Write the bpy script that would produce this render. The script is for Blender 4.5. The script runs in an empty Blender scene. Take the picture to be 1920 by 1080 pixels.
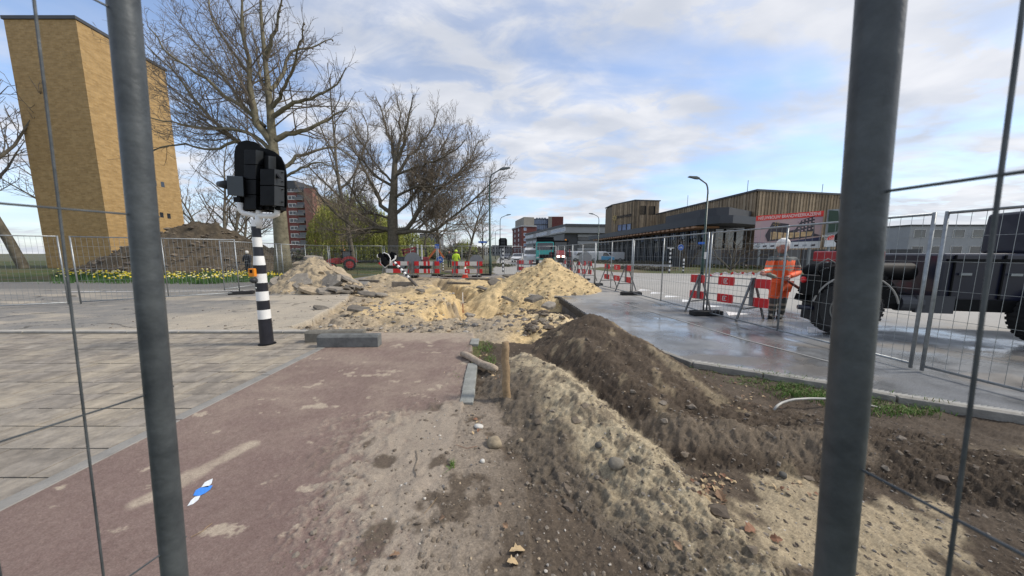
import bpy, math, random
import numpy as np
from mathutils import Vector, Matrix, noise as mnoise

random.seed(7)
rnd = random.Random(11)
S = bpy.context.scene
COL = S.collection

# ------------------------------------------------------------------ camera
F = 560.0            # focal length in pixels of a 1920 px wide frame
HC = 1.5             # eye height
PITCH = math.atan(65.0 / F)
cam_d = bpy.data.cameras.new('camera')
cam = bpy.data.objects.new('camera', cam_d)
COL.objects.link(cam)
cam.location = (0, 0, HC)
cam.rotation_euler = (math.radians(90) - PITCH, 0, 0)
cam_d.sensor_width = 36.0
cam_d.lens = 36.0 * F / 1920.0
cam_d.clip_start = 0.02
cam_d.clip_end = 4000
cam_d.dof.use_dof = True
cam_d.dof.focus_distance = 6.0
cam_d.dof.aperture_fstop = 3.8
S.camera = cam

# ------------------------------------------------------------------ light
SUN_EL = math.radians(44)
SUN_AZ = math.radians(88)      # clockwise from +Y (north), so to the right of the view
sun_d = bpy.data.lights.new('sun', 'SUN')
sun_d.energy = 2.5
sun_d.angle = math.radians(9)
sun_d.color = (1.0, 0.92, 0.81)
sun = bpy.data.objects.new('sun', sun_d)
COL.objects.link(sun)
sv = Vector((math.sin(SUN_AZ) * math.cos(SUN_EL), math.cos(SUN_AZ) * math.cos(SUN_EL), math.sin(SUN_EL)))
sun.rotation_euler = sv.to_track_quat('Z', 'Y').to_euler()
sun.location = (20, 10, 30)

W = bpy.data.worlds.new('World')
S.world = W
W.use_nodes = True
nt = W.node_tree
nt.nodes.clear()
N = nt.nodes.new
L = nt.links.new
out = N('ShaderNodeOutputWorld')
bg = N('ShaderNodeBackground')
sky = N('ShaderNodeTexSky')
sky.sky_type = 'NISHITA'
sky.sun_disc = False
sky.sun_elevation = SUN_EL
sky.sun_rotation = SUN_AZ
sky.air_density = 1.0
sky.dust_density = 0.6
sky.ozone_density = 1.2
bg.inputs['Strength'].default_value = 0.12
tc = N('ShaderNodeTexCoord')
sep = N('ShaderNodeSeparateXYZ')
L(tc.outputs['Generated'], sep.inputs[0])
def M_(op, a, b=None, c=None):
    n = N('ShaderNodeMath'); n.operation = op
    for i, v in enumerate((a, b, c)):
        if v is None: continue
        if isinstance(v, (int, float)): n.inputs[i].default_value = v
        else: L(v, n.inputs[i])
    return n.outputs[0]
zz = M_('MAXIMUM', sep.outputs[2], 0.0)
den = M_('ADD', zz, 0.16)
cx = M_('DIVIDE', sep.outputs[0], den)
cy = M_('DIVIDE', sep.outputs[1], den)
comb = N('ShaderNodeCombineXYZ')
L(cx, comb.inputs[0]); L(cy, comb.inputs[1])
def cloud(scale, detail, rough, dist, off, stretch=(1, 1, 1), rot=0.0):
    mp = N('ShaderNodeMapping'); L(comb.outputs[0], mp.inputs[0])
    mp.inputs['Location'].default_value = off
    mp.inputs['Scale'].default_value = stretch
    mp.inputs['Rotation'].default_value = (0, 0, rot)
    n = N('ShaderNodeTexNoise'); n.inputs['Scale'].default_value = scale
    n.inputs['Detail'].default_value = detail; n.inputs['Roughness'].default_value = rough
    n.inputs['Distortion'].default_value = dist
    L(mp.outputs[0], n.inputs['Vector'])
    return n.outputs['Fac']
def ramp(v, a, b):
    n = N('ShaderNodeMapRange'); n.interpolation_type = 'SMOOTHSTEP'
    n.inputs['From Min'].default_value = a; n.inputs['From Max'].default_value = b
    L(v, n.inputs['Value']); return n.outputs[0]
big = ramp(cloud(0.75, 5, 0.5, 0.4, (3.1, 1.4, 0), (1, 1.3, 1), 0.5), 0.34, 0.56)
fine = ramp(cloud(3.0, 8, 0.58, 0.5, (5.2, 8.3, 0), (1, 1.5, 1), 0.3), 0.38, 0.62)
wisp = ramp(cloud(1.5, 7, 0.55, 1.2, (1.7, 4.4, 0), (0.6, 1.6, 1), 0.6), 0.30, 0.78)
# more cover to the right of the view, thinner to the left
side = N('ShaderNodeMapRange'); L(sep.outputs[0], side.inputs['Value'])
side.inputs['From Min'].default_value = -0.5; side.inputs['From Max'].default_value = 0.7
side.inputs['To Min'].default_value = 0.0; side.inputs['To Max'].default_value = 0.20
c1 = M_('MULTIPLY', big, M_('ADD', M_('MULTIPLY', fine, 0.55), 0.45))
c2 = M_('MULTIPLY', wisp, 0.34)
cov = M_('ADD', M_('MULTIPLY', c1, 0.95), M_('ADD', c2, side.outputs[0]))
cov = M_('MINIMUM', cov, 0.97)
# veil towards the horizon
hz = N('ShaderNodeMapRange'); L(sep.outputs[2], hz.inputs['Value'])
hz.inputs['From Min'].default_value = 0.0; hz.inputs['From Max'].default_value = 0.30
hz.inputs['To Min'].default_value = 0.66; hz.inputs['To Max'].default_value = 0.15
cov = M_('MAXIMUM', cov, hz.outputs[0])
shade = ramp(cloud(2.2, 6, 0.5, 0.3, (9.1, 2.3, 0), (1, 1.4, 1)), 0.3, 0.75)
ccol = N('ShaderNodeMix'); ccol.data_type = 'RGBA'
L(shade, ccol.inputs['Factor'])
ccol.inputs['A'].default_value = (4.0, 4.25, 4.8, 1)
ccol.inputs['B'].default_value = (5.9, 5.95, 6.2, 1)
skm = N('ShaderNodeMix'); skm.data_type = 'RGBA'; skm.blend_type = 'MULTIPLY'
skm.inputs['Factor'].default_value = 1.0
L(sky.outputs[0], skm.inputs['A']); skm.inputs['B'].default_value = (1.08, 1.22, 1.38, 1)
mx = N('ShaderNodeMix'); mx.data_type = 'RGBA'
L(cov, mx.inputs['Factor']); L(skm.outputs['Result'], mx.inputs['A']); L(ccol.outputs['Result'], mx.inputs['B'])
L(mx.outputs['Result'], bg.inputs['Color'])
L(bg.outputs[0], out.inputs[0])

S.view_settings.view_transform = 'Standard'
S.view_settings.look = 'None'
S.view_settings.exposure = 0.38
S.view_settings.gamma = 1.0
S.view_settings.use_curve_mapping = False

# ------------------------------------------------------------------ helpers
CP, SP = math.cos(PITCH), math.sin(PITCH)
def ray(px, py):
    u = (px - 960) / F; v = (540 - py) / F
    return Vector((u, CP + v * SP, -SP + v * CP))
def G(px, py, z=0.0):
    """ground point seen at a pixel of the photograph"""
    r = ray(px, py); t = (z - HC) / r.z
    return Vector((r.x * t, r.y * t, z))
def PD(px, py, d):
    """point at distance y = d seen at a pixel of the photograph"""
    r = ray(px, py); t = d / r.y
    return Vector((r.x * t, d, HC + r.z * t))

MATS = {}
def mat(name, col, rough=0.7, metal=0.0, var=0.12, scale=8.0, bump=0.0, bscale=None, spec=0.5, col2=None, detail=6, emit=None, trans=0.0, coat=0.0):
    if name in MATS: return MATS[name]
    m = bpy.data.materials.new(name); m.use_nodes = True
    t = m.node_tree; b = t.nodes['Principled BSDF']
    b.inputs['Roughness'].default_value = rough
    b.inputs['Metallic'].default_value = metal
    b.inputs['Specular IOR Level'].default_value = spec
    b.inputs['Coat Weight'].default_value = coat
    tcn = t.nodes.new('ShaderNodeTexCoord')
    n = t.nodes.new('ShaderNodeTexNoise'); n.inputs['Scale'].default_value = scale
    n.inputs['Detail'].default_value = detail; n.inputs['Roughness'].default_value = 0.65
    t.links.new(tcn.outputs['Object'], n.inputs['Vector'])
    mixn = t.nodes.new('ShaderNodeMix'); mixn.data_type = 'RGBA'
    c = col
    d = col2 if col2 else tuple(min(1, x * (1 + var) + 0.01 * var) for x in c)
    a = col if col2 else tuple(x * (1 - var) for x in c)
    mixn.inputs['A'].default_value = (*a, 1); mixn.inputs['B'].default_value = (*d, 1)
    mr = t.nodes.new('ShaderNodeMapRange'); mr.inputs['From Min'].default_value = 0.3; mr.inputs['From Max'].default_value = 0.7
    t.links.new(n.outputs['Fac'], mr.inputs['Value'])
    t.links.new(mr.outputs[0], mixn.inputs['Factor'])
    t.links.new(mixn.outputs['Result'], b.inputs['Base Color'])
    if bump:
        bn = t.nodes.new('ShaderNodeBump'); bn.inputs['Strength'].default_value = bump
        bn.inputs['Distance'].default_value = 0.02
        if bscale:
            n2 = t.nodes.new('ShaderNodeTexNoise'); n2.inputs['Scale'].default_value = bscale; n2.inputs['Detail'].default_value = 5
            t.links.new(tcn.outputs['Object'], n2.inputs['Vector']); t.links.new(n2.outputs['Fac'], bn.inputs['Height'])
        else: t.links.new(n.outputs['Fac'], bn.inputs['Height'])
        t.links.new(bn.outputs[0], b.inputs['Normal'])
    if emit:
        b.inputs['Emission Color'].default_value = (*emit[0], 1); b.inputs['Emission Strength'].default_value = emit[1]
    MATS[name] = m
    return m

def brick_mat(name, c1, c2, mortar, scale, bw=0.21, bh=0.0625, axis='xz', patch=0.2):
    m = bpy.data.materials.new(name); m.use_nodes = True
    t = m.node_tree; b = t.nodes['Principled BSDF']; b.inputs['Roughness'].default_value = 0.85
    tcn = t.nodes.new('ShaderNodeTexCoord'); sp = t.nodes.new('ShaderNodeSeparateXYZ'); cb = t.nodes.new('ShaderNodeCombineXYZ')
    t.links.new(tcn.outputs['Object'], sp.inputs[0])
    ad = t.nodes.new('ShaderNodeMath'); ad.operation = 'ADD'
    t.links.new(sp.outputs[0], ad.inputs[0]); t.links.new(sp.outputs[1], ad.inputs[1])
    t.links.new(ad.outputs[0], cb.inputs[0]); t.links.new(sp.outputs[2], cb.inputs[1])
    br = t.nodes.new('ShaderNodeTexBrick')
    br.inputs['Scale'].default_value = scale
    br.inputs['Brick Width'].default_value = bw; br.inputs['Row Height'].default_value = bh
    br.inputs['Mortar Size'].default_value = 0.008
    br.inputs['Color1'].default_value = (*c1, 1); br.inputs['Color2'].default_value = (*c2, 1); br.inputs['Mortar'].default_value = (*mortar, 1)
    t.links.new(cb.outputs[0], br.inputs['Vector'])
    n = t.nodes.new('ShaderNodeTexNoise'); n.inputs['Scale'].default_value = 2.2; n.inputs['Detail'].default_value = 9
    n.inputs['Roughness'].default_value = 0.7
    t.links.new(cb.outputs[0], n.inputs['Vector'])
    mr = t.nodes.new('ShaderNodeMapRange'); mr.inputs['From Min'].default_value = 0.35; mr.inputs['From Max'].default_value = 0.65
    mr.inputs['To Min'].default_value = 1 - patch; mr.inputs['To Max'].default_value = 1 + patch
    t.links.new(n.outputs['Fac'], mr.inputs['Value'])
    mu = t.nodes.new('ShaderNodeVectorMath'); mu.operation = 'SCALE'
    t.links.new(br.outputs['Color'], mu.inputs[0]); t.links.new(mr.outputs[0], mu.inputs['Scale'])
    t.links.new(mu.outputs[0], b.inputs['Base Color'])
    MATS[name] = m
    return m

ICO = None
def _ico():
    t = (1 + 5 ** 0.5) / 2
    v = [(-1, t, 0), (1, t, 0), (-1, -t, 0), (1, -t, 0), (0, -1, t), (0, 1, t), (0, -1, -t), (0, 1, -t), (t, 0, -1), (t, 0, 1), (-t, 0, -1), (-t, 0, 1)]
    k = 1 / math.sqrt(1 + t * t)
    v = [(a * k, b * k, c * k) for a, b, c in v]
    f = [(0, 11, 5), (0, 5, 1), (0, 1, 7), (0, 7, 10), (0, 10, 11), (1, 5, 9), (5, 11, 4), (11, 10, 2), (10, 7, 6), (7, 1, 8), (3, 9, 4), (3, 4, 2), (3, 2, 6), (3, 6, 8), (3, 8, 9), (4, 9, 5), (2, 4, 11), (6, 2, 10), (8, 6, 7), (9, 8, 1)]
    return v, f
ICO = _ico()

class MB:
    def __init__(s): s.v = []; s.f = []; s.m = []
    def add(s, vs, fs, mi=0):
        o = len(s.v); s.v.extend([tuple(v) for v in vs]); s.f.extend([tuple(i + o for i in f) for f in fs]); s.m.extend([mi] * len(fs))
    def box(s, c, d, rz=0.0, mi=0, R=None, taper=1.0, jit=0.0):
        c = Vector(c); hx, hy, hz_ = d[0] / 2, d[1] / 2, d[2] / 2
        vs = []
        for z in (-1, 1):
            k = taper if z > 0 else 1.0
            for x, y in ((-1, -1), (1, -1), (1, 1), (-1, 1)):
                p = Vector((x * hx * k, y * hy * k, z * hz_))
                if jit: p += Vector((rnd.uniform(-jit, jit), rnd.uniform(-jit, jit), rnd.uniform(-jit, jit)))
                if R is not None: p = R @ p
                elif rz: p = Vector((p.x * math.cos(rz) - p.y * math.sin(rz), p.x * math.sin(rz) + p.y * math.cos(rz), p.z))
                vs.append(c + p)
        s.add(vs, [(0, 3, 2, 1), (4, 5, 6, 7), (0, 1, 5, 4), (1, 2, 6, 5), (2, 3, 7, 6), (3, 0, 4, 7)], mi)
    def bar(s, a, b, w, h, mi=0, up=(0, 0, 1)):
        a = Vector(a); b = Vector(b); d = (b - a); n = d.normalized(); upv = Vector(up)
        if abs(n.dot(upv)) > 0.99: upv = Vector((0, 1, 0))
        sx = n.cross(upv).normalized(); sz = sx.cross(n).normalized()
        vs = [p + sx * (i * w / 2) + sz * (j * h / 2) for p in (a, b) for i, j in ((-1, -1), (1, -1), (1, 1), (-1, 1))]
        s.add(vs, [(0, 1, 2, 3), (7, 6, 5, 4), (0, 4, 5, 1), (1, 5, 6, 2), (2, 6, 7, 3), (3, 7, 4, 0)], mi)
    def tube(s, pts, rad, n=8, mi=0, cap=True):
        pts = [Vector(p) for p in pts]
        if isinstance(rad, (int, float)): rad = [rad] * len(pts)
        rings = []; prev = None
        for i, p in enumerate(pts):
            if i == 0: t = pts[1] - p
            elif i == len(pts) - 1: t = p - pts[i - 1]
            else: t = pts[i + 1] - pts[i - 1]
            t.normalize()
            if prev is None:
                a = Vector((0, 0, 1)) if abs(t.z) < 0.9 else Vector((1, 0, 0))
                x = t.cross(a).normalized()
            else:
                x = (prev - t * prev.dot(t)).normalized()
            prev = x; y = t.cross(x)
            rings.append([p + (x * math.cos(2 * math.pi * k / n) + y * math.sin(2 * math.pi * k / n)) * rad[i] for k in range(n)])
        vs = [v for r in rings for v in r]; fs = []
        for i in range(len(pts) - 1):
            for k in range(n):
                k2 = (k + 1) % n
                fs.append((i * n + k, i * n + k2, (i + 1) * n + k2, (i + 1) * n + k))
        if cap:
            fs.append(tuple(range(n - 1, -1, -1))); fs.append(tuple((len(pts) - 1) * n + k for k in range(n)))
        s.add(vs, fs, mi)
    def prism(s, poly, off, mi=0):
        """poly: list of 3D points (planar), off: extrusion vector"""
        off = Vector(off); a = [Vector(p) for p in poly]; b = [p + off for p in a]; n = len(a)
        s.add(a + b, [tuple(range(n - 1, -1, -1)), tuple(range(n, 2 * n))] + [(i, (i + 1) % n, n + (i + 1) % n, n + i) for i in range(n)], mi)
    def ico(s, c, r, mi=0, jit=0.25, sq=(1, 1, 1)):
        v, f = ICO
        vs = [(c[0] + p[0] * r * sq[0] * (1 + rnd.uniform(-jit, jit)), c[1] + p[1] * r * sq[1] * (1 + rnd.uniform(-jit, jit)), c[2] + p[2] * r * sq[2] * (1 + rnd.uniform(-jit, jit))) for p in v]
        s.add(vs, f, mi)
    def lathe(s, prof, c=(0, 0, 0), n=16, mi=0, axis='z'):
        vs = []; fs = []
        for r, z in prof:
            for k in range(n):
                a = 2 * math.pi * k / n
                if axis == 'z': vs.append((c[0] + r * math.cos(a), c[1] + r * math.sin(a), c[2] + z))
                elif axis == 'x': vs.append((c[0] + z, c[1] + r * math.cos(a), c[2] + r * math.sin(a)))
                else: vs.append((c[0] + r * math.sin(a), c[1] + z, c[2] + r * math.cos(a)))
        for i in range(len(prof) - 1):
            for k in range(n):
                k2 = (k + 1) % n; fs.append((i * n + k, i * n + k2, (i + 1) * n + k2, (i + 1) * n + k))
        fs.append(tuple(range(n - 1, -1, -1))); fs.append(tuple((len(prof) - 1) * n + k for k in range(n)))
        s.add(vs, fs, mi)
    def build(s, name, mats, parent=None, smooth=False, loc=None, bevel=0.0):
        me = bpy.data.meshes.new(name); me.from_pydata(s.v, [], s.f)
        if not isinstance(mats, (list, tuple)): mats = [mats]
        for m in mats: me.materials.append(m)
        me.polygons.foreach_set('material_index', s.m)
        if smooth: me.polygons.foreach_set('use_smooth', [True] * len(s.f))
        me.update()
        o = bpy.data.objects.new(name, me); COL.objects.link(o)
        if loc is not None: o.location = loc
        if parent is not None: o.parent = parent
        if bevel:
            bv = o.modifiers.new('bevel', 'BEVEL'); bv.width = bevel; bv.segments = 2; bv.limit_method = 'ANGLE'
        return o

def tag(o, label=None, cat=None, group=None, kind=None):
    if label: o['label'] = label
    if cat: o['category'] = cat
    if group: o['group'] = group
    if kind: o['kind'] = kind
    return o
def empty(name, loc=(0, 0, 0), rz=0.0, label=None, cat=None, group=None):
    o = bpy.data.objects.new(name, None); COL.objects.link(o); o.location = loc; o.rotation_euler = (0, 0, rz)
    o.empty_display_size = 0.2
    return tag(o, label, cat, group)
CH = {}
def kids(o):
    return [c for c in o.children]
def dup(o, loc=None, rz=None, label=None, scale=None, parent=None, group=None):
    c = o.copy(); COL.objects.link(c); c.parent = parent
    if loc is not None: c.location = loc
    if rz is not None: c.rotation_euler = (0, 0, rz)
    if scale is not None: c.scale = (scale,) * 3 if isinstance(scale, (int, float)) else scale
    if label: c['label'] = label
    if group: c['group'] = group
    for k in kids(o):
        d = dup(k, parent=c); d.matrix_parent_inverse = k.matrix_parent_inverse.copy()
    return c
def text_mesh(body, size, name, m, parent, M4, extrude=0.002, width=None):
    cu = bpy.data.curves.new('txt', 'FONT'); cu.body = body; cu.size = size; cu.extrude = extrude
    cu.align_x = 'CENTER'; cu.align_y = 'CENTER'
    to = bpy.data.objects.new('txt', cu); COL.objects.link(to)
    bpy.context.view_layer.update()
    me = bpy.data.meshes.new_from_object(to.evaluated_get(bpy.context.evaluated_depsgraph_get()))
    bpy.data.objects.remove(to)
    me.name = name; me.materials.clear(); me.materials.append(m)
    if width:
        xs = [v.co.x for v in me.vertices]; k = width / max(1e-6, max(xs) - min(xs))
        for v in me.vertices: v.co.x *= k
    o = bpy.data.objects.new(name, me); COL.objects.link(o); o.parent = parent; o.matrix_local = M4
    return o

# ---- common materials
m_galv = mat('galvanised_steel', (0.30, 0.32, 0.33), 0.45, 0.7, 0.25, 14, 0.1)
m_galv_d = mat('galvanised_worn', (0.04, 0.047, 0.053), 0.5, 0.2, 0.3, 11, 0.12, 40, col2=(0.11, 0.122, 0.128))
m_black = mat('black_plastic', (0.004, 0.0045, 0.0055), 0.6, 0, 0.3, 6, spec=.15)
m_blackg = mat('black_plastic_lit', (0.03, 0.034, 0.038), 0.5, 0, 0.15, 6, spec=.3)  # lighter copy of black_plastic; paints daylight on housing sides, plain tone elsewhere
m_white = mat('white_paint', (0.78, 0.78, 0.76), 0.45, 0, 0.08, 6)
m_bandb = mat('black_band', (0.012, 0.013, 0.02), 0.4, 0, 0.3, 10)
m_red = mat('red_reflective', (0.62, 0.015, 0.02), 0.4, 0, 0.12, 9)
m_orange = mat('orange_plastic', (0.75, 0.25, 0.01), 0.45)
m_rubber = mat('black_rubber', (0.015, 0.015, 0.016), 0.8, 0, 0.3, 20, 0.2)
m_green_pole = mat('dark_green_paint', (0.012, 0.045, 0.035), 0.4, 0, 0.2, 4)
m_greypole = mat('grey_pole', (0.12, 0.14, 0.15), 0.5, 0.3)
m_glass = mat('dark_glass', (0.02, 0.025, 0.035), 0.06, 0, 0.2, 2, spec=0.9)
m_conc = mat('concrete', (0.33, 0.32, 0.29), 0.85, 0, 0.25, 9, 0.3, 60)
m_conc_d = mat('dark_concrete', (0.13, 0.135, 0.13), 0.8, 0, 0.35, 7, 0.3, 50)
m_blue = mat('sign_blue', (0.01, 0.10, 0.45), 0.4)
m_wood = mat('stake_wood', (0.28, 0.195, 0.11), 0.85, 0, 0.35, 18, 0.4)
m_bark = mat('bark', (0.12, 0.105, 0.078), 0.9, 0, 0.45, 5, 0.5, 12)
m_barkp = mat('plane_tree_bark', (0.165, 0.148, 0.098), 0.9, 0, 0.5, 3.5, 0.4, 12)
m_twig_l = mat('pale_twig', (0.20, 0.165, 0.125), 0.9, 0, 0.3, 2)
m_twig = mat('twig', (0.15, 0.125, 0.098), 0.9, 0, 0.3, 2)
# ------------------------------------------------------------------ terrain
def _h(ix, iy, seed):
    n = (ix.astype(np.int64) * 374761393 + iy.astype(np.int64) * 668265263 + seed * 1442695041) & 0xFFFFFFFF
    n = ((n ^ (n >> 13)) * 1274126177) & 0xFFFFFFFF
    n = n ^ (n >> 16)
    return (n & 0xFFFF) / 65535.0
def vn(x, y, seed=0):
    ix = np.floor(x); iy = np.floor(y); fx = x - ix; fy = y - iy
    fx = fx * fx * (3 - 2 * fx); fy = fy * fy * (3 - 2 * fy)
    a = _h(ix, iy, seed); b = _h(ix + 1, iy, seed); c = _h(ix, iy + 1, seed); d = _h(ix + 1, iy + 1, seed)
    return (a * (1 - fx) + b * fx) * (1 - fy) + (c * (1 - fx) + d * fx) * fy
def fbm(x, y, sc, octv=4, seed=0, gain=0.5):
    s = 0; amp = 1; tot = 0
    ca, sa = math.cos(0.6), math.sin(0.6)
    X, Y = x * sc, y * sc
    for o in range(octv):
        s = s + amp * vn(X, Y, seed + o * 17); tot += amp; amp *= gain
        X, Y = (X * ca - Y * sa) * 2.03 + 11.3, (X * sa + Y * ca) * 2.03 + 5.7
    return s / tot      # 0..1
def sstep(a, b, v):
    t = np.clip((v - a) / (b - a), 0, 1); return t * t * (3 - 2 * t)
def lerp(a, b, t):
    t = t[..., None] if isinstance(a, (tuple, list)) or getattr(a, 'ndim', 1) > getattr(t, 'ndim', 0) else t
    return np.asarray(a) * (1 - t) + np.asarray(b) * t
def seg_dist(x, y, a, b):
    ax, ay = a[0], a[1]; bx, by = b[0] - ax, b[1] - ay
    t = np.clip(((x - ax) * bx + (y - ay) * by) / (bx * bx + by * by + 1e-9), 0, 1)
    return np.hypot(x - ax - t * bx, y - ay - t * by), t
def ridge(x, y, pts, slope, rnd_=0.08):
    z = np.full_like(x, -9.0)
    for p, q in zip(pts[:-1], pts[1:]):
        d, t = seg_dist(x, y, p, q)
        zr = p[2] * (1 - t) + q[2] * t
        z = np.maximum(z, zr + rnd_ * slope - slope * np.sqrt(d * d + rnd_ * rnd_))
    return z
def smax(a, b, k=0.05):
    h = np.clip(0.5 + 0.5 * (a - b) / k, 0, 1)
    return b * (1 - h) + a * h + k * h * (1 - h)
def inpoly(x, y, poly):
    r = np.zeros(x.shape, bool); n = len(poly); j = n - 1
    for i in range(n):
        xi, yi = poly[i][0], poly[i][1]; xj, yj = poly[j][0], poly[j][1]
        c = ((yi > y) != (yj > y)) & (x < (xj - xi) * (y - yi) / (yj - yi + 1e-12) + xi)
        r ^= c; j = i
    return r
def gp(*pts): return [tuple(G(px, py)[:2]) for px, py in pts]
def rp(*pts): return [tuple(PD(px, py, d)) for px, py, d in pts]

# ridges of the heaps (world coordinates)
R_A = rp((1000, 668, 4.25), (1055, 622, 4.9), (1110, 588, 5.25), (1185, 632, 4.55), (1262, 678, 3.75), (1345, 742, 3.0), (1450, 768, 2.75), (1560, 790, 2.6), (1800, 830, 2.3))
R_B = rp((1000, 664, 4.2), (1045, 682, 3.45), (1105, 738, 2.66), (1185, 805, 2.18), (1290, 905, 1.70), (1395, 1005, 1.41), (1480, 1100, 1.20), (1600, 1220, 1.0))
R_C = rp((1085, 625, 4.5), (1130, 662, 3.6), (1200, 728, 2.80), (1285, 782, 2.40), (1380, 796, 2.32), (1480, 800, 2.28), (1620, 822, 2.15), (1900, 860, 1.9))
R_D = rp((1105, 612, 4.7), (1170, 655, 3.95), (1240, 705, 3.2), (1320, 755, 2.75), (1420, 782, 2.5), (1560, 806, 2.35))
R_S = rp((1100, 540, 11.6), (1065, 508, 12.2), (1030, 486, 12.6), (990, 502, 12.8), (950, 523, 12.6), (925, 548, 11.4))
R_S2 = rp((960, 600, 7.9), (1000, 592, 7.4), (1045, 590, 6.9), (1070, 605, 6.4))
R_R = rp((512, 541, 12.2), (548, 508, 12.4), (588, 481, 12.6), (625, 504, 12.6), (662, 530, 12.2), (690, 547, 11.8))
R_M = rp((690, 520, 17.5), (722, 513, 17.0), (760, 520, 16.5))
R_F = rp((230, 480, 23), (283, 458, 24), (322, 434, 25), (365, 419, 26), (402, 420, 26.5), (440, 440, 27), (480, 470, 27.5))
path_poly = [(-3.05, -3), (-3.05, 5.02), (-2.9, 5.62), (-0.72, 5.5), (-0.48, 3.0), (-0.45, -3)]
pave_poly = [(-60, -3), (-3.05, -3), (-3.05, 5.02), (-2.9, 5.62), (-5.5, 5.68), (-60, 5.9)]
wet_poly = gp((975, 552), (1048, 556), (1105, 593)) + [(1.95, 5.2), (2.3, 4.55)] + gp((1300, 679), (1560, 719), (1680, 742), (1920, 778)) + [(60, 2.0), (60, 17.5), (30, 19.5), (11, 22.5), (8.2, 24), (7.4, 29), (9.5, 33), (14, 34), (60, 33), (60, 38), (13, 42), (8, 60), (4.4, 100), (1.2, 200), (-9, 420), (-22, 400), (-3.0, 60), (-1.6, 24), (-0.6, 19.0), (0.1, 14)]
exc_poly = gp((545, 612), (580, 600), (625, 575), (650, 560), (660, 545), (690, 530), (700, 519), (800, 519), (860, 523), (925, 519), (985, 522)) + [(0.6, 14.5), (0.29, 11.0), (1.63, 10.45), (1.87, 7.2), (1.9, 5.4), (1.0, 5.1), (-0.3, 5.0)] + gp((890, 634), (885, 629), (720, 628), (600, 626))

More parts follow.
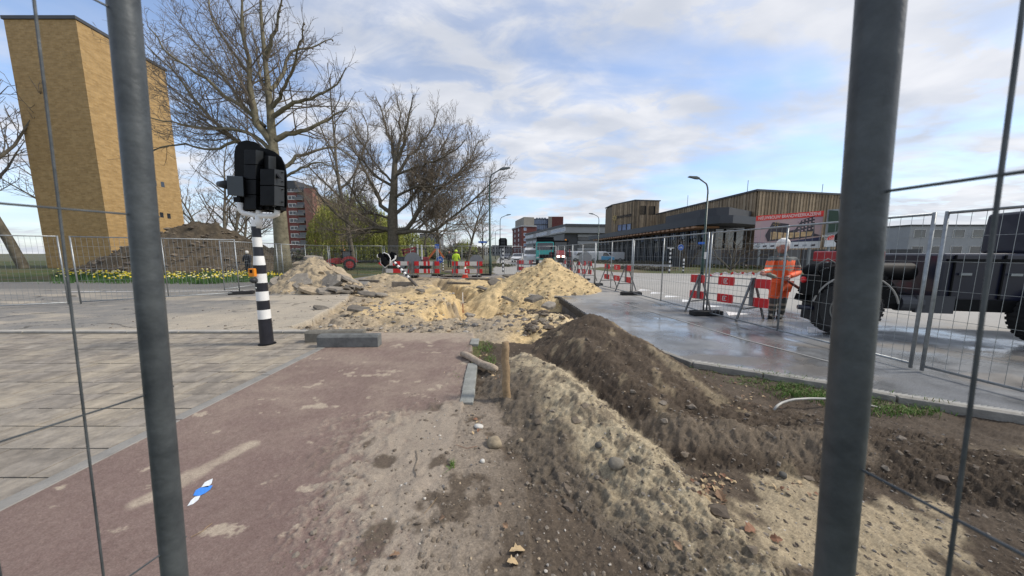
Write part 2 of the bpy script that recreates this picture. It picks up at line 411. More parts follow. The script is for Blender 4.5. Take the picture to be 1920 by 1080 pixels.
def terrain(x, y):
    n1 = fbm(x, y, 1.3, 4, 1); n2 = fbm(x, y, 5.0, 4, 2); n3 = fbm(x, y, 18.0, 4, 3); n4 = fbm(x, y, 45.0, 3, 4)
    z = np.zeros_like(x); reg = np.zeros(x.shape, int)      # 0 park ground
    col = np.empty(x.shape + (3,)); wet = np.zeros_like(x)
    wx = x + (n2 - 0.5) * 0.12; wy = y + (fbm(x, y, 5.0, 3, 44) - 0.5) * 0.12
    # base park grass / soil
    g = fbm(x, y, 0.4, 5, 7)
    col[:] = lerp((0.075, 0.085, 0.03), (0.14, 0.11, 0.06), sstep(0.4, 0.65, g))
    z -= 0.02
    z += (n1 - 0.5) * 0.05 * sstep(14, 20, y)
    # cross street on the left (sandy asphalt)
    m = (y < 16.5) & (y > 5.6) & (x < 1.0)
    reg[m] = 4; z[m] = (n1[m] - 0.5) * 0.02
    sandm = sstep(0.42, 0.62, fbm(x * 0.35, y, 1.1, 5, 12)) * sstep(13, 9, y)
    asph = lerp((0.17, 0.165, 0.155), (0.24, 0.23, 0.21), n3)
    sandm = np.clip(sandm + .8 * sstep(-9.5, -6.5, x + (n1 - .5) * 3) * sstep(11.5, 9.5, y + (n1 - .5) * 2), 0, 1)
    c4 = lerp(asph, lerp((0.44, 0.385, 0.30), (0.37, 0.325, 0.26), n3), np.clip(sandm * 1.0 + 0.22 * sstep(.4, .7, n2), 0, 1))
    col[m] = c4[m]
    crack = np.abs(fbm(x * .5, y, 0.9, 3, 31) - 0.5) < 0.008
    col[m & crack] *= 0.45
    # road behind (centre), runs left-right behind the dig
    m = (y >= 16.5) & (y < 21.5) & (x < 1.0)
    reg[m] = 4; z[m] = 0
    c5 = lerp((0.20, 0.185, 0.17), (0.27, 0.25, 0.225), n2); col[m] = c5[m]
    m = (y > 12.6) & (y < 15.3) & (x < -9.5); reg[m] = 4; col[m] = asph[m] * 0.8
    m = (y > 15.6) & (x < -9.5); reg[m] = 0; col[m] = lerp((0.05, 0.075, 0.02), (0.10, 0.09, 0.04), sstep(.4, .6, n1))[m]
    # pavement bed
    m = inpoly(x, y, pave_poly)
    reg[m] = 2; z[m] = -0.028; col[m] = lerp((0.10, 0.09, 0.07), (0.22, 0.19, 0.14), n3)[m]
    # carriageway
    m = inpoly(x, y, wet_poly)
    reg[m] = 6
    dry = lerp((0.30, 0.29, 0.265), (0.36, 0.345, 0.315), n1) * (0.93 + 0.14 * n3)[..., None]
    w = sstep(12.0, 8.5, y + (n1 - .5) * 3.5 + (x - 3) * 0.3) * sstep(9.2, 7.0, x - (7 - y) * 0.5 + (n1 - .5) * 2)
    wetc = lerp((0.15, 0.155, 0.16), (0.22, 0.225, 0.225), n1)
    wetc = wetc * (0.72 + 0.5 * sstep(.35, .65, fbm(x, y, 2.2, 5, 23)) + 0.25 * (n4 - .5))[..., None]
    mud = sstep(0.54, 0.66, fbm(x * .6, y, 1.7, 5, 27)); wetc = lerp(wetc, (0.17, 0.14, 0.105), mud * .45)
    cc = lerp(dry, wetc, w)
    pud = sstep(0.30, 0.52, fbm(x * 0.9, y * 1.2, 0.8, 5, 21)) * w
    wet[m] = (w * 0.42 + pud * (0.44 + 0.16 * n3))[m] * ((0.80 + 0.20 * sstep(.3, .6, n2)) * (1 - .35 * mud))[m]
    col[m] = cc[m]
    z[m] = ((n3 - 0.5) * 0.0016)[m] * (1 - pud[m])
    # concrete kerb edge of the carriageway against the bed
    e1 = gp((1300, 679), (1560, 719), (1680, 742), (1920, 778))
    dk = np.full_like(x, 9.0)
    for a_, b_ in zip(e1[:-1], e1[1:]): dk = np.minimum(dk, seg_dist(x, y, a_, b_)[0])
    mk = m & (dk < 0.10); col[mk] = lerp((0.30, 0.29, 0.26), (0.38, 0.37, 0.33), n2)[mk]; wet[mk] *= 0.3
    # planting bed right foreground + soil strip along the path
    m = (y < 5.6) & (x > -0.5) & ~inpoly(x, y, wet_poly)
    reg[m] = 7
    zb = -0.045 - 0.035 * sstep(0.2, 1.5, x) + (n1 - .5) * 0.06 + (n2 - 0.5) * 0.06 + (n3 - 0.5) * 0.022 + (n4 - .5) * 0.014
    z[m] = zb[m]
    soil = lerp((0.045, 0.034, 0.024), (0.105, 0.080, 0.058), n2 * 0.6 + n4 * 0.4)
    greysoil = lerp((0.11, 0.088, 0.066), (0.19, 0.155, 0.12), n3)
    sandc = lerp((0.34, 0.275, 0.175), (0.52, 0.43, 0.29), n3 * 0.5 + n4 * 0.5)
    near = sstep(2.9, 1.6, y) * sstep(2.2, 1.2, x)
    s7 = lerp(soil, greysoil, np.clip(near * 0.22 + sstep(.45, .65, n1) * 0.25, 0, 1))
    patch = sstep(0.46, 0.56, fbm(x, y, 2.6, 5, 51)) * sstep(1.15, 1.45, x) * sstep(2.35, 2.05, y)
    s7 = lerp(s7, sandc * 0.9, patch * 0.85)
    col[m] = s7[m]
    # bike path
    m = inpoly(x, y, path_poly)
    reg[m] = 1; z[m] = ((n4 - .5) * 0.002)[m]
    red = lerp((0.156, 0.105, 0.092), (0.206, 0.149, 0.131), n4) * (0.9 + 0.2 * n1)[..., None]
    hrange = _h(np.floor(x * 160), np.floor(y * 160), 5)
    red = red * (0.88 + 0.24 * hrange)[..., None]
    dust = (0.10 + sstep(0.35, 0.75, fbm(x, y * 1.6, 2.2, 6, 61, 0.7)) * 0.22) * (.25 + .75 * sstep(1.6, 3.4, y))
    dust = np.maximum(dust, sstep(0.66, 0.74, fbm(x * 1.3, y * 2.0, 3.4, 6, 66, .6)) * 0.75)
    # sand smear across the path and the spill along its right side
    sm_d, sm_t = seg_dist(x, y, G(255, 945), G(470, 835))
    dust = np.maximum(dust, sstep(0.10, 0.02, sm_d + (n2 - .5) * 0.16) * (0.45 + 0.5 * n3))
    far_d = sstep(4.5, 5.5, y + (n2 - .5) * 1.2) * 0.6; dust = np.maximum(dust, far_d)
    spill_edge = -0.52 - 0.72 * sstep(3.05, 2.5, y) * (0.40 + 0.60 * sstep(1.2, 2.1, y)) 
    sp = sstep(-0.34, 0.30, x - spill_edge + (n1 - .5) * 0.5 + (n2 - .5) * .3 + (n3 - .5) * 0.5 + (n4 - .5) * .5)
    spc = lerp((0.235, 0.195, 0.155), (0.36, 0.305, 0.24), n3 * .6 + n4 * .4)
    spc = lerp(spc, soil * 1.1, sstep(0.56, 0.68, fbm(x, y, 5.5, 5, 71)) * 0.85)
    c1 = lerp(red, np.broadcast_to(np.array((0.45, 0.38, 0.29)), red.shape) * (0.8 + 0.4 * n4)[..., None], dust)
    c1 = lerp(c1, spc, sp)
    col[m] = c1[m]
    z[m] += (sp * (0.008 + 0.016 * n3 + 0.02 * sstep(.5, .8, n2)))[m]
    # soil edge melts into the spill
    m = (reg == 7) & (x < 0.1); k = sstep(0.35, -0.5, x + (n1 - .5) * 0.5 + (n2 - .5) * .3)
    z[m] = lerp(z, np.full_like(z, 0.015) + (n3 - .5) * 0.03, k * sstep(3.3, 2.6, y))[m]
    col[m] = lerp(col, spc, k * sstep(3.3, 2.6, y) * 0.8)[m]
    # ---------------- excavation
    me_ = inpoly(wx, wy, exc_poly) & (reg != 6) & (reg != 1) & (reg != 2)
    me_ |= (inpoly(x, y, exc_poly) & ((reg == 7) | (reg == 0)))
    reg[me_] = 5
    ze = -0.06 + (n1 - .5) * 0.16 + (n2 - .5) * 0.11 + (n3 - .5) * 0.05
    ze = ze - 0.12 * sstep(0.55, 0.7, fbm(x, y, 0.9, 4, 81))
    d1, _ = seg_dist(x, y, (-1.1, 8.4), (-0.75, 11.6)); ze = ze - 1.15 * sstep(1.45, 0.55, d1 + (n2 - .5) * 0.5)
    d2, _ = seg_dist(x, y, (-1.6, 11.5), (-4.3, 17.2)); ze = ze - 0.55 * sstep(0.75, 0.25, d2 + (n2 - .5) * 0.4)
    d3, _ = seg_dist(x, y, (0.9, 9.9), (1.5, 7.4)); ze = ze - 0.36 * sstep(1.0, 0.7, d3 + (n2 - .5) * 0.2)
    d4, _ = seg_dist(x, y, (-3.6, 12.6), (-5.8, 12.9)); ze = ze - 0.25 * sstep(1.0, 0.5, d4)
    mix = fbm(x, y, 0.7, 5, 91); lump_e = fbm(x, y, 2.3, 5, 95, .6)
    sand_e = lerp((0.50, 0.365, 0.185), (0.62, 0.475, 0.26), n3 * .6 + n2 * .4)
    rub_e = lerp((0.20, 0.165, 0.12), (0.42, 0.35, 0.255), n4)
    isr = np.clip(sstep(8.2, 6.7, y + (mix - .5) * 3.5) * sstep(0.1, -0.7, x - 0.05 * y) + sstep(-3.6, -5.2, x + (mix - .5) * 3.4) * 0.8, 0, 1)
    isr = np.clip(isr + 0.6 * sstep(.56, .66, mix) + .35 * sstep(.55, .68, lump_e), 0, 1)
    ce = lerp(sand_e, rub_e, isr)
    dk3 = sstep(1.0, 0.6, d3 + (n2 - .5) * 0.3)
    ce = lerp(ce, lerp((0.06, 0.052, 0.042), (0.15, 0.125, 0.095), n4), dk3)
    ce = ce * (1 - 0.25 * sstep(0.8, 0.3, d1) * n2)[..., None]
    ze = ze + isr * (n4 - .5) * 0.05
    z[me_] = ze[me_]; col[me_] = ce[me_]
    # ---------------- heaps
    def heap(rd, slope, rid, rough, colfn, base=0.0, k=0.04, only=None):
        nonlocal z
        zz_ = ridge(x, y, rd, slope, 0.12)
        zz_ = zz_ + rough[0] * (n1 - .5) + rough[1] * (n2 - .5) + rough[2] * (n3 - .5) + rough[3] * (n4 - .5)
        mm = zz_ > z + 0.0
        if only is not None: mm &= only
        mm2 = mm & (reg != 2)
        c = colfn(zz_)
        z[mm2] = smax(zz_, z, k)[mm2]
        reg[mm2] = rid
        col[mm2] = c[mm2]
        return zz_, mm2
    lump = fbm(x, y, 9.0, 5, 101, 0.6)
    def c_sandheap(zz_):
        c = lerp((0.50, 0.37, 0.19), (0.66, 0.51, 0.29), n3 * .5 + n4 * .5)
        return c * (0.82 + 0.3 * lump)[..., None]
    heap(R_S, 0.62, 9, (0.22, 0.20, 0.10, 0.05), c_sandheap)
    heap(R_S2, 0.45, 12, (0.12, 0.16, 0.12, 0.05), lambda q: lerp((0.50, 0.39, 0.22), (0.66, 0.53, 0.34), n3))
    heap(R_M, 0.6, 13, (0.2, 0.2, 0.1, 0.03), lambda q: lerp((0.36, 0.29, 0.19), (0.48, 0.39, 0.26), n3))
    heap(R_R, 0.78, 10, (0.2, 0.28, 0.14, 0.06), lambda q: lerp(lerp((0.30, 0.24, 0.165), (0.47, 0.38, 0.25), n3), (0.16, 0.14, 0.11), sstep(.5, .62, lump)))
    heap(R_F, 0.62, 11, (0.9, 0.35, 0.1, 0.05), lambda q: lerp((0.045, 0.037, 0.027), (0.11, 0.088, 0.06), n2))
    # foreground soil heap
    ra = smax(ridge(x, y, R_A, 0.60, 0.12), ridge(x, y, R_C, 0.80, 0.22), 0.08); ra = smax(ra, ridge(x, y, R_D, 0.55, 0.25), 0.08)
    rb = np.full_like(x, -9.0)
    for p, q in zip(R_B[:-1], R_B[1:]):
        d_, t_ = seg_dist(x, y, p, q); side_ = (q[0] - p[0]) * (y - p[1]) - (q[1] - p[1]) * (x - p[0])
        sl_ = np.where(side_ < 0, 0.24, 0.74); zr = p[2] * (1 - t_) + q[2] * t_
        rb = np.maximum(rb, zr + 0.02 - sl_ * np.sqrt(d_ * d_ + 0.004))
    isb = sstep(-0.06, 0.05, rb - ra + (n2 - .5) * 0.05)
    streak = fbm(x * 6 - y * 3, x * 0.6 + y * 1.2, 1.4, 4, 111)
    def c_soilheap(q):
        dark = lerp((0.048, 0.036, 0.026), (0.118, 0.090, 0.064), lump * .6 + n4 * .4)
        dark = lerp(dark, (0.30, 0.24, 0.155), sstep(.60, .70, n2 * .5 + streak * .5) * 0.6)
        dS, _ = seg_dist(x, y, (2.02, 4.3), (2.16, 2.95)); dark = lerp(dark, (0.27, 0.22, 0.145), sstep(.13, .03, dS + (n3 - .5) * .12) * .8)
        dF, _ = seg_dist(x, y, (1.05, 2.35), (2.6, 2.12)); dark = lerp(dark, (0.185, 0.148, 0.108), sstep(.20, .08, dF + (n1 - .5) * .1) * .85)
        sandy = lerp((0.27, 0.222, 0.15), (0.56, 0.475, 0.325), n4 * .5 + n3 * .5)
        sandy = lerp(sandy, (0.15, 0.122, 0.088), sstep(0.50, 0.60, lump) * 0.75)
        dB = np.full_like(x, 9.0)
        for a_, b_ in zip(R_B[:-1], R_B[1:]): dB = np.minimum(dB, seg_dist(x, y, a_, b_)[0])
        ks = sstep(0.52, 0.20, dB + (n2 - .5) * 0.35 + (n1 - .5) * .35) * (0.55 + .45 * sstep(1.25, 1.7, y + (x - .9) * .8))
        grey = lerp((0.075, 0.06, 0.045), (0.19, 0.158, 0.12), n4 * .5 + n3 * .5)
        return lerp(dark, lerp(grey, sandy, ks), isb)
    zz_ = smax(ra, rb, 0.06)
    lumps = np.abs(fbm(x, y, 7.0, 4, 121) - .5) * 2
    n5 = fbm(x, y, 75.0, 3, 5); rg_ = 1 - 2 * np.abs(fbm(x, y, 11.0, 4, 131, .6) - .5)
    rt2 = 1 - sstep(0.0, 0.10, x - 0.75 + 0.0 * y) * 0
    zz_ = zz_ + 0.07 * (n1 - .5) + 0.065 * (n2 - .5) + 0.030 * (n3 - .5) + 0.020 * (n4 - .5) + 0.012 * (n5 - .5) * (1 + 1.2 * (1 - isb)) + 0.034 * (rg_ ** 3 - .4)
    scarp = sstep(0.10, 0.0, np.abs(seg_dist(x, y, PD(1200, 812, 2.45), PD(1560, 850, 2.15))[0] - 0.0)) 
    zz_ = zz_ + 0.05 * scarp * n2
    zz_ -= 0.03
    mm = (zz_ > z) & (reg != 6) & (reg != 1) & (reg != 2)
    mm |= (zz_ > z + 0.0) & (reg == 6) & (y < 6.0)
    c = c_soilheap(zz_)
    flank = sstep(0.0, 0.12, x - (0.55 + (3.0 - y) * 0.28)) * isb * sstep(3.4, 2.6, y)
    z[mm] = smax(zz_, z, 0.03)[mm]; reg[mm] = 8; col[mm] = c[mm]; wet[mm] = 0
    fine = 0.84 + 0.32 * _h(np.floor(x * 190), np.floor(y * 190), 9)
    mf = (reg >= 5) & (reg != 6)
    col[mf] *= fine[mf][..., None]
    return z, reg, col, wet

GRID = {}
def ground_z(x, y):
    ys, z, n = GRID['ys'], GRID['z'], GRID['n']
    i = int(np.clip(np.searchsorted(ys, y) - 1, 0, len(ys) - 2)); j = int(np.clip((x / y + 2.25) / 4.5 * (n - 1), 0, n - 2))
    return float(max(z[i, j], z[i + 1, j], z[i, j + 1], z[i + 1, j + 1]))

def terrain_mat(name, rough, wetty=False, fscale=60, bump=0.35):
    m = bpy.data.materials.new(name); m.use_nodes = True; t = m.node_tree; b = t.nodes['Principled BSDF']
    at = t.nodes.new('ShaderNodeAttribute'); at.attribute_name = 'Col'
    tcn = t.nodes.new('ShaderNodeTexCoord')
    n = t.nodes.new('ShaderNodeTexNoise'); n.inputs['Scale'].default_value = fscale; n.inputs['Detail'].default_value = 6; n.inputs['Roughness'].default_value = 0.75
    t.links.new(tcn.outputs['Object'], n.inputs['Vector'])
    mr = t.nodes.new('ShaderNodeMapRange'); mr.inputs['From Min'].default_value = 0.3; mr.inputs['From Max'].default_value = 0.7
    mr.inputs['To Min'].default_value = 0.62; mr.inputs['To Max'].default_value = 1.32
    t.links.new(n.outputs['Fac'], mr.inputs['Value'])
    mu = t.nodes.new('ShaderNodeVectorMath'); mu.operation = 'SCALE'
    t.links.new(at.outputs['Color'], mu.inputs[0]); t.links.new(mr.outputs[0], mu.inputs['Scale'])
    t.links.new(mu.outputs[0], b.inputs['Base Color'])
    b.inputs['Roughness'].default_value = rough
    bn = t.nodes.new('ShaderNodeBump'); bn.inputs['Strength'].default_value = bump; bn.inputs['Distance'].default_value = 0.01
    t.links.new(n.outputs['Fac'], bn.inputs['Height'])
    if wetty:
        aw = t.nodes.new('ShaderNodeAttribute'); aw.attribute_name = 'Wet'
        rr = t.nodes.new('ShaderNodeMapRange'); rr.inputs['From Max'].default_value = 1.0
        rr.inputs['To Min'].default_value = 0.8; rr.inputs['To Max'].default_value = 0.04
        t.links.new(aw.outputs['Fac'], rr.inputs['Value']); t.links.new(rr.outputs[0], b.inputs['Roughness'])
        iv = t.nodes.new('ShaderNodeMapRange'); iv.inputs['To Min'].default_value = 0.3; iv.inputs['To Max'].default_value = 0.015
        t.links.new(aw.outputs['Fac'], iv.inputs['Value']); t.links.new(iv.outputs[0], bn.inputs['Strength'])
    else:
        b.inputs['Specular IOR Level'].default_value = 0.25
    t.links.new(bn.outputs[0], b.inputs['Normal'])
    MATS[name] = m
    return m

def build_terrain():
    NCL = 790
    # rows evenly spaced on the picture down to the feet, columns evenly across the view
    ys = [0.75]
    while ys[-1] < 62:
        v = ys[-1]
        ys.append(v + (min(0.0024 * v * v, 0.040) if v < 19 else 0.10 if v < 30 else 0.6))
    ys = np.array(ys); ys[-1] = 62.0; NR = len(ys)
    ts = np.linspace(-2.25, 2.25, NCL)
    Y, T = np.meshgrid(ys, ts, indexing='ij')
    X = Y * T
    z, reg, col, wet = terrain(X, Y)
    GRID.update(ys=ys, z=z, n=NCL)
    spec = {
        0: ('park_ground', 0.95, False, 25, 0.5), 1: ('bike_path', 0.9, False, 120, 0.35), 2: ('pavement', 0.9, False, 60, 0.4),
        4: ('street', 0.85, False, 50, 0.35), 5: ('excavated_ground', 0.95, False, 40, 0.6), 6: ('carriageway', 0.6, True, 90, 0.3),
        7: ('soil_bed', 0.95, False, 70, 0.6), 8: ('soil_heap', 0.95, False, 90, 1.0), 9: ('sand_heap', 0.95, False, 45, 0.6),
        10: ('rubble_pile', 0.95, False, 40, 0.6), 11: ('earth_mound', 0.95, False, 12, 0.7), 12: ('sand_spill', 0.95, False, 50, 0.6), 13: ('sand_mound', 0.95, False, 40, 0.6)}
    rf = reg[:-1, :-1].copy()
    idx = np.arange(NR * NCL).reshape(NR, NCL)
    a = idx[:-1, :-1]; b = idx[:-1, 1:]; c = idx[1:, 1:]; d = idx[1:, :-1]
    P = np.stack([X, Y, z], -1).reshape(-1, 3); C4 = np.concatenate([col, np.ones(col.shape[:2] + (1,))], -1).reshape(-1, 4); Wt = wet.reshape(-1)
    objs = {}
    for rid, (nm, ro, wt, fs, bp) in spec.items():
        sel = rf == rid
        if not sel.any(): continue
        q = np.stack([a[sel], b[sel], c[sel], d[sel]], -1)
        used, invi = np.unique(q.reshape(-1), return_inverse=True)
        me = bpy.data.meshes.new(nm)
        me.vertices.add(len(used)); me.vertices.foreach_set('co', P[used].astype(np.float32).reshape(-1))
        me.loops.add(q.size); me.loops.foreach_set('vertex_index', invi.astype(np.int32).reshape(-1))
        me.polygons.add(len(q)); me.polygons.foreach_set('loop_start', np.arange(0, q.size, 4, dtype=np.int32))
        me.update(calc_edges=True)
        me.polygons.foreach_set('use_smooth', np.ones(len(q), bool))
        ca = me.color_attributes.new('Col', 'FLOAT_COLOR', 'POINT'); ca.data.foreach_set('color', C4[used].astype(np.float32).reshape(-1))
        wa = me.attributes.new('Wet', 'FLOAT', 'POINT'); wa.data.foreach_set('value', Wt[used].astype(np.float32))
        me.materials.append(terrain_mat(nm + '_surface', ro, wt, fs, bp))
        o = bpy.data.objects.new(nm, me); COL.objects.link(o); objs[rid] = o
    return objs
TER = build_terrain()
for rid in (0, 1, 2, 4, 5, 6, 7): TER[rid]['kind'] = 'structure'
tag(TER[8], 'dark brown soil heap with a pale sandy ridge running toward the foreground', 'soil heap')
tag(TER[9], 'tall pile of yellow sand beside the pit and the wet road', 'sand heap')
tag(TER[10], 'pile of broken asphalt slabs and sandy rubble beside the striped signal pole', 'rubble pile')
tag(TER[11], 'large dark earth mound behind the left fence and daffodils', 'earth mound')
tag(TER[12], 'low yellow sand spill in the cut corner of the road', 'sand heap')
tag(TER[13], 'small grey brown sand mound in front of the left red and white boards', 'sand heap')

# far ground outside and beyond the detailed fan
mb = MB(); E = 1500.0; y0 = 0.75; y1 = 62.0; t = 2.25
m_fg = mat('far_grass', (0.085, 0.085, 0.04), 0.95, 0, 0.35, 0.3)
mb.add([(-E, -60, -.03), (E, -60, -.03), (E, y0, -.03), (t * y0, y0, -.03), (-t * y0, y0, -.03), (-E, y0, -.03)], [(0, 1, 2, 3, 4, 5)])
mb.add([(-E, y0, -.03), (-t * y0, y0, -.03), (-t * y1, y1, -.03), (-E, y1, -.03)], [(0, 1, 2, 3)])
mb.add([(E, y0, -.03), (E, y1, -.03), (t * y1, y1, -.03), (t * y0, y0, -.03)], [(0, 1, 2, 3)])
mb.add([(-E, y1, -.03), (E, y1, -.03), (E, 2500, -.03), (-E, 2500, -.03)], [(0, 1, 2, 3)])
tag(mb.build('ground', m_fg), kind='structure')
m_froad = mat('far_road', (0.30, 0.29, 0.265), 0.8, 0, 0.1, 0.5)
mb = MB()
mb.add([(-3.2, y1, -.004), (4.4, y1, -.004), (1.2, 200, -.004), (-9, 420, -.004), (-24, 400, -.004), (-7, 190, -.004)], [(0, 1, 2, 3, 4, 5)])
tag(mb.build('far_road', m_froad), kind='structure')
# painted lines on the carriageway
m_line = mat('road_paint', (0.72, 0.72, 0.70), 0.6, 0, 0.12, 20)
mb = MB()
def gline(p, q, w, z=0.006):
    p = Vector((p[0], p[1], z)); q = Vector((q[0], q[1], z)); n = (q - p).cross(Vector((0, 0, 1))).normalized() * w / 2
    mb.add([p - n, q - n, q + n, p + n], [(0, 1, 2, 3)])
for px, py in ((1205, 544), (1228, 549.5), (1255, 556), (1288, 564), (1328, 574), (1375, 588)):
    c = G(px, py); w = 0.26
    mb.add([(c.x - .30, c.y - w, .006), (c.x + .36, c.y - w * .3, .006), (c.x + .0, c.y + w, .006)], [(0, 1, 2)])
gline(G(1530, 572), G(1960, 560), 0.12); gline(G(1640, 545), G(1180, 524), 0.10)
for i in range(9):
    y = 22 + i * 9; gline((3.6 - .03 * i * 3, y), (3.5 - .03 * i * 3, y + 3.5), 0.12)
c = G(1520, 622); mb.add([(c.x - .15, c.y - .1, .006), (c.x + .95, c.y - .22, .006), (c.x + .3, c.y + .38, .006)], [(0, 1, 2)])
tag(mb.build('road_markings', m_line), kind='structure')
# concrete kerb between the wet carriageway and the soil bed
kpts = [Vector(p).to_3d() for p in [(1.97, 5.25), (2.3, 4.55)] + gp((1300, 679), (1430, 699), (1560, 719), (1680, 742), (1920, 778), (2300, 830))]
m_kerb = mat('kerb_concrete', (0.225, 0.215, 0.19), 0.8, 0, 0.25, 8, 0.35, 60)
kr = empty('kerb', kpts[0]); kr['kind'] = 'structure'
for p, q in zip(kpts[:-1], kpts[1:]):
    k = max(1, round((q - p).length / 1.0))
    for i in range(k):
        s_, e_ = p.lerp(q, i / k), p.lerp(q, (i + 1) / k); dd = (e_ - s_).normalized() * .006
        kb_ = MB(); kb_.bar(s_ + dd - kpts[0] - Vector((0, 0, .060)), e_ - dd - kpts[0] - Vector((0, 0, .060)), 0.085, 0.125); kb_.build('kerb_stone', m_kerb, kr, bevel=.008)
# thin worn line on the wet road + line on the left street
mb = MB(); gline(G(1150, 563), G(1395, 637), 0.05); gline(G(1395, 637), G(1600, 690), 0.05)
tag(mb.build('lane_joint', mat('pale_joint', (0.26, 0.26, 0.25), 0.5)), kind='structure')
mb = MB(); gline(G(120, 548), G(470, 546), 0.10, 0.02)
tag(mb.build('street_line', m_line), kind='structure')

# ---- pavement tiles, each its own piece
tile_mats = [mat('tile_%s' % n, c, 0.85, 0, 0.3, 6, 0.3, 50) for n, c in (('grey', (0.255, 0.225, 0.187)), ('brown', (0.235, 0.205, 0.167)), ('pale', (0.275, 0.243, 0.20)), ('sandy', (0.30, 0.262, 0.208)))]
for m_ in tile_mats:     # blown sand lies over the tiles in patches that ignore their joints
    t_ = m_.node_tree; b_ = t_.nodes['Principled BSDF']; src = b_.inputs['Base Color'].links[0].from_socket
    gm = t_.nodes.new('ShaderNodeNewGeometry'); nn_ = t_.nodes.new('ShaderNodeTexNoise'); nn_.inputs['Scale'].default_value = 1.6; nn_.inputs['Detail'].default_value = 9; nn_.inputs['Roughness'].default_value = .68
    t_.links.new(gm.outputs['Position'], nn_.inputs['Vector']); r_ = t_.nodes.new('ShaderNodeMapRange'); r_.inputs['From Min'].default_value = .47; r_.inputs['From Max'].default_value = .62; r_.inputs['To Max'].default_value = .75
    t_.links.new(nn_.outputs['Fac'], r_.inputs['Value']); mm_ = t_.nodes.new('ShaderNodeMix'); mm_.data_type = 'RGBA'; mm_.inputs['B'].default_value = (.42, .36, .27, 1)
    t_.links.new(r_.outputs[0], mm_.inputs['Factor']); t_.links.new(src, mm_.inputs['A'])
    n5_ = t_.nodes.new('ShaderNodeTexNoise'); n5_.inputs['Scale'].default_value = 5.0; n5_.inputs['Detail'].default_value = 10; n5_.inputs['Roughness'].default_value = .75; t_.links.new(gm.outputs['Position'], n5_.inputs['Vector'])
    r5_ = t_.nodes.new('ShaderNodeMapRange'); r5_.inputs['From Min'].default_value = .3; r5_.inputs['From Max'].default_value = .7; r5_.inputs['To Min'].default_value = .62; r5_.inputs['To Max'].default_value = 1.2; t_.links.new(n5_.outputs['Fac'], r5_.inputs['Value'])
    sc_ = t_.nodes.new('ShaderNodeVectorMath'); sc_.operation = 'SCALE'; t_.links.new(mm_.outputs['Result'], sc_.inputs[0]); t_.links.new(r5_.outputs[0], sc_.inputs['Scale']); t_.links.new(sc_.outputs[0], b_.inputs['Base Color'])
tmesh = []
for k in range(10):
    b = MB(); b.box((0, 0, 0), (0.289, 0.289, 0.05), jit=0.002)
    o = b.build('tile', tile_mats[(0, 1, 0, 2, 1, 0, 3, 2, 1, 0)[k]]); tmesh.append(o.data); bpy.data.objects.remove(o)
npv = 0
rest = []
for row in range(15):
    ty = 5.30 - row * 0.3
    if row % 2 and ty > 1.6:
        b = MB(); b.box((-3.19, ty, -0.024), (0.142, 0.292, 0.05)); b.build('half_tile', tile_mats[rnd.randrange(3)], TER[2]); npv += 1
    for c_ in range(40):
        tx = -3.265 - c_ * 0.3 - (0.15 if row % 2 else 0)
        if ty < 1.0: continue
        px = 960 + tx / ty * F
        if px < 150 or npv >= 296: rest.append((tx, ty)); continue
        o = bpy.data.objects.new('tile', tmesh[rnd.randrange(10) if px > 330 or rnd.random() < .5 else 6]); COL.objects.link(o); o.parent = TER[2]
        o.location = (tx, ty, -0.024 + rnd.uniform(-.0025, .0025)); o.rotation_euler = (rnd.uniform(-.006, .006), rnd.uniform(-.006, .006), rnd.uniform(-.008, .008) + rnd.choice((0, math.pi / 2)))
        npv += 1
# outer tiles beyond the limit, one sheet of joined tiles
b = MB()
for tx, ty in rest: b.box((tx, ty, -0.024 + rnd.uniform(-.003, .003)), (0.292, 0.292, 0.05), mi=rnd.randrange(3))
tag(b.build('tiles', tile_mats[:3], TER[2]), kind='stuff')
# edging stones between pavement and path, and rows at the street side
m_edge = mat('edging_concrete', (0.235, 0.225, 0.205), 0.85, 0, 0.2, 6, 0.25, 60)
eb = MB(); eb.box((0, 0, 0), (0.12, 0.985, 0.08)); eo = eb.build('edging_stone', m_edge, TER[2], bevel=.006); eo.location = (-3.055, 5.05, -0.034)
for i in range(1, 5):
    o = eo.copy(); COL.objects.link(o); o.location = (-3.055 + rnd.uniform(-.002, .002), 5.05 - i, -0.034)
m_kb = mat('kerb_pale', (0.36, 0.34, 0.30), 0.85, 0, 0.2, 5, 0.25, 50)
kb = MB(); kb.box((0, 0, 0), (0.98, 0.13, 0.10)); ko = kb.build('edging_stone', m_kb, TER[2], bevel=.006); ko.location = (-3.9, 5.66, -0.036)
for i in range(1, 12):
    o = ko.copy(); COL.objects.link(o); o.location = (-3.9 - i * 1.0, 5.66 + rnd.uniform(-.004, .006), -0.036)
m_kr = mat('edging_wet', (0.23, 0.235, 0.215), 0.8, 0, 0.25, 7, 0.3, 50)
re_ = empty('path_edging', (-0.55, 4.0, 0)); re_['kind'] = 'structure'
for (px, py, l) in ((890, 642, 0.34), (884, 697, .5), (880, 722, .36), (877, 745, .32)):
    p = G(px, py); b = MB(); b.box((0, 0, 0), (0.135, l - .012, 0.09), jit=.003); o = b.build('edging_stone', m_kr, re_, bevel=.006)
    o.location = p - Vector((-0.55, 4.0, 0)) + Vector((0, 0, -.022)); o.rotation_euler = (0, 0, .055)

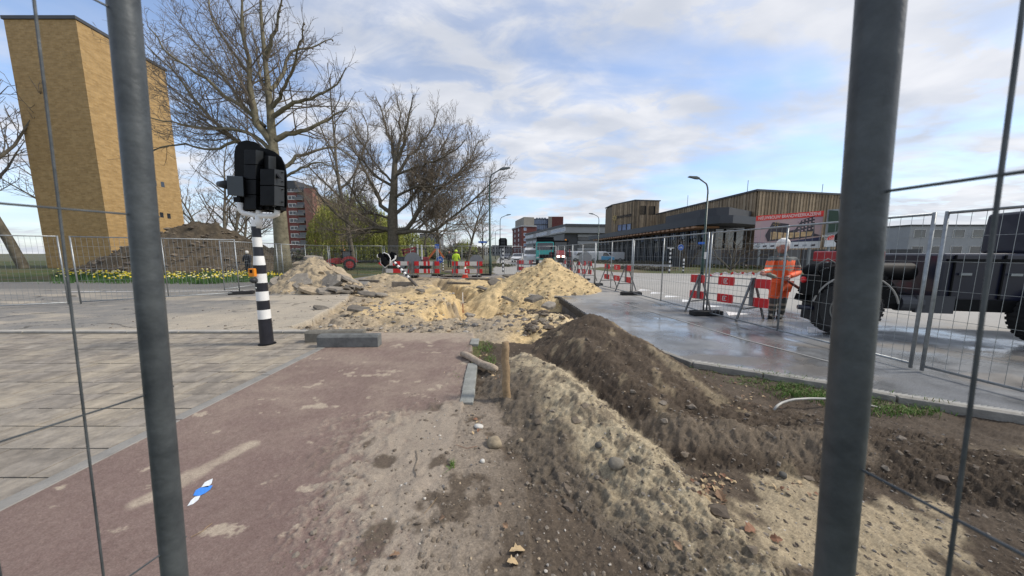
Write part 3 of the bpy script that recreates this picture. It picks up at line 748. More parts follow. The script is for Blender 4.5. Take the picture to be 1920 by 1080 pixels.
# the cut road slab: thickness of the asphalt at the notch
sl = MB(); m_cut = mat('cut_asphalt', (0.07, 0.063, 0.052), 0.9, 0, 0.4, 18, 0.4, 60)
n0, n1_, n2_ = G(975, 552), G(1048, 556), G(1105, 593)
pl = [n0, n1_, n2_, Vector((1.95, 5.3, 0))]
for p, q in zip(pl[:-1], pl[1:]):
    k = max(2, int((q - p).length / .12))
    for i in range(k):
        a_ = p.lerp(q, i / k); b_ = p.lerp(q, (i + 1) / k)
        nrm = Vector((-(q - p).y, (q - p).x, 0)).normalized()
        sl.bar(a_ - Vector((0, 0, .10 + rnd.uniform(0, .02))) + nrm * 0, b_ - Vector((0, 0, .10)), 0.05 + rnd.uniform(0, .02), 0.17)
tag(sl.build('slab_edge', m_cut), kind='structure')

# ---- scattered loose pieces: real geometry, joined
def scatter(name, n, region, rmin, rmax, mats, sq=(1, 1, .6), rids=None, sink=.3, jit=.3, seed=1, parent=None):
    rg = np.random.RandomState(seed)
    x0, x1, y0, y1 = region
    k = n * 6
    u = rg.rand(k); yy = 1 / (1 / y0 + u * (1 / y1 - 1 / y0)); xx = x0 + rg.rand(k) * (x1 - x0)
    z, reg, col, wet = terrain(xx[None, :], yy[None, :]); z = z[0]; reg = reg[0]
    ok = np.isin(reg, rids) if rids is not None else np.ones(k, bool)
    b = MB(); c = 0
    for i in np.nonzero(ok)[0][:n]:
        r = rmin + (rmax - rmin) * (rg.rand() ** 5.0)
        b.ico((xx[i], yy[i], z[i] + r * sq[2] * (1 - sink) * .6), r, rg.randint(len(mats)), jit, (sq[0] * rg.uniform(.7, 1.3), sq[1] * rg.uniform(.7, 1.3), sq[2]))
    o = b.build(name, mats, parent); o['kind'] = 'stuff'
    return o
m_clod = [mat('clod_dark', (0.105, 0.083, 0.062), 0.95, 0, 0.35, 30, .3), mat('clod_mid', (0.155, 0.125, 0.092), 0.95, 0, 0.3, 30, .3), mat('clod_grey', (0.20, 0.17, 0.135), 0.95, 0, 0.3, 30, .3)]
m_peb = [mat('pebble_pale', (0.50, 0.46, 0.40), 0.8), mat('pebble_grey', (0.30, 0.28, 0.25), 0.8), mat('pebble_tan', (0.42, 0.33, 0.22), 0.8), mat('pebble_dark', (0.14, 0.13, 0.12), 0.8)]
m_sandc = [mat('sand_lump', (0.50, 0.40, 0.25), 0.95, 0, .2, 20), mat('sand_lump_dark', (0.34, 0.26, 0.16), 0.95, 0, .2, 20)]
scatter('soil_clods', 6500, (-0.5, 4.2, 1.25, 5.6), .002, .015, m_clod, rids=[7, 8], seed=3, jit=.45, sink=.9)
scatter('heap_clumps', 260, (0.2, 4.2, 1.3, 5.2), .006, .045, m_clod, rids=[8], seed=33, jit=.5, sink=1.3, sq=(1, 1, .7))
scatter('pebbles', 1800, (-0.9, 4.2, 1.25, 5.6), .002, .010, m_peb, rids=[7, 8, 1], seed=4)
scatter('soil_crumbs', 700, (-1.15, -0.3, 1.25, 3.3), .002, .016, m_clod, rids=[1, 7], seed=5, jit=.45, sink=.9)
scatter('rubble_crumbs', 1800, (-5.0, 1.0, 5.7, 9.5), .008, .06, [m_peb[1], m_peb[2], m_clod[1], m_clod[2], m_peb[3]], rids=[5], seed=6, sq=(1.1, 1.1, .6))
scatter('dig_crumbs', 700, (-9.0, 1.9, 8.5, 17.0), .01, .09, [m_peb[1], m_clod[2], m_sandc[0], m_sandc[1], m_clod[1]], rids=[5, 10, 13], seed=7, jit=.4)
scatter('notch_clods', 700, (0.2, 1.9, 5.8, 10.4), .015, .09, m_clod, rids=[5, 12], seed=8)
scatter('sand_lumps', 1500, (-0.5, 3.4, 10.0, 14.5), .01, .07, m_sandc, rids=[9, 12], seed=9)
scatter('street_crumbs', 260, (-9.0, -2.8, 5.8, 11), .004, .03, [m_peb[1], m_clod[1], m_peb[3]], rids=[4], seed=10)
scatter('mound_clods', 900, (-32, -18, 20, 30), .03, .22, [m_clod[0], m_clod[1]], rids=[11], seed=12)

# broken slabs of the rubble pile: each one a piece
m_slab = [mat('slab_grey', (0.23, 0.205, 0.17), .9, 0, .3, 7, .5, 25), mat('slab_tan', (0.34, 0.275, 0.19), .9, 0, .3, 7, .5, 25), mat('slab_dark', (0.13, 0.115, 0.095), .9, 0, .3, 7, .5, 25)]
def slab(r, th, m, name='slab', parent=None, n=None, elong=1.0):
    n = n or rnd.randint(8, 12); b = MB(); a0 = rnd.random() * 6
    ring = []
    for k in range(n):
        a = a0 + 2 * math.pi * k / n + rnd.uniform(-.2, .2); rr = r * rnd.uniform(.66, 1.18)
        ring.append((rr * math.cos(a) * elong, rr * math.sin(a)))
    vs = [(x, y, -th / 2 + rnd.uniform(-.01, .01)) for x, y in ring] + [(x * .93, y * .93, th / 2 + rnd.uniform(-.012, .012)) for x, y in ring] + [(rnd.uniform(-.1, .1) * r, rnd.uniform(-.1, .1) * r, th / 2 + rnd.uniform(-.01, .05))]
    fs = [tuple(range(n - 1, -1, -1))] + [(i, (i + 1) % n, n + (i + 1) % n, n + i) for i in range(n)] + [(n + i, n + (i + 1) % n, 2 * n) for i in range(n)]
    b.add(vs, fs); o = b.build(name, m, parent, bevel=.008); return o
def put_slab(px, py, d, r, th, m, rot, elong=1.0, parent=None, name='slab'):
    o = slab(r, th, m, name, parent, elong=elong); p = PD(px, py, d)
    if parent is None or True: o.location = p
    o.rotation_euler = rot; return o
SL = [(530, 530, 11.6, .42, .12, 0, (.5, .25, .2), 1.5), (512, 545, 11.3, .35, .1, 2, (.3, .1, .8), 1.3), (563, 529, 11.4, .42, .13, 0, (.75, .1, -.1), 1.2), (585, 545, 10.9, .3, .1, 1, (.3, .2, .4), 1.4),
      (620, 531, 11.5, .44, .15, 0, (.95, .2, -.5), 1.1), (600, 510, 12.2, .34, .13, 1, (.5, .4, .3), 1.2), (578, 497, 12.5, .35, .13, 2, (.5, -.3, .4), 1.1), (588, 483, 12.9, .32, .1, 0, (.15, .1, .5), 1.3),
      (566, 493, 12.7, .3, .12, 1, (.3, -.2, .2), 1.2), (548, 508, 12.4, .3, .12, 0, (.3, -.5, .2), 1.2), (640, 512, 12.6, .3, .1, 1, (.4, .6, .2), 1.4), (655, 524, 12.2, .34, .09, 0, (.3, .5, .9), 1.5),
      (612, 545, 11.0, .32, .1, 0, (.3, 0, 1.2), 1.3), (640, 543, 11.1, .3, .09, 0, (.2, .2, .7), 1.4), (628, 555, 10.8, .22, .08, 1, (.2, -.1, .3), 1.2), (575, 555, 10.9, .2, .08, 2, (.2, .2, .6), 1.3),
      (537, 550, 11.0, .25, .07, 0, (.2, -.1, .2), 1.5), (520, 553, 11.0, .2, .06, 2, (.1, .1, .9), 1.4), (600, 492, 12.8, .22, .09, 0, (.7, .2, .1), 1.3), (612, 498, 12.7, .2, .08, 2, (.5, .7, .1), 1.4),
      (560, 512, 12.1, .28, .1, 1, (.8, -.2, .3), 1.2), (545, 522, 12.0, .3, .1, 2, (.5, -.4, .3), 1.2), (598, 530, 11.7, .26, .1, 1, (.6, .1, .3), 1.3), (665, 540, 11.6, .24, .08, 2, (.3, .3, .3), 1.3),
      (680, 545, 11.4, .2, .07, 0, (.2, .3, .8), 1.4), (590, 515, 12.1, .22, .1, 0, (.9, .3, .3), 1.1), (625, 505, 12.6, .22, .09, 1, (.4, .5, .6), 1.3), (648, 535, 11.8, .22, .08, 1, (.5, .3, .6), 1.3)]
for s_ in SL: put_slab(s_[0], s_[1], s_[2], s_[3], s_[4], m_slab[s_[5]], s_[6], s_[7], parent=TER[10])
for i in range(24):
    px = rnd.uniform(515, 690); k = 1 - abs(px - 588) / 110; py = 545 - k * rnd.uniform(0, 55)
    put_slab(px, py, 12.9 - (py - 480) / 70 * 1.9, rnd.uniform(.08, .17), rnd.uniform(.04, .09), m_slab[rnd.randrange(3)], (rnd.uniform(-.5, .9), rnd.uniform(-.6, .6), rnd.uniform(0, 3)), 1.3, parent=TER[10])
# loose slabs lying in the dig (pieces of the excavated ground)
for (px, py, d, r, th, mi, rot, el) in ((675, 580, 7.95, .26, .07, 2, (.12, .25, .1), 1.7), (603, 578, 8.0, .16, .05, 2, (.2, .3, .5), 1.6), (695, 552, 10.6, .22, .06, 2, (.2, .2, .3), 1.8),
                                       (715, 552, 10.7, .2, .06, 0, (.2, .1, 1.3), 1.4), (930, 532, 14.0, .35, .08, 2, (.4, .5, -.4), 1.6), (905, 540, 12.8, .2, .06, 2, (.3, .2, .4), 1.6), (790, 545, 11.5, .14, .05, 2, (.2, .2, .2), 1.5),
                                       (880, 590, 8.0, .12, .05, 0, (.2, .2, .2), 1.4), (950, 560, 9.6, .2, .07, 2, (.1, .4, .6), 1.5), (1000, 560, 9.6, .25, .08, 2, (.1, -.1, .6), 1.6), (1030, 573, 8.8, .2, .08, 0, (.3, -.1, .6), 1.4)):
    put_slab(px, py, d, r, th, m_slab[mi], rot, el, parent=TER[5])
# old kerbs still standing in the dig
for (px, py, l, h, rz) in ((755, 534, 1.0, .28, .06), (692, 527, 1.1, .14, .0), (895, 523, 1.4, .12, .03), (860, 531, 1.2, .1, .05)):
    p = G(px, py); b = MB(); b.box((0, 0, 0), (l, .14, h), jit=.01); o = b.build('buried_kerb', m_slab[2 if h < .2 else 0], TER[5], bevel=.01); o.location = (p.x, p.y, .0); o.rotation_euler = (0.05, 0.03, rz)
# ------------------------------------------------------------------ trees
def wander(p0, d0, length, nseg, wig, up, r_):
    pts = [Vector(p0)]; d = Vector(d0).normalized()
    for i in range(nseg):
        d = (d + Vector((r_.gauss(0, wig), r_.gauss(0, wig), r_.gauss(0, wig) + up))).normalized()
        pts.append(pts[-1] + d * (length / nseg))
    return pts
def resample(pts, n):
    L_ = [0]
    for a, b in zip(pts[:-1], pts[1:]): L_.append(L_[-1] + (b - a).length)
    o = []
    for i in range(n + 1):
        t = L_[-1] * i / n; j = 0
        while j < len(pts) - 2 and L_[j + 1] < t: j += 1
        k = (t - L_[j]) / max(1e-6, L_[j + 1] - L_[j]); o.append(pts[j].lerp(pts[j + 1], k))
    return o, L_[-1]
def branch(mb, pts, r0, r1, n): mb.tube(pts, [r0 + (r1 - r0) * i / (len(pts) - 1) for i in range(len(pts))], n, cap=False)
RM = 0.01
def grow(crown, pts, length, rbase, level, r_, dens, spread, up, maxlev, start=0.15, lr=0.55):
    n = len(pts) - 1
    num = max(2, int(length * dens[level]))
    num = min(num, 42)
    for i in range(num):
        t = start + (1 - start) * (i + r_.random()) / num
        f = t * n; j = min(n - 1, int(f)); p = pts[j].lerp(pts[j + 1], f - j)
        dr = (pts[j + 1] - pts[j]).normalized()
        perp = dr.cross(Vector((r_.gauss(0, 1), r_.gauss(0, 1), r_.gauss(0, 1)))).normalized()
        a = spread * r_.uniform(.65, 1.25)
        d = (dr * math.cos(a) + perp * math.sin(a)); d.z += up * 0.4
        ln = length * lr * (1.15 - 0.72 * t) * r_.uniform(.6, 1.2)
        if ln < 0.2: continue
        rb = max(RM * 1.3, rbase * (1 - 0.75 * t) * 0.42)
        ns = 4 if level < maxlev - 1 else 3
        q = wander(p, d, ln, ns, 0.12, up * .22, r_)
        branch(crown, q, rb, max(RM * .75, rb * 0.3), 3 if level >= 1 else 4)
        if level < maxlev: grow(crown, q, ln, rb, level + 1, r_, dens, spread, up, maxlev, 0.12, lr)
def px_pts(lst, d, dz=0.0, n=8):
    """pixel path to 3D limb; dz = depth gained over its length"""
    k = len(lst); P = [PD(x, y, d + dz * i / (k - 1)) for i, (x, y) in enumerate(lst)]; P = [P[0] * 2 - P[1]] + P + [P[-1] * 2 - P[-2]]; pts = []
    for i in range(1, k):
        for s in range(4):
            t = s / 4; a, b, c, e = P[i - 1], P[i], P[i + 1], P[i + 2]
            pts.append(.5 * ((2 * b) + (c - a) * t + (2 * a - 5 * b + 4 * c - e) * t * t + (3 * b - a - 3 * c + e) * t ** 3))
    pts.append(P[k])
    return resample(pts, n)
def finish_tree(name, base, tr, cr, mt, mc, label, cat='tree', group=None):
    o = empty(name, base, 0, label, cat, group); b = Vector(base)
    for mb_ in (tr, cr): mb_.v = [(v[0] - b.x, v[1] - b.y, v[2] - b.z) for v in mb_.v]
    tr.build('trunk', mt, o, smooth=True); cr.build('crown', mc, o)
    return o
rt = random.Random(5)
RM = 0.0072
# big plane tree on the left
D1 = 18.0; tr = MB(); cr = MB()
tk, _ = px_pts([(532, 512), (527, 440), (520, 350), (514, 290), (510, 255), (507, 210), (502, 160), (497, 110), (492, 60), (489, 20), (487, -50)], D1, 0, 16)
tr.tube(tk, [.50, .40, .37, .35, .33, .31, .28, .24, .21, .18, .16, .13, .11, .09, .07, .05, .03], 12)
limbs = [([(512, 272), (495, 245), (480, 225), (470, 170), (465, 110), (455, 60), (452, 0), (448, -50)], -1.2, .20),
         ([(516, 300), (478, 283), (440, 262), (415, 240), (370, 195), (347, 160), (315, 125), (277, 88)], 1.5, .17),
         ([(505, 280), (470, 250), (420, 242), (350, 235), (300, 225), (258, 218)], -1.5, .12),
         ([(497, 238), (460, 205), (420, 180), (390, 150), (350, 125), (310, 95), (280, 50)], -2.5, .13),
         ([(480, 225), (450, 190), (430, 160), (400, 120), (370, 85), (340, 50)], 2.5, .11),
         ([(516, 262), (545, 248), (580, 240), (620, 220), (655, 200)], 1, .16),
         ([(510, 220), (545, 195), (580, 185), (620, 165), (650, 130)], -2, .13),
         ([(507, 168), (530, 140), (542, 100), (580, 90), (622, 72)], 1.5, .11),
         ([(500, 112), (515, 60), (525, 20), (532, -30)], -1, .10),
         ([(520, 325), (550, 298), (590, 285), (630, 275), (665, 300)], 2.0, .12),
         ([(522, 340), (565, 315), (600, 305), (640, 322)], -1.5, .08),
         ([(468, 140), (440, 100), (410, 60), (395, 20), (380, -30)], 1.5, .09),
         ([(450, 262), (400, 280), (350, 272), (300, 275), (262, 300)], -1, .08),
         ([(512, 200), (490, 150), (480, 90), (470, 40)], 3, .1), ([(512, 200), (540, 150), (560, 90), (570, 40)], -3, .1)]
for lst, dz, r0 in limbs:
    p, ln = px_pts(lst, D1, dz, 13)
    p = [p[0]] + [q + Vector((rt.gauss(0, .03), rt.gauss(0, .05), rt.gauss(0, .03))) for q in p[1:]]
    branch(tr, p, r0, .022, 7)
    grow(cr, p, ln, r0 * .8, 0, rt, [3.0, 3.8, 5.0, 5.5], .80, .18, 3, .12, .45)
grow(cr, tk, 17, .2, 0, rt, [1.2, 2.6, 4.0, 5.0], .9, .25, 3, .4, .2)
T1 = finish_tree('plane_tree', G(532, 508) * 1.0 if False else PD(532, 512, D1), tr, cr, m_barkp, m_twig, 'tall bare plane tree with pale mottled trunk behind the near striped signal')
# seed balls hanging in its outer twigs
sb = MB(); vs = T1.children[1].data.vertices
cand = [v.co for v in vs if v.co.x > 1.0 and v.co.z > 11.0]
for i in range(110):
    c = rt.choice(cand); sb.ico((c.x, c.y, c.z - .08), .045)
tag(sb.build('seed_balls', m_twig, T1), kind='stuff')

# spreading central tree
RM = 0.0105
D2 = 30.0; tr = MB(); cr = MB()
tk, _ = px_pts([(737, 503), (737, 440), (736, 400), (739, 350), (740, 310), (742, 285)], D2, 0, 10)
tr.tube(tk, [.62, .52, .50, .50, .48, .44, .38, .34, .30, .24, .16], 12)
limbs = [([(741, 320), (735, 270), (725, 240), (715, 205), (703, 180)], 1.5, .2), ([(742, 305), (757, 270), (762, 240), (770, 200), (775, 178)], -1.5, .19),
         ([(741, 330), (770, 292), (795, 262), (815, 232), (822, 205)], 2, .17), ([(735, 400), (715, 385), (706, 360), (690, 330), (668, 290), (655, 262)], -2, .22),
         ([(735, 434), (700, 426), (680, 433), (660, 425), (630, 400), (600, 370), (583, 335)], -3, .24), ([(700, 427), (706, 405), (690, 395), (672, 380), (652, 345), (630, 318)], 0.5, .13),
         ([(742, 432), (765, 425), (785, 395), (810, 365), (845, 340), (870, 315), (890, 280), (898, 262)], 2, .26), ([(742, 437), (780, 434), (815, 432), (848, 408), (880, 380), (912, 352), (930, 332)], -3, .2),
         ([(741, 372), (762, 358), (785, 350), (825, 350), (852, 325)], -2, .14), ([(741, 402), (757, 390), (772, 370), (802, 330), (820, 290), (838, 258), (850, 238)], 3, .17),
         ([(738, 350), (705, 330), (680, 300), (690, 250), (680, 215)], 3, .15), ([(739, 345), (700, 300), (660, 240), (640, 230)], -1, .12), ([(736, 410), (690, 400), (655, 400), (615, 385)], 3, .12),
         ([(740, 330), (790, 310), (840, 290), (872, 262)], -3, .13), ([(741, 310), (750, 250), (748, 200), (742, 176)], 0, .14), ([(810, 366), (830, 300), (860, 255)], 1, .09), ([(735, 432), (690, 436), (640, 440), (600, 425)], 3, .12)]
for lst, dz, r0 in limbs:
    p, ln = px_pts(lst, D2, dz, 13)
    p = [p[0]] + [q + Vector((rt.gauss(0, .05), rt.gauss(0, .1), rt.gauss(0, .05))) for q in p[1:]]
    branch(tr, p, r0, .035, 7)
    grow(cr, p, ln, r0 * .85, 0, rt, [2.7, 3.5, 4.5, 5.0], .74, .24, 3, .10, .46)
T2 = finish_tree('spreading_tree', PD(737, 503, D2), tr, cr, m_bark, m_twig_l, 'broad bare tree with thick low limbs above the back fence')

RM = 0.010
# other bare trees: three shapes, placed as copies
def auto_tree(h, seed, stems=1, spreadx=.33):
    r_ = random.Random(seed); tr = MB(); cr = MB()
    for s_ in range(stems):
        d = Vector((r_.uniform(-.12, .12) + (.18 if s_ else -.06) * (stems > 1), 0, 1))
        p = wander((s_ * .3, 0, 0), d, h, 9, .05, .04, r_)
        rr = h * .016
        branch(tr, p, rr, .02, 7)
        for i in range(13):
            t = .25 + .72 * i / 13; f = t * 9; j = int(f); q0 = p[j].lerp(p[j + 1], f - j); a = r_.random() * 6.28
            d2 = Vector((math.cos(a), math.sin(a), .75)); ln = h * spreadx * (1.15 - .8 * t) * 1.25
            q = wander(q0, d2, ln, 5, .13, .10, r_); branch(tr, q, rr * (1 - t) * .6 + .015, .012, 5)
            grow(cr, q, ln, rr * (1 - t) * .5 + .012, 0, r_, [2.6, 3.0, 3.4], .75, .22, 2, .15, .46)
    o = empty('bare_tree', (0, 0, 0), 0, 'x', 'tree'); tr.build('trunk', m_bark, o, smooth=True); cr.build('crown', m_twig, o)
    return o
protos = [auto_tree(12, 21), auto_tree(12, 22, 2), auto_tree(12, 23, 1, .42)]
used_p = [False] * 3
def tree_at(px, d, top, k, label, rz=0.0, wide=1.0, group=None):
    base = PD(px, 475, d); h = HC + (475 - top) / F * d
    s_ = h / 12.0
    if not used_p[k]: o = protos[k]; used_p[k] = True; o.location = (base.x, d, 0); o.rotation_euler = (0, 0, rz); o.scale = (s_ * wide, s_ * wide, s_); o['label'] = label
    else: o = dup(protos[k], (base.x, d, 0), rz, label); o.scale = (s_ * wide, s_ * wide, s_)
    if group: o['group'] = group
    return o
tree_at(663, 38, 168, 0, 'slender bare tree between the plane tree and the broad spreading tree', 0.4, .85)
tree_at(425, 30, 262, 1, 'twin stemmed bare tree at the right end of the earth mound', 1.0, .9)
tree_at(452, 34, 330, 2, 'smaller bare tree beside the twin stemmed tree behind the mound', 2.0, 1.2)
tree_at(826, 44, 318, 1, 'bare tree with forked trunk behind the blue parking signs', 2.4, 1.0)
tree_at(876, 50, 335, 2, 'bare tree left of the near left street lamp', 0.3, 1.1)
tree_at(905, 72, 395, 0, 'small distant bare tree behind the street name sign', 1.3, 1.3)
tree_at(792, 60, 372, 0, 'distant bare tree right of the spreading trunk', 2.6, 1.3)
tree_at(602, 60, 300, 2, 'bare tree in front of the tan gable wall', 1.9, 1.0)
tree_at(470, 48, 372, 0, 'thin distant bare tree seen left of the striped signal pole', 3.1, 1.3)
tree_at(395, 46, 330, 2, 'bare tree rising behind the top of the earth mound', 4.1, 1.0)
tree_at(854, 85, 425, 1, 'far bare tree behind the cyclist', 4.1, 1.5)
tree_at(40, 30, 60, 2, 'bare tree at the far left beside the yellow building', 4.5, 1.0)
tree_at(150, 48, 250, 0, 'bare tree behind the far left fence left of the yellow building', 1.5, 1.2)
# bushy multi stem tree in front of the fire station
def bush(px, d, w, h, seed, label, name='bushy_tree', stems=9, m=m_twig, lean=.55):
    r_ = random.Random(seed); tr = MB(); cr = MB()
    for i in range(stems):
        a = r_.random() * 6.28; p = wander((0, 0, 0), (math.cos(a) * lean, math.sin(a) * lean, 1), h * r_.uniform(.8, 1.05), 6, .16, .0, r_)
        branch(tr, p, h * .014, .008, 5); grow(cr, p, h, h * .01, 0, r_, [12 / h, 3.5, 4], .8, .05, 2, .22, .34)
    b = PD(px, 475, d); o = empty(name, (b.x, d, 0), 0, label, 'tree'); k = w / (h * lean * 1.5)
    tr.build('trunk', m_bark, o, smooth=True); cr.build('crown', m, o); o.scale = (k, k, 1)
    return o
m_twb = mat('brown_twig', (0.09, 0.062, 0.038), 0.9, 0, 0.3, 2)
bush(1372, 27.0, 4.6, 4.0, 31, 'brown many stemmed bushy tree in front of the dark glass hall', m=m_twb)
bush(1290, 33.0, 3.4, 3.6, 32, 'brown bush behind the right street lamp', m=m_twb)
# willow with young green leaves
def willow(px, d, w, h, seed, label, strands=520):
    r_ = random.Random(seed); b0 = PD(px, 475, d); tr = MB(); cr = MB(); lf = MB()
    tr.tube(wander((0, 0, 0), (0, 0, 1), h * .6, 6, .06, 0, r_), [h * .045, h * .04, h * .035, h * .03, h * .025, h * .018, h * .01], 8)
    for i in range(9):
        a = i * .7; branch(tr, wander((0, 0, h * .4), (math.cos(a), math.sin(a), .9), h * .5, 5, .1, -.05, r_), h * .015, .03, 5)
    for i in range(strands):
        a = r_.random() * 6.28; rr = w / 2 * math.sqrt(r_.random()); zt = h * (1.02 - .5 * (rr / (w / 2)) ** 2.2) * r_.uniform(.78, 1.0)
        zb = max(.5, zt - h * r_.uniform(.25, .75)); x, y = rr * math.cos(a), rr * math.sin(a)
        n = 7; px_, py_ = x, y; pts = []
        for k in range(n + 1): pts.append(Vector((px_, py_, zt + (zb - zt) * k / n))); px_ += r_.gauss(0, .05) + x * .012; py_ += r_.gauss(0, .05) + y * .012
        cr.tube(pts, .014, 3, cap=False)
        for k in range(26):
            q = pts[min(n - 1, int(k / 26 * n))].lerp(pts[min(n, int(k / 26 * n) + 1)], r_.random()); s_ = r_.uniform(.10, .22); aa = r_.random() * 6.28
            v = Vector((math.cos(aa) * s_ * .6, math.sin(aa) * s_ * .6, 0)); u = Vector((r_.uniform(-.05, .05), r_.uniform(-.05, .05), -s_ * 1.5))
            lf.add([q - v, q + v * .2 + u * .3, q + u + v, q + v], [(0, 1, 2, 3)], r_.randrange(3))
    o = empty('willow_tree', (b0.x, d, 0), 0, label, 'tree'); tr.build('trunk', m_bark, o); cr.build('twigs', m_wst, o)
    lf.build('foliage', m_wl, o)
    return o
m_wst = mat('willow_twig', (0.14, 0.13, 0.04), .9)
m_wl = [mat('willow_leaf_a', (0.26, 0.29, 0.05), .8, 0, .3, 1.5), mat('willow_leaf_b', (0.19, 0.22, 0.04), .8, 0, .3, 1.5), mat('willow_leaf_c', (0.34, 0.36, 0.08), .8, 0, .3, 1.5)]
willow(664, 54, 13.5, 12.5, 41, 'wide green weeping willow in front of the tan gable wall', 1000)
willow(712, 50, 8, 8.8, 42, 'green willow close behind the broad trunk on its left side', 520)
willow(762, 58, 6.5, 7.0, 43, 'green willow right of the broad trunk', 240)
willow(800, 74, 6, 6, 44, 'small pale green tree right of the red equipment', 160)
willow(872, 96, 8, 6.5, 45, 'low green tree far behind the cyclist', 160)

# low hedges and shrub beds
def hedge(name, pts, w, h, n, mts, label, cat='hedge', kind=None, size=.10, seed=3):
    r_ = random.Random(seed); b = MB(); pts = [Vector(p) for p in pts]; tot = sum((q - p).length for p, q in zip(pts[:-1], pts[1:]))
    rs, _ = resample(pts, 40)
    for i in range(n):
        f = r_.random() * 40; j = min(39, int(f)); c = rs[j].lerp(rs[j + 1], f - j)
        c = c + Vector((r_.gauss(0, w * .35), r_.gauss(0, w * .35), 0)); z = h * r_.random() ** .7 * (.75 + .5 * mnoise.noise(c * .8))
        s_ = size * r_.uniform(.5, 1.3); d = Vector((r_.gauss(0, 1), r_.gauss(0, 1), r_.gauss(0, 1))).normalized(); e = d.cross(Vector((r_.gauss(0, 1), r_.gauss(0, 1), r_.gauss(0, 1)))).normalized()
        p = Vector((c.x, c.y, max(.01, z)))
        b.add([p - d * s_, p + e * s_ * .5, p + d * s_, p - e * s_ * .5], [(0, 1, 2, 3)], r_.randrange(len(mts)))
        if i % 3 == 0: b.tube([Vector((c.x, c.y, 0)), p], .008, 3, cap=False)
    o = b.build(name, mts); tag(o, label, cat, kind=kind); return o
m_hg = [mat('hedge_green', (0.06, 0.085, 0.025), .9), mat('hedge_brown', (0.11, 0.085, 0.055), .9), mat('hedge_olive', (0.085, 0.09, 0.04), .9)]
m_br = [mat('bed_brown', (0.115, 0.085, 0.06), .9), mat('bed_grey', (0.15, 0.13, 0.10), .9), m_hg[2]]
P3 = lambda px, py: G(px, py)
tag(hedge('planted_island', [P3(1165, 503), P3(1210, 505), P3(1245, 508)], 1.4, .35, 2600, m_br, None, kind='stuff', size=.09), 'low bare brown shrub bed on the traffic island', 'shrubs')
tag(hedge('shrub_bed', [P3(1085, 493), P3(1180, 493.5), P3(1290, 496)], 1.2, .45, 2600, m_br, None, kind='stuff', size=.10, seed=4), 'brown shrub strip along the far pavement before the dark hall', 'shrubs')
tag(hedge('grass_verge', [P3(1290, 500), P3(1400, 503), P3(1560, 508), P3(1900, 515)], 1.5, .35, 6500, [m_hg[0], m_hg[2], m_hg[1]], None, kind='stuff', size=.10, seed=5), 'green and brown planted verge behind the worker', 'plants')
tag(hedge('median_grass', [P3(895, 500), P3(925, 498), P3(950, 500)], 1.6, .30, 2600, m_hg, None, kind='stuff', size=.10, seed=6), 'grassy central island around the small signal and lamp', 'plants')
tag(hedge('far_hedge', [(-75, 62, 0), (-40, 66, 0), (-10, 78, 0)], 3.0, 2.6, 9000, [m_br[0], m_br[1], m_hg[2], m_hg[0]], None, kind='stuff', size=.35, seed=7), 'brown and green hedge line far behind the back fence', 'hedge')
tag(hedge('distant_trees', [(-60, 240, 0), (-10, 300, 0), (30, 330, 0), (60, 330, 0)], 10, 9, 5000, [m_twig, m_br[0], m_hg[2]], None, kind='stuff', size=1.0, seed=8), 'distant tree line closing the road at the horizon', 'trees')
# daffodil bed
m_dl = mat('daffodil_leaf', (0.05, 0.12, 0.025), .7, 0, .3, 3); m_dy = mat('daffodil_yellow', (0.80, 0.62, 0.03), .6); m_dp = mat('daffodil_pale', (0.80, 0.74, 0.35), .6)
def daff(px, py, spread, n, b, fl):
    c0 = G(px, py)
    for i in range(n):
        x = c0.x + rnd.gauss(0, spread); y = c0.y + rnd.gauss(0, spread * .5)
        if y > 24: continue
        h = rnd.uniform(.22, .42); a = rnd.random() * 6.28; v = Vector((math.cos(a), math.sin(a), 0)) * .013; t = Vector((rnd.gauss(0, .06), rnd.gauss(0, .06), h))
        p = Vector((x, y, 0)); b.add([p - v, p + v, p + t], [(0, 1, 2)])
        if fl and rnd.random() < fl: b.ico(p + t, rnd.uniform(.035, .055), rnd.choice((1, 1, 2)), .2, (1, 1, .8))
b = MB()
for i in range(150): daff(rnd.uniform(120, 575), rnd.choice((526, 522, 519, 524)) + rnd.uniform(-6, 6), .35, 60, b, .07 if rnd.random() < .8 else .02)
tag(b.build('daffodil_bed', [m_dl, m_dy, m_dp]), 'strip of flowering yellow daffodils behind the left fence', 'flowers', kind='stuff')
# ------------------------------------------------------------------ buildings
m_ybrick = brick_mat('yellow_brick', (0.42, 0.275, 0.115), (0.33, 0.205, 0.075), (0.36, 0.27, 0.16), 1.0, .44, .14, patch=.16)
m_rbrick = brick_mat('red_brick', (0.17, 0.045, 0.035), (0.22, 0.07, 0.055), (0.22, 0.15, 0.13), 1.0, .5, .18)
m_dbrick = brick_mat('dark_red_brick', (0.11, 0.028, 0.026), (0.14, 0.04, 0.035), (0.12, 0.07, 0.06), 1.0, .5, .18)
m_pbrick = brick_mat('pinkish_brick', (0.24, 0.105, 0.08), (0.29, 0.13, 0.10), (0.26, 0.18, 0.15), 1.0, .5, .18)
m_tan = brick_mat('tan_brick', (0.33, 0.21, 0.11), (0.29, 0.18, 0.09), (0.3, 0.22, 0.15), 1.0, .5, .18)
m_grey = mat('grey_cladding', (0.14, 0.145, 0.15), .6, 0, .15, .3); m_greyd = mat('dark_grey_cladding', (0.05, 0.053, 0.06), .6, 0, .15, .3)
m_greyl = mat('light_grey_panel', (0.30, 0.31, 0.32), .6, 0, .1, .3); m_beige = mat('beige_panel', (0.26, 0.24, 0.205), .7, 0, .12, .3)
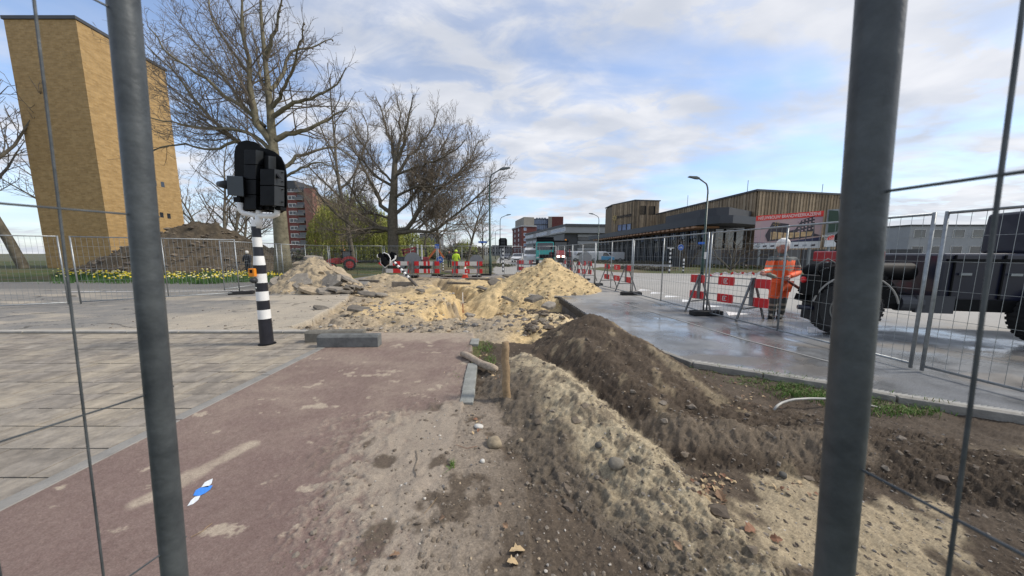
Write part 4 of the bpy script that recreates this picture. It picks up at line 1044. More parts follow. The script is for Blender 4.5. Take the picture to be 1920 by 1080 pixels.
m_winb = mat('window_sky_glass', (0.16, 0.22, 0.36), .15, 0, .25, .4, spec=.8); m_wind = mat('window_dark_glass', (0.03, 0.035, 0.045), .1, 0, .3, .4, spec=.8)
m_wframe = mat('white_window_frame', (0.62, 0.61, 0.58), .6); m_fasc = mat('anthracite_fascia', (0.04, 0.047, 0.058), .55, 0, .12, .4)
def wall(mb, a, b, z0, z1, th=.3, mi=0):
    """upright slab from a to b (plan points), thickness behind"""
    a = Vector((a[0], a[1], 0)); b = Vector((b[0], b[1], 0)); n = (b - a).cross(Vector((0, 0, 1))).normalized() * -th
    vs = [a + Vector((0, 0, z0)), b + Vector((0, 0, z0)), b + Vector((0, 0, z1)), a + Vector((0, 0, z1))]
    mb.add(vs + [v + n for v in vs], [(0, 1, 2, 3), (7, 6, 5, 4), (0, 4, 5, 1), (3, 2, 6, 7), (1, 5, 6, 2), (0, 3, 7, 4)], mi)
def on_wall(a, b, u, z, off=0.0):
    a = Vector((a[0], a[1], 0)); b = Vector((b[0], b[1], 0)); n = (b - a).cross(Vector((0, 0, 1))).normalized()
    p = a.lerp(b, u) + n * off; p.z = z; return p
def block(mb, pts, z0, z1, mi=0):
    mb.prism([Vector((x, y, z0)) for x, y in pts], (0, 0, z1 - z0), mi)
def win_part(parent, a, b, u, z, w, h, mglass, mframe=None, off=.06, mull=1, fr=.07, cache={}):
    a3 = Vector((a[0], a[1], 0)); b3 = Vector((b[0], b[1], 0)); ang = math.atan2((b3 - a3).y, (b3 - a3).x)
    key = (w, h, mglass.name, mframe.name if mframe else None, mull)
    if key not in cache:
        f = MB()
        if mframe:
            f.box((0, 0, h / 2 - fr / 2), (w, .12, fr)); f.box((0, 0, -h / 2 + fr / 2), (w, .12, fr))
            for k in range(mull + 1): f.box((-w / 2 + fr / 2 + (w - fr) * k / mull, 0, 0), (fr, .118, h - 2 * fr))
        g = MB(); g.box((0, .02, 0), (w - .02, .05, h - .02))
        fo = f.build('x', mframe) if mframe else None; go = g.build('x', mglass)
        cache[key] = (fo.data if fo else None, go.data)
        for t_ in (fo, go):
            if t_: bpy.data.objects.remove(t_)
    fd, gd = cache[key]
    w_ = bpy.data.objects.new('window', fd if fd else gd); COL.objects.link(w_); w_.parent = parent
    w_.location = on_wall(a, b, u, z, off) - Vector(parent.location); w_.rotation_euler = (0, 0, ang)
    if fd:
        p_ = bpy.data.objects.new('pane', gd); COL.objects.link(p_); p_.parent = w_
    return w_
def bld(name, loc, label): return empty(name, loc, 0, label, 'building')
def part(parent, name, mb, m, **k):
    l = Vector(parent.location); mb.v = [(v[0] - l.x, v[1] - l.y, v[2] - l.z) for v in mb.v]
    return mb.build(name, m, parent, **k)

# yellow brick tower block, left
Ya, Yb = (-40.3, 26.0), (-41.6, 38.6)
o = bld('yellow_brick_building', (-41, 38.6, 0), 'tall windowless yellow brick building at the left edge')
b = MB(); block(b, [(-41.6, 38.6), (-40.75, 30.6), (-47.5, 30.6), (-47.5, 38.6)], 0, 23.2); part(o, 'wall', b, m_ybrick)
b = MB(); block(b, [(-41.5, 38.7), (-40.65, 30.5), (-47.6, 30.5), (-47.6, 38.7)], 23.2, 23.5); part(o, 'roof_edge', b, m_greyd)
for px, py in ((270, 398), (292, 401), (321, 405), (334, 407), (285, 343), (316, 348), (330, 351)):
    t_ = (px - 265) / (353 - 265); y = 32.5 + (38.6 - 32.5) * (t_ * .9); u = (y - 26) / 12.6
    z = HC + (475 - py) / F * y * 1.0
    win_part(o, Yb, Ya, 1 - u, z, .42, .62, m_wind, None, .03)
for k in range(6):
    for u in (): win_part(o, (-47.5, 30.6), (-40.75, 30.6), u, 3.0 + k * 3.3, .9, 1.3, m_wind, m_wframe, .05, 1, .08)
# red brick apartment block
o = bld('apartment_block', (-78, 112, 0), 'dark red brick apartment block of nine storeys behind the plane tree')
A = PD(529, 475, 112); B = PD(598, 475, 112)
b = MB(); block(b, [(A.x, 112), (B.x, 112), (B.x - 2, 116), (A.x, 116)], 0, 25.0); part(o, 'wall', b, m_rbrick)
b = MB(); C_ = PD(538, 475, 112); D_ = PD(566, 475, 112); block(b, [(C_.x, 111.6), (D_.x, 111.6), (D_.x, 124), (C_.x, 124)], 24.9, 27.6); part(o, 'roof_house', b, m_greyd)
b = MB(); E_ = PD(583, 475, 112); block(b, [(E_.x, 110.6), (B.x, 110.6), (B.x, 112), (E_.x, 112)], 0, 24.5); part(o, 'stair_tower', b, m_pbrick)
bal = MB(); 
for k in range(9):
    z = 2.6 + k * 2.72
    for px in (556,):
        q = PD(px, 475, 112); win_part(o, (A.x, 112), (B.x, 112), (q.x - A.x) / (B.x - A.x), z, 2.9, 1.5, m_wind, m_wframe, .1, 2, .22)
    for px, w in ((537, 2.4), (572.5, 3.0)):
        q = PD(px, 475, 112); bb = MB(); bb.box((q.x, 111.3, z - .9), (w, 1.4, .15)); bb.box((q.x, 110.66, z - .4), (w, .06, .95), mi=1)
        bb.box((q.x, 111.95, z + .1), (w, .06, 2.0), mi=2); part(o, 'balcony', bb, [m_conc, m_grey, m_wind])
# tan building behind
o = bld('tan_gable_building', (-70, 118, 0), 'tan brick building with receding roofline behind the willow')
b = MB(); p0 = PD(599, 475, 118); p1 = PD(652, 475, 150); block(b, [(p0.x, 118), (p1.x, 150), (p1.x - 14, 154), (p0.x - 2, 122)], 0, 23.8); part(o, 'wall', b, m_tan)
b = MB(); block(b, [(p0.x + .2, 117.8), (p1.x + .2, 150.2), (p1.x - 14, 154.2), (p0.x - 2, 121.8)], 23.8, 24.3); part(o, 'roof_edge', b, m_greyd)
# far small buildings
def simple_block(name, pxa, pxb, top, d, m, label, wm=m_wind, rows=3, cols=6, mx_=None):
    a_ = PD(pxa, 475, d); c_ = PD(pxb, 475, d); h = HC + (475 - top) / F * d; oo = bld(name, (a_.x, d, 0), label)
    b = MB(); block(b, [(a_.x, d), (c_.x, d), (c_.x, d + 12), (a_.x, d + 12)], 0, h); part(oo, 'wall', b, m)
    b = MB(); block(b, [(a_.x - .2, d - .2), (c_.x + .2, d - .2), (c_.x + .2, d + 12), (a_.x - .2, d + 12)], h, h + .35); part(oo, 'roof', b, m_greyd)
    w = (c_.x - a_.x) / cols
    for r in range(rows):
        for c in range(cols): win_part(oo, (a_.x, d), (c_.x, d), (c + .5) / cols, h * (r + .55) / rows, round(w * .6, 2), round(h / rows * .5, 2), wm, m_wframe, .05)
    return oo
simple_block('grey_house', 788, 822, 440, 150, m_grey, 'grey distant building between bare trees right of the broad trunk')
simple_block('pale_house', 850, 878, 458, 180, m_greyl, 'pale low distant building behind the cyclist', rows=2)
simple_block('grey_office', 923, 960, 461, 210, m_grey, 'low grey distant building left of the red brick block', rows=2, cols=7)
simple_block('white_shed', 640, 700, 483, 52, m_greyl, 'low pale shed behind the back fence under the willow', rows=1, cols=4)
simple_block('brown_house', 575, 640, 470, 62, m_pbrick, 'low brown building behind the rubble pile', rows=1, cols=4)
simple_block('low_hall', 470, 520, 470, 60, m_greyl, 'low pale building left of the plane trunk', rows=1, cols=5)

# centre: brick and glass building
o = bld('brick_office_building', (0, 185, 0), 'dark red brick office block with glass centre at the end of the road')
def PX(px, d): q = PD(px, 475, d); return (q.x, d)
l0, l1, l2 = PX(961, 205), PX(978, 180), PX(1006, 183)
b = MB(); block(b, [l0, l1, l2, (l2[0], 215), (l0[0], 215)], 0, 17.3); part(o, 'wall', b, m_dbrick)
b = MB(); block(b, [(l0[0] - .5, 205), (l1[0] - .2, 179.6), (l2[0], 182.6), (l2[0], 215), (l0[0], 215)], 17.3, 18.1); part(o, 'roof_edge', b, m_greyl)
b = MB(); block(b, [PX(966, 212), PX(982, 188), PX(1001, 190), PX(1001, 215)], 18.1, 23.8); part(o, 'upper_storey', b, m_beige)
b = MB(); block(b, [PX(1001, 192), PX(1027, 192), PX(1027, 215), PX(1001, 215)], 3, 23.2); part(o, 'glass_centre', b, m_winb)
b = MB()
for k in range(8): b.box((PX(1001 + k * 3.6, 191.8)[0], 191.8, 14), (.25, .3, 18))
for k in range(6): b.box((PX(1014, 191.7)[0], 191.7, 6 + k * 3.4), (8.8, .3, .4))
part(o, 'mullions', b, m_greyd)
b = MB(); block(b, [PX(1027, 188), PX(1055, 188), PX(1055, 214), PX(1027, 214)], 0, 24.0); part(o, 'brick_tower', b, m_dbrick)
b = MB(); block(b, [PX(1027, 187.9), PX(1034, 187.9), PX(1034, 188), PX(1027, 188)], 0, 23.8); part(o, 'beige_strip', b, m_beige)
for k in range(5):
    for u in (.3, .7): win_part(o, l0, l1, u, 3.4 + k * 3.1, 1.9, 1.7, m_winb, m_wframe, .05, 1, .15)
    win_part(o, l1, l2, .22, 3.4 + k * 3.1, 1.7, 1.7, m_winb, m_wframe, .05, 1, .15)
b = MB(); b.box((PX(985, 178)[0], 177.5, 4.2), (14, 4, .5))
for k in range(5): b.box((PX(972, 178)[0] + k * 2.3, 176, 2), (.3, .3, 4))
part(o, 'entrance_canopy', b, m_greyl)
b = MB()
for k in range(4): b.box((PX(1006 + k * 5, 200)[0], 200, 24), (1.3, 1.5, 1.4))
part(o, 'roof_plant', b, m_greyl)
# grey office building
o = bld('grey_office_building', (18, 115, 0), 'long grey office building with a projecting glazed top storey')
g0, g1, g2 = PX(986, 168), PX(1058, 113), PX(1150, 116)
b = MB(); block(b, [g0, g1, g2, (g2[0], 150), (g0[0] + 4, 175)], 0, 9.0); part(o, 'wall', b, m_grey)
h0, h1, h2 = PX(984, 166), PX(1060, 110.5), PX(1152, 113)
b = MB(); block(b, [h0, h1, h2, (h2[0], 150), (h0[0] + 4, 176)], 11.3, 12.2); part(o, 'roof', b, m_greyd)
b = MB(); block(b, [(h0[0] + .3, h0[1] + .3), (h1[0] - .1, h1[1] + .5), (h2[0], h2[1] + .5), (h2[0], 149), (h0[0] + 4.3, 175)], 9.0, 11.3); part(o, 'top_storey', b, m_greyl)
for k in range(11):
    if k in (3, 7): continue
    win_part(o, (h0[0] + .3, h0[1] + .3), (h1[0] - .1, h1[1] + .5), (k + .5) / 11, 10.2, 5.2, 1.5, m_winb, m_wframe, .07, 4, .14)
for r_ in range(3):
    for k in range(8):
        if r_ == 2 and k > 5: continue
        win_part(o, g0, g1, (k + .5) / 8, 2.0 + r_ * 2.6, 6.2, 1.5, m_winb if r_ == 2 else m_wind, m_greyl, .07, 5, .14)
b = MB(); block(b, [PX(1041, 123.8), PX(1058.2, 112.8), PX(1082, 113.6), PX(1082, 114.2), PX(1058, 113.6), PX(1041.5, 124.4)], 1, 8.6); part(o, 'dark_panel', b, m_greyd)
for r_ in range(4):
    b = MB(); z = 1.3 + r_ * 2.5; q0, q1 = PX(1083, 113.5), PX(1150, 115.5); wall(b, q0, q1, z, z + 1.2, .5); part(o, 'window_band', b, m_wind)
    b = MB(); wall(b, PX(1083, 112.9), PX(1150, 114.9), z + 1.25, z + 2.2, .5); part(o, 'spandrel', b, m_greyl)
# ---------------- fire station
FS = bld('fire_station', (26, 50, 0), 'wood clad fire station with dark canopy, tower and glazed vehicle hall')
m_cl = [mat('wood_board_%d' % i, c, .8, 0, .2, 1.5) for i, c in enumerate(((0.27, 0.20, 0.125), (0.20, 0.15, 0.095), (0.34, 0.26, 0.17), (0.155, 0.12, 0.08)))]
m_soff = mat('soffit_wood', (0.34, 0.20, 0.12), .75, 0, .25, 1.5)
N0, N1, NE = (30.3, 64.0), (31.9, 40.0), (46.6, 43.0)
b = MB(); block(b, [N0, N1, NE, (52, 64)], 0, 9.35); part(FS, 'hall_wall', b, m_cl[3])
def cladding(a, b_, z0, z1, step=.26, name='cladding', slope=None):
    mb = MB(); a3, b3 = Vector((*a, 0)), Vector((*b_, 0)); L_ = (b3 - a3).length; n = int(L_ / step); ang = math.atan2((b3 - a3).y, (b3 - a3).x)
    for i in range(n):
        u = (i + .5) / n; c = on_wall(a, b_, u, 0, .06 + (.05 if i % 2 else .0)); k = rnd.choice((0, 0, 1, 2, 1, 0, 2, 3))
        mb.box((c.x, c.y, (z0 + z1) / 2 + rnd.uniform(0, .0)), (L_ / n * .86, .06, z1 - z0), ang, k)
    o_ = part(FS, name, mb, m_cl); o_['kind'] = 'stuff'; return o_
cladding(N0, N1, 5.3, 9.5); cladding(N1, NE, 0.5, 9.5)
b = MB(); block(b, [(N0[0] - .2, N0[1]), (N1[0] - .25, N1[1] - .25), (NE[0] + .2, NE[1] - .2), (52.2, 64)], 9.5, 9.75); part(FS, 'roof_edge', b, m_greyd)
# clerestory strips
for u0, u1, n in ((.42, .55, 4), (.58, .70, 5), (.86, .93, 0), (.22, .27, 2)):
    for k in range(n): win_part(FS, N0, N1, u0 + (u1 - u0) * (k + .5) / n, 6.15, round((u1 - u0) / n * 24 * .86, 2), 1.0, m_winb, m_greyd, .16, 1, .08)
# tower
T0, T1_, T2_ = (23.3, 71.0), (26.0, 64.8), (31.5, 65.6)
b = MB(); block(b, [T0, T1_, T2_, (31.5, 76), (23.3, 76)], 0, 12.4); part(FS, 'tower_wall', b, m_cl[3])
cladding(T0, T1_, 5, 12.55, .3, 'cladding'); cladding(T1_, T2_, 5, 12.55, .3, 'cladding')
b = MB(); block(b, [(T0[0] - .2, T0[1]), (T1_[0] - .1, T1_[1] - .25), (T2_[0] + .2, T2_[1] - .25), (31.7, 76), (23.1, 76)], 12.55, 12.75); part(FS, 'tower_roof', b, m_greyd)
for k in range(3): win_part(FS, T0, T1_, .42 + k * .2, 7.2, 1.25, 1.4, m_winb, m_greyd, .2, 1, .08)
for u in (.30, .68):
    b = MB()
    for k in range(6): c = on_wall(T1_, T2_, u + (k - 2.5) * .042, 10.6, .2); b.box(c, (.11, .08, 1.7))
    c = on_wall(T1_, T2_, u, 10.6, .16); b.box(c, (1.5, .03, 1.8), mi=1); part(FS, 'louvre', b, [m_cl[3], m_black])
b = MB(); c = on_wall(T1_, T2_, .16, 5.9, .2); b.box(c, (1.9, .1, 1.3)); part(FS, 'dark_window', b, m_wind)
# emblem and lettering on the tower
m_gold = mat('gold_letters', (0.50, 0.38, 0.16), .5); m_lt = mat('dark_letters', (0.03, 0.03, 0.035), .5)
ea = (Vector((*T1_, 0)) - Vector((*T0, 0))).normalized(); en = Vector((ea.y, -ea.x, 0))
em = MB(); ec = on_wall(T0, T1_, .17, 9.5, .26)
for k in range(8):
    a = k * math.pi / 4; p = ec + ea * math.cos(a) * .28 + Vector((0, 0, math.sin(a) * .28)); q = ec + ea * math.cos(a) * .72 + Vector((0, 0, math.sin(a) * .72)); em.bar(p, q, .12, .12)
for k in range(12):
    a = k * math.pi / 6; a2 = a + math.pi / 6; em.bar(ec + ea * math.cos(a) * .34 + Vector((0, 0, math.sin(a) * .34)), ec + ea * math.cos(a2) * .34 + Vector((0, 0, math.sin(a2) * .34)), .1, .1)
em.bar(ec - Vector((0, 0, .85)) - ea * .12, ec - Vector((0, 0, 1.2)), .1, .1); em.bar(ec - Vector((0, 0, .85)) + ea * .12, ec - Vector((0, 0, 1.2)), .1, .1)
part(FS, 'emblem', em, m_gold)
tc_ = on_wall(T0, T1_, .60, 9.6, .26) - Vector(FS.location)
M4 = Matrix.Translation(tc_) @ Matrix((ea.to_4d()[:3] + (0,), (0, 0, 1, 0), en.to_4d()[:3] + (0,), (0, 0, 0, 1))).transposed().to_3x3().to_4x4()
text_mesh('BRANDWEER', .85, 'lettering', m_lt, FS, M4, .03, 4.3)
# canopy: dark fascia with curved corner
cf = [(18.7, 74.0), (19.7, 62.0), (20.5, 50.0), (21.2, 40.0), (21.55, 35.5), (21.9, 34.0), (22.6, 33.1), (23.8, 32.8), (29.3, 35.4)]
cb_ = [(30.0, 40.2), (31, 64), (24, 76)]
b = MB(); block(b, cf + cb_, 4.75, 5.6); part(FS, 'canopy', b, m_fasc)
b = MB(); block(b, [(23.2, 46), (23.8, 38.6), (24.8, 37.0), (26.0, 36.6), (31.6, 40.3), (31.8, 46)], 5.6, 7.0); part(FS, 'upper_band', b, m_greyd)
b = MB()
for i in range(34):
    y = 36 + i * 1.05; x = 21.4 - (y - 36) * .068; b.box((x + 1.5, y, 4.62 - .05), (3.0, .62, .22), .05)
o_ = part(FS, 'soffit_slats', b, m_soff); o_['kind'] = 'stuff'
# glazed hall below
ga, gb_, gc = (21.3, 73.0), (24.3, 36.6), (29.4, 38.4)
b = MB(); block(b, [ga, gb_, gc, (30, 73)], 0, 4.72); part(FS, 'hall_glass', b, m_wind)
nb = 17
for k in range(nb + 1):
    c = on_wall(ga, gb_, k / nb, 2.35, .22); b = MB(); b.box(c, (.35, .5, 4.6), 0.08); part(FS, 'column', b, m_fasc)
for k in range(nb):
    for h_, z in ((1.1, 3.95),):
        if k in (0, 1, 2, 9, 11, 12, 13, 14, 15, 16): win_part(FS, ga, gb_, (k + .5) / nb, z, 1.6, h_, m_winb, m_black, .14, 3, .07)
    win_part(FS, ga, gb_, (k + .5) / nb, 1.7, 1.7, 2.9, m_wind, m_black, .12, 2, .08)
for k in range(3): win_part(FS, gb_, gc, (k + .5) / 3, 3.3, 1.6, 2.4, m_wind, m_black, .12, 1, .08)
# thin masts on the roof
for (px, top, d) in ((1290, 366, 55), (1403, 338, 44), (1543, 345, 45)):
    q = PD(px, top, d); mb = MB(); mb.tube([(0, 0, 0), (0, 0, q.z - 9.7)], .035, 5)
    o = mb.build('roof_mast', m_greypole); tag(o, {1290: 'thin mast on the fire station roof above the small windows', 1403: 'thin mast at the corner ridge of the fire station roof', 1543: 'thin mast near the right end of the fire station roof'}[px], 'mast'); o.location = (q.x, q.y, 9.7)
# neighbour building right
simple_block('modern_house', 1700, 1990, 425, 75, m_greyl, 'pale building right of the fire station behind the near fence tube', rows=2, cols=8)
# ---------------- billboards
def board(name, quad, d0, d1, label):
    """quad: pixel corners TL, TR, BR, BL; depth left/right"""
    P = [PD(*quad[0], d0), PD(*quad[1], d1), PD(*quad[2], d1), PD(*quad[3], d0)]
    P[3].x = P[0].x; P[3].y = P[0].y; P[2].x = P[1].x; P[2].y = P[1].y
    o = empty(name, (P[0].x, P[0].y, 0), 0, label, 'billboard'); return o, P
def bil(P, u, v): return P[0].lerp(P[1], u).lerp(P[3].lerp(P[2], u), v)
def patch_(o, P, uv, m, off, name='print', th=.02):
    nn = (P[1] - P[0]).cross(P[3] - P[0]).normalized()
    if nn.y > 0: nn = -nn
    b = MB(); b.prism([bil(P, u, v) + nn * off for u, v in uv], nn * th); return part(o, name, b, m)
m_sk1 = mat('print_sky', (0.40, 0.27, 0.36), .5, 0, .3, .25, col2=(0.62, 0.44, 0.36)); m_sk2 = mat('print_navy', (0.03, 0.035, 0.09), .5)
m_pr = mat('print_red', (0.72, 0.04, 0.03), .5); m_pw = mat('print_white', (0.68, 0.69, 0.70), .5); m_pd = mat('print_dark', (0.05, 0.04, 0.05), .5, 0, .4, .8); m_py = mat('print_warm_windows', (0.60, 0.40, 0.20), .5, 0, .5, 3)
m_ptxt = mat('print_lettering', (0.8, 0.78, 0.74), .5)
o, P = board('billboard', [(1418, 405), (1545, 395), (1541, 465), (1413, 467)], 30, 27.5, 'large billboard with red banner showing a new fire station, behind the worker')
patch_(o, P, [(0, 0), (1, 0), (1, 1), (0, 1)], m_sk1, 0, 'panel', -.08)
patch_(o, P, [(0, 0), (1, 0), (1, .15), (0, .15)], m_pr, .02, 'banner')
patch_(o, P, [(0, .80), (.35, .83), (1, .70), (1, .83), (0, .83)], m_sk2, .02)
patch_(o, P, [(0, .83), (1, .81), (1, 1), (0, 1)], m_pw, .025, 'sponsor_strip')
patch_(o, P, [(.17, .60), (.27, .22), (.52, .30), (.51, .50), (.62, .47), (.70, .22), (.88, .12), (.90, .60), (1, .66), (.55, .74), (.22, .78)], m_pd, .03)
patch_(o, P, [(.25, .52), (.30, .50), (.48, .55), (.88, .54), (.86, .66), (.55, .70), (.26, .73)], m_py, .04)
for i in range(7):
    u = .27 + i * .085; patch_(o, P, [(u, .5), (u + .015, .5), (u + .015, .74), (u, .74)], m_pd, .05)
for i in range(5):
    for j in range(4): u = .66 + i * .05; v = .24 + j * .09 - i * .02; patch_(o, P, [(u, v), (u + .025, v), (u + .025, v + .04), (u, v + .04)], m_sk1, .05)
for i in range(8): u = .03 + i * .12; patch_(o, P, [(u, .90), (u + .06, .89), (u + .06, .94), (u, .95)], m_pd if i % 3 else mat('logo_grey', (.35, .37, .4), .5), .035, 'sponsor_logo')
c = bil(P, .5, .078); ux = (P[1] - P[0]).normalized(); uy = Vector((0, 0, 1)); 
sl_ = (bil(P, 1, .05) - bil(P, 0, .06)).normalized(); un = sl_.cross(uy).normalized(); uy = un.cross(sl_) * -1 if un.cross(sl_).z < 0 else un.cross(sl_)
def tm(o, pos, ux, un, uy): return Matrix.Translation(pos - Vector(o.location)) @ Matrix((ux, uy, un)).transposed().to_4x4()
text_mesh('NIEUWBOUW BRANDWEERKAZERNE', .42, 'lettering', m_ptxt, o, tm(o, c + un * .05, sl_, un, uy), .005, 4.4)
c = bil(P, .33, .28); e_ = MB()
for k in range(6): a = k * math.pi / 3; e_.bar(c + un * .06 + ux * math.cos(a) * .08 + Vector((0, 0, math.sin(a) * .08)), c + un * .06 + ux * math.cos(a) * .27 + Vector((0, 0, math.sin(a) * .27)), .07, .02)
part(o, 'emblem', e_, mat('print_gold', (.7, .5, .15), .5))
for u in (.12, .5, .88):
    q = bil(P, u, 1); b = MB(); b.box((q.x, q.y + .15, 1.2), (.16, .16, 2.4)); part(o, 'post', b, m_galv)
o, P = board('billboard', [(1553, 393), (1640, 388), (1638, 460), (1547, 463)], 26.5, 25.5, 'second billboard half hidden behind the right fence tube')
patch_(o, P, [(0, 0), (1, 0), (1, 1), (0, 1)], mat('print_dusk', (.08, .10, .11), .5, 0, .5, .6, col2=(.35, .38, .40)), 0, 'panel', -.08)
patch_(o, P, [(0.02, .02), (.22, .05), (.30, .4), (.25, .6), (.04, .62)], mat('print_tree', (.02, .05, .03), .5), .03)
patch_(o, P, [(0.10, .70), (1, .60), (1, .80), (0, .82)], m_pr, .03, 'banner'); patch_(o, P, [(0, .82), (1, .80), (1, 1), (0, 1)], m_pw, .03, 'sponsor_strip')
c = bil(P, .2, .745); sl_ = (bil(P, 1, .7) - bil(P, 0, .74)).normalized(); un = sl_.cross(Vector((0, 0, 1))).normalized(); uy = un.cross(sl_) 
if uy.z < 0: uy = -uy
text_mesh('BOUWT HIER AAN\nDE TOEKOMST', .28, 'lettering', m_ptxt, o, tm(o, c + un * .05, sl_, un, uy), .005, 1.6)
for u in (.15, .6):
    q = bil(P, u, 1); b = MB(); b.box((q.x, q.y + .15, 1.1), (.16, .16, 2.2)); part(o, 'post', b, m_galv)
# dark site hoarding behind the worker
b = MB(); o = empty('site_hoarding', (24, 34, 0), 0, 'dark grey hoarding panels below the billboards', 'hoarding')
for i in range(9):
    a_ = (19.5 + i * 2.4, 34.0 - i * .55); b = MB(); b.box((a_[0] - 24, a_[1] - 34, .95), (2.36, .08, 1.9), -.22); b.build('panel', m_grey if i % 3 == 1 else m_greyd, o)
# ------------------------------------------------------------------ fences
GF = 'steel mesh fence panels round the dig'
def fence_panel(p0, p1, label, h=2.0, zb=.06, mid=True, rt_=.019, wz=(.35, .7, 1.05, 1.4, 1.7), step=.1, lean=0.0, wr=.0026, m=None):
    m = m or m_galv
    p0 = Vector((p0[0], p0[1], 0)); p1 = Vector((p1[0], p1[1], 0)); L_ = (p1 - p0).length; u = (p1 - p0).normalized(); ang = math.atan2(u.y, u.x)
    o = empty('site_fence', p0, ang, label, 'fence', GF); o.rotation_euler = (lean, 0, ang)
    for x in (.02, L_ - .02):
        b = MB(); b.tube([(x, 0, zb - .04), (x, 0, h)], rt_, 8); b.build('post', m, o, smooth=True)
    for z in (zb + .02, h - .02):
        b = MB(); b.tube([(.02, 0, z), (L_ - .02, 0, z)], rt_ * .85, 8); b.build('rail', m, o, smooth=True)
    if mid:
        b = MB(); b.tube([(L_ / 2, 0.004, zb), (L_ / 2, .004, h)], rt_ * .8, 6); b.build('middle_tube', m, o, smooth=True)
    b = MB(); n = int(L_ / step)
    for i in range(1, n): b.tube([(L_ * i / n, .006, zb), (L_ * i / n, .006, h - .02)], wr, 3, cap=False)
    for z in wz: b.tube([(0, -.003, z), (L_, -.003, z)], wr, 3, cap=False)
    b.build('wire_mesh', m, o)
    return o
R_F_ = [(5.75, .25), (5.2, 3.7), (4.72, 7.2), (4.33, 10.75), (3.86, 13.9), (3.5, 17.4), (3.1, 20.4)]
lab = ['nearest right fence panel beyond the right tube', 'fence panel in front of the worker and the road vehicle', 'fence panel ending at the black foot with the barrier trestle behind it', 'third fence panel along the road with two barrier trestles behind it', 'fence panel beside the foot of the yellow sand heap', 'far right fence panel near the red tractor']
for i in range(6):
    p, q = Vector(R_F_[i]), Vector(R_F_[i + 1]); d = (q - p).normalized() * .03
    fence_panel(p + d, q - d, lab[i], mid=True)
BF = [(-12.1, 15.4), (-11.95, 19.6), (-8.45, 19.75), (-4.95, 19.9), (-1.75, 20.3), (0.7, 20.6), (3.05, 20.5)]
lab = ['back fence panel left of the rubble pile in front of the apartment block', 'back fence panel before the red machine', 'back fence panel before the broad tree trunk', 'back fence panel before the cyclist', 'back fence panel behind the near left street lamp', 'back fence panel behind the yellow sand heap']
for i in range(6):
    p, q = Vector(BF[i]), Vector(BF[i + 1]); d = (q - p).normalized() * .04
    fence_panel(p + d, q - d, lab[i], wr=.0035)
fence_panel((-12.75, 8.7), (-9.95, 10.85), 'nearest fence panel on the left in front of the daffodils', wr=.0035)
fence_panel((-16.2, 6.9), (-12.9, 8.6), 'fence panel at the far left of the street')
fence_panel((-11.55, 11.9), (-11.7, 15.3), 'fence panel behind the left signal pole running back to the plane tree', wr=.003)
# the two panels right in front of the lens, seen only as thick tubes
def near_panel(bot, top, dirx, label, zs):
    b_, t_ = Vector(bot), Vector(top); d = (t_ - b_) / (t_.z - b_.z); base = b_ - d * b_.z; o = empty('lens_side_fence', base, 0, label, 'fence', 'fence panels close to the lens')
    tp = d * 2.08; m = m_galv_d; w = Vector(dirx)
    b = MB(); b.tube([d * .02 * k / 1 + d * 2.08 * k / 24 for k in range(25)], .0215, 28); b.build('post', m, o, smooth=True)
    b = MB(); b.tube([w * 3.4, w * 3.4 + tp], .0215, 12); b.build('post', m, o, smooth=True)
    for z in (.08, 2.06): b = MB(); b.tube([d * z, d * z + w * 3.4], .017, 12); b.build('rail', m, o, smooth=True)
    b = MB()
    for i in range(1, 34): b.tube([w * .1 * i + d * .06, w * .1 * i + d * 1.98], .002, 5, cap=False)
    for z in zs: b.tube([d * z - w * .025, d * z + w * 3.4], .002, 5, cap=False)
    b.build('wire_mesh', m, o)
near_panel((-.798, .624, .742), (-.735, .624, 1.975), (-.25, -.968, 0), 'blurred thick grey fence tube at the left of the view', (.45, .82, 1.2, 1.577, 1.95))
near_panel((.494, .405, 1.008), (.452, .405, 1.809), (.2, -.98, 0), 'blurred thick grey fence tube at the right of the view', (.45, .82, 1.2, 1.577, 1.95))
def foot(x, y, rz, label):
    o = empty('ballast_block', (x, y, 0), rz, label, 'fence foot', 'rubber feet of the fence panels')
    b = MB(); b.box((0, 0, .06), (.72, .23, .12), jit=.004); b.build('block', m_rubber, o, bevel=.02)
    b = MB()
    for i in (-.28, .0, .28): b.box((i, 0, .126), (.07, .09, .012))
    b.build('socket_rim', m_rubber, o)
foot(4.72, 7.15, .02, 'black rubber foot on the wet road near the barrier trestle')
foot(4.30, 10.7, .02, 'black rubber foot right of the yellow sand heap')
foot(3.86, 13.85, .05, 'black rubber foot at the edge of the yellow sand heap')
foot(-9.95, 10.9, .4, 'foot under the end of the nearest left fence panel')
foot(-4.95, 19.85, .0, 'dark foot under the back fence left of the slab stack')
foot(-1.75, 20.25, .0, 'dark foot under the back fence near the left street lamp')
foot(-11.9, 15.5, .9, 'foot of the back fence beside the plane tree trunk')

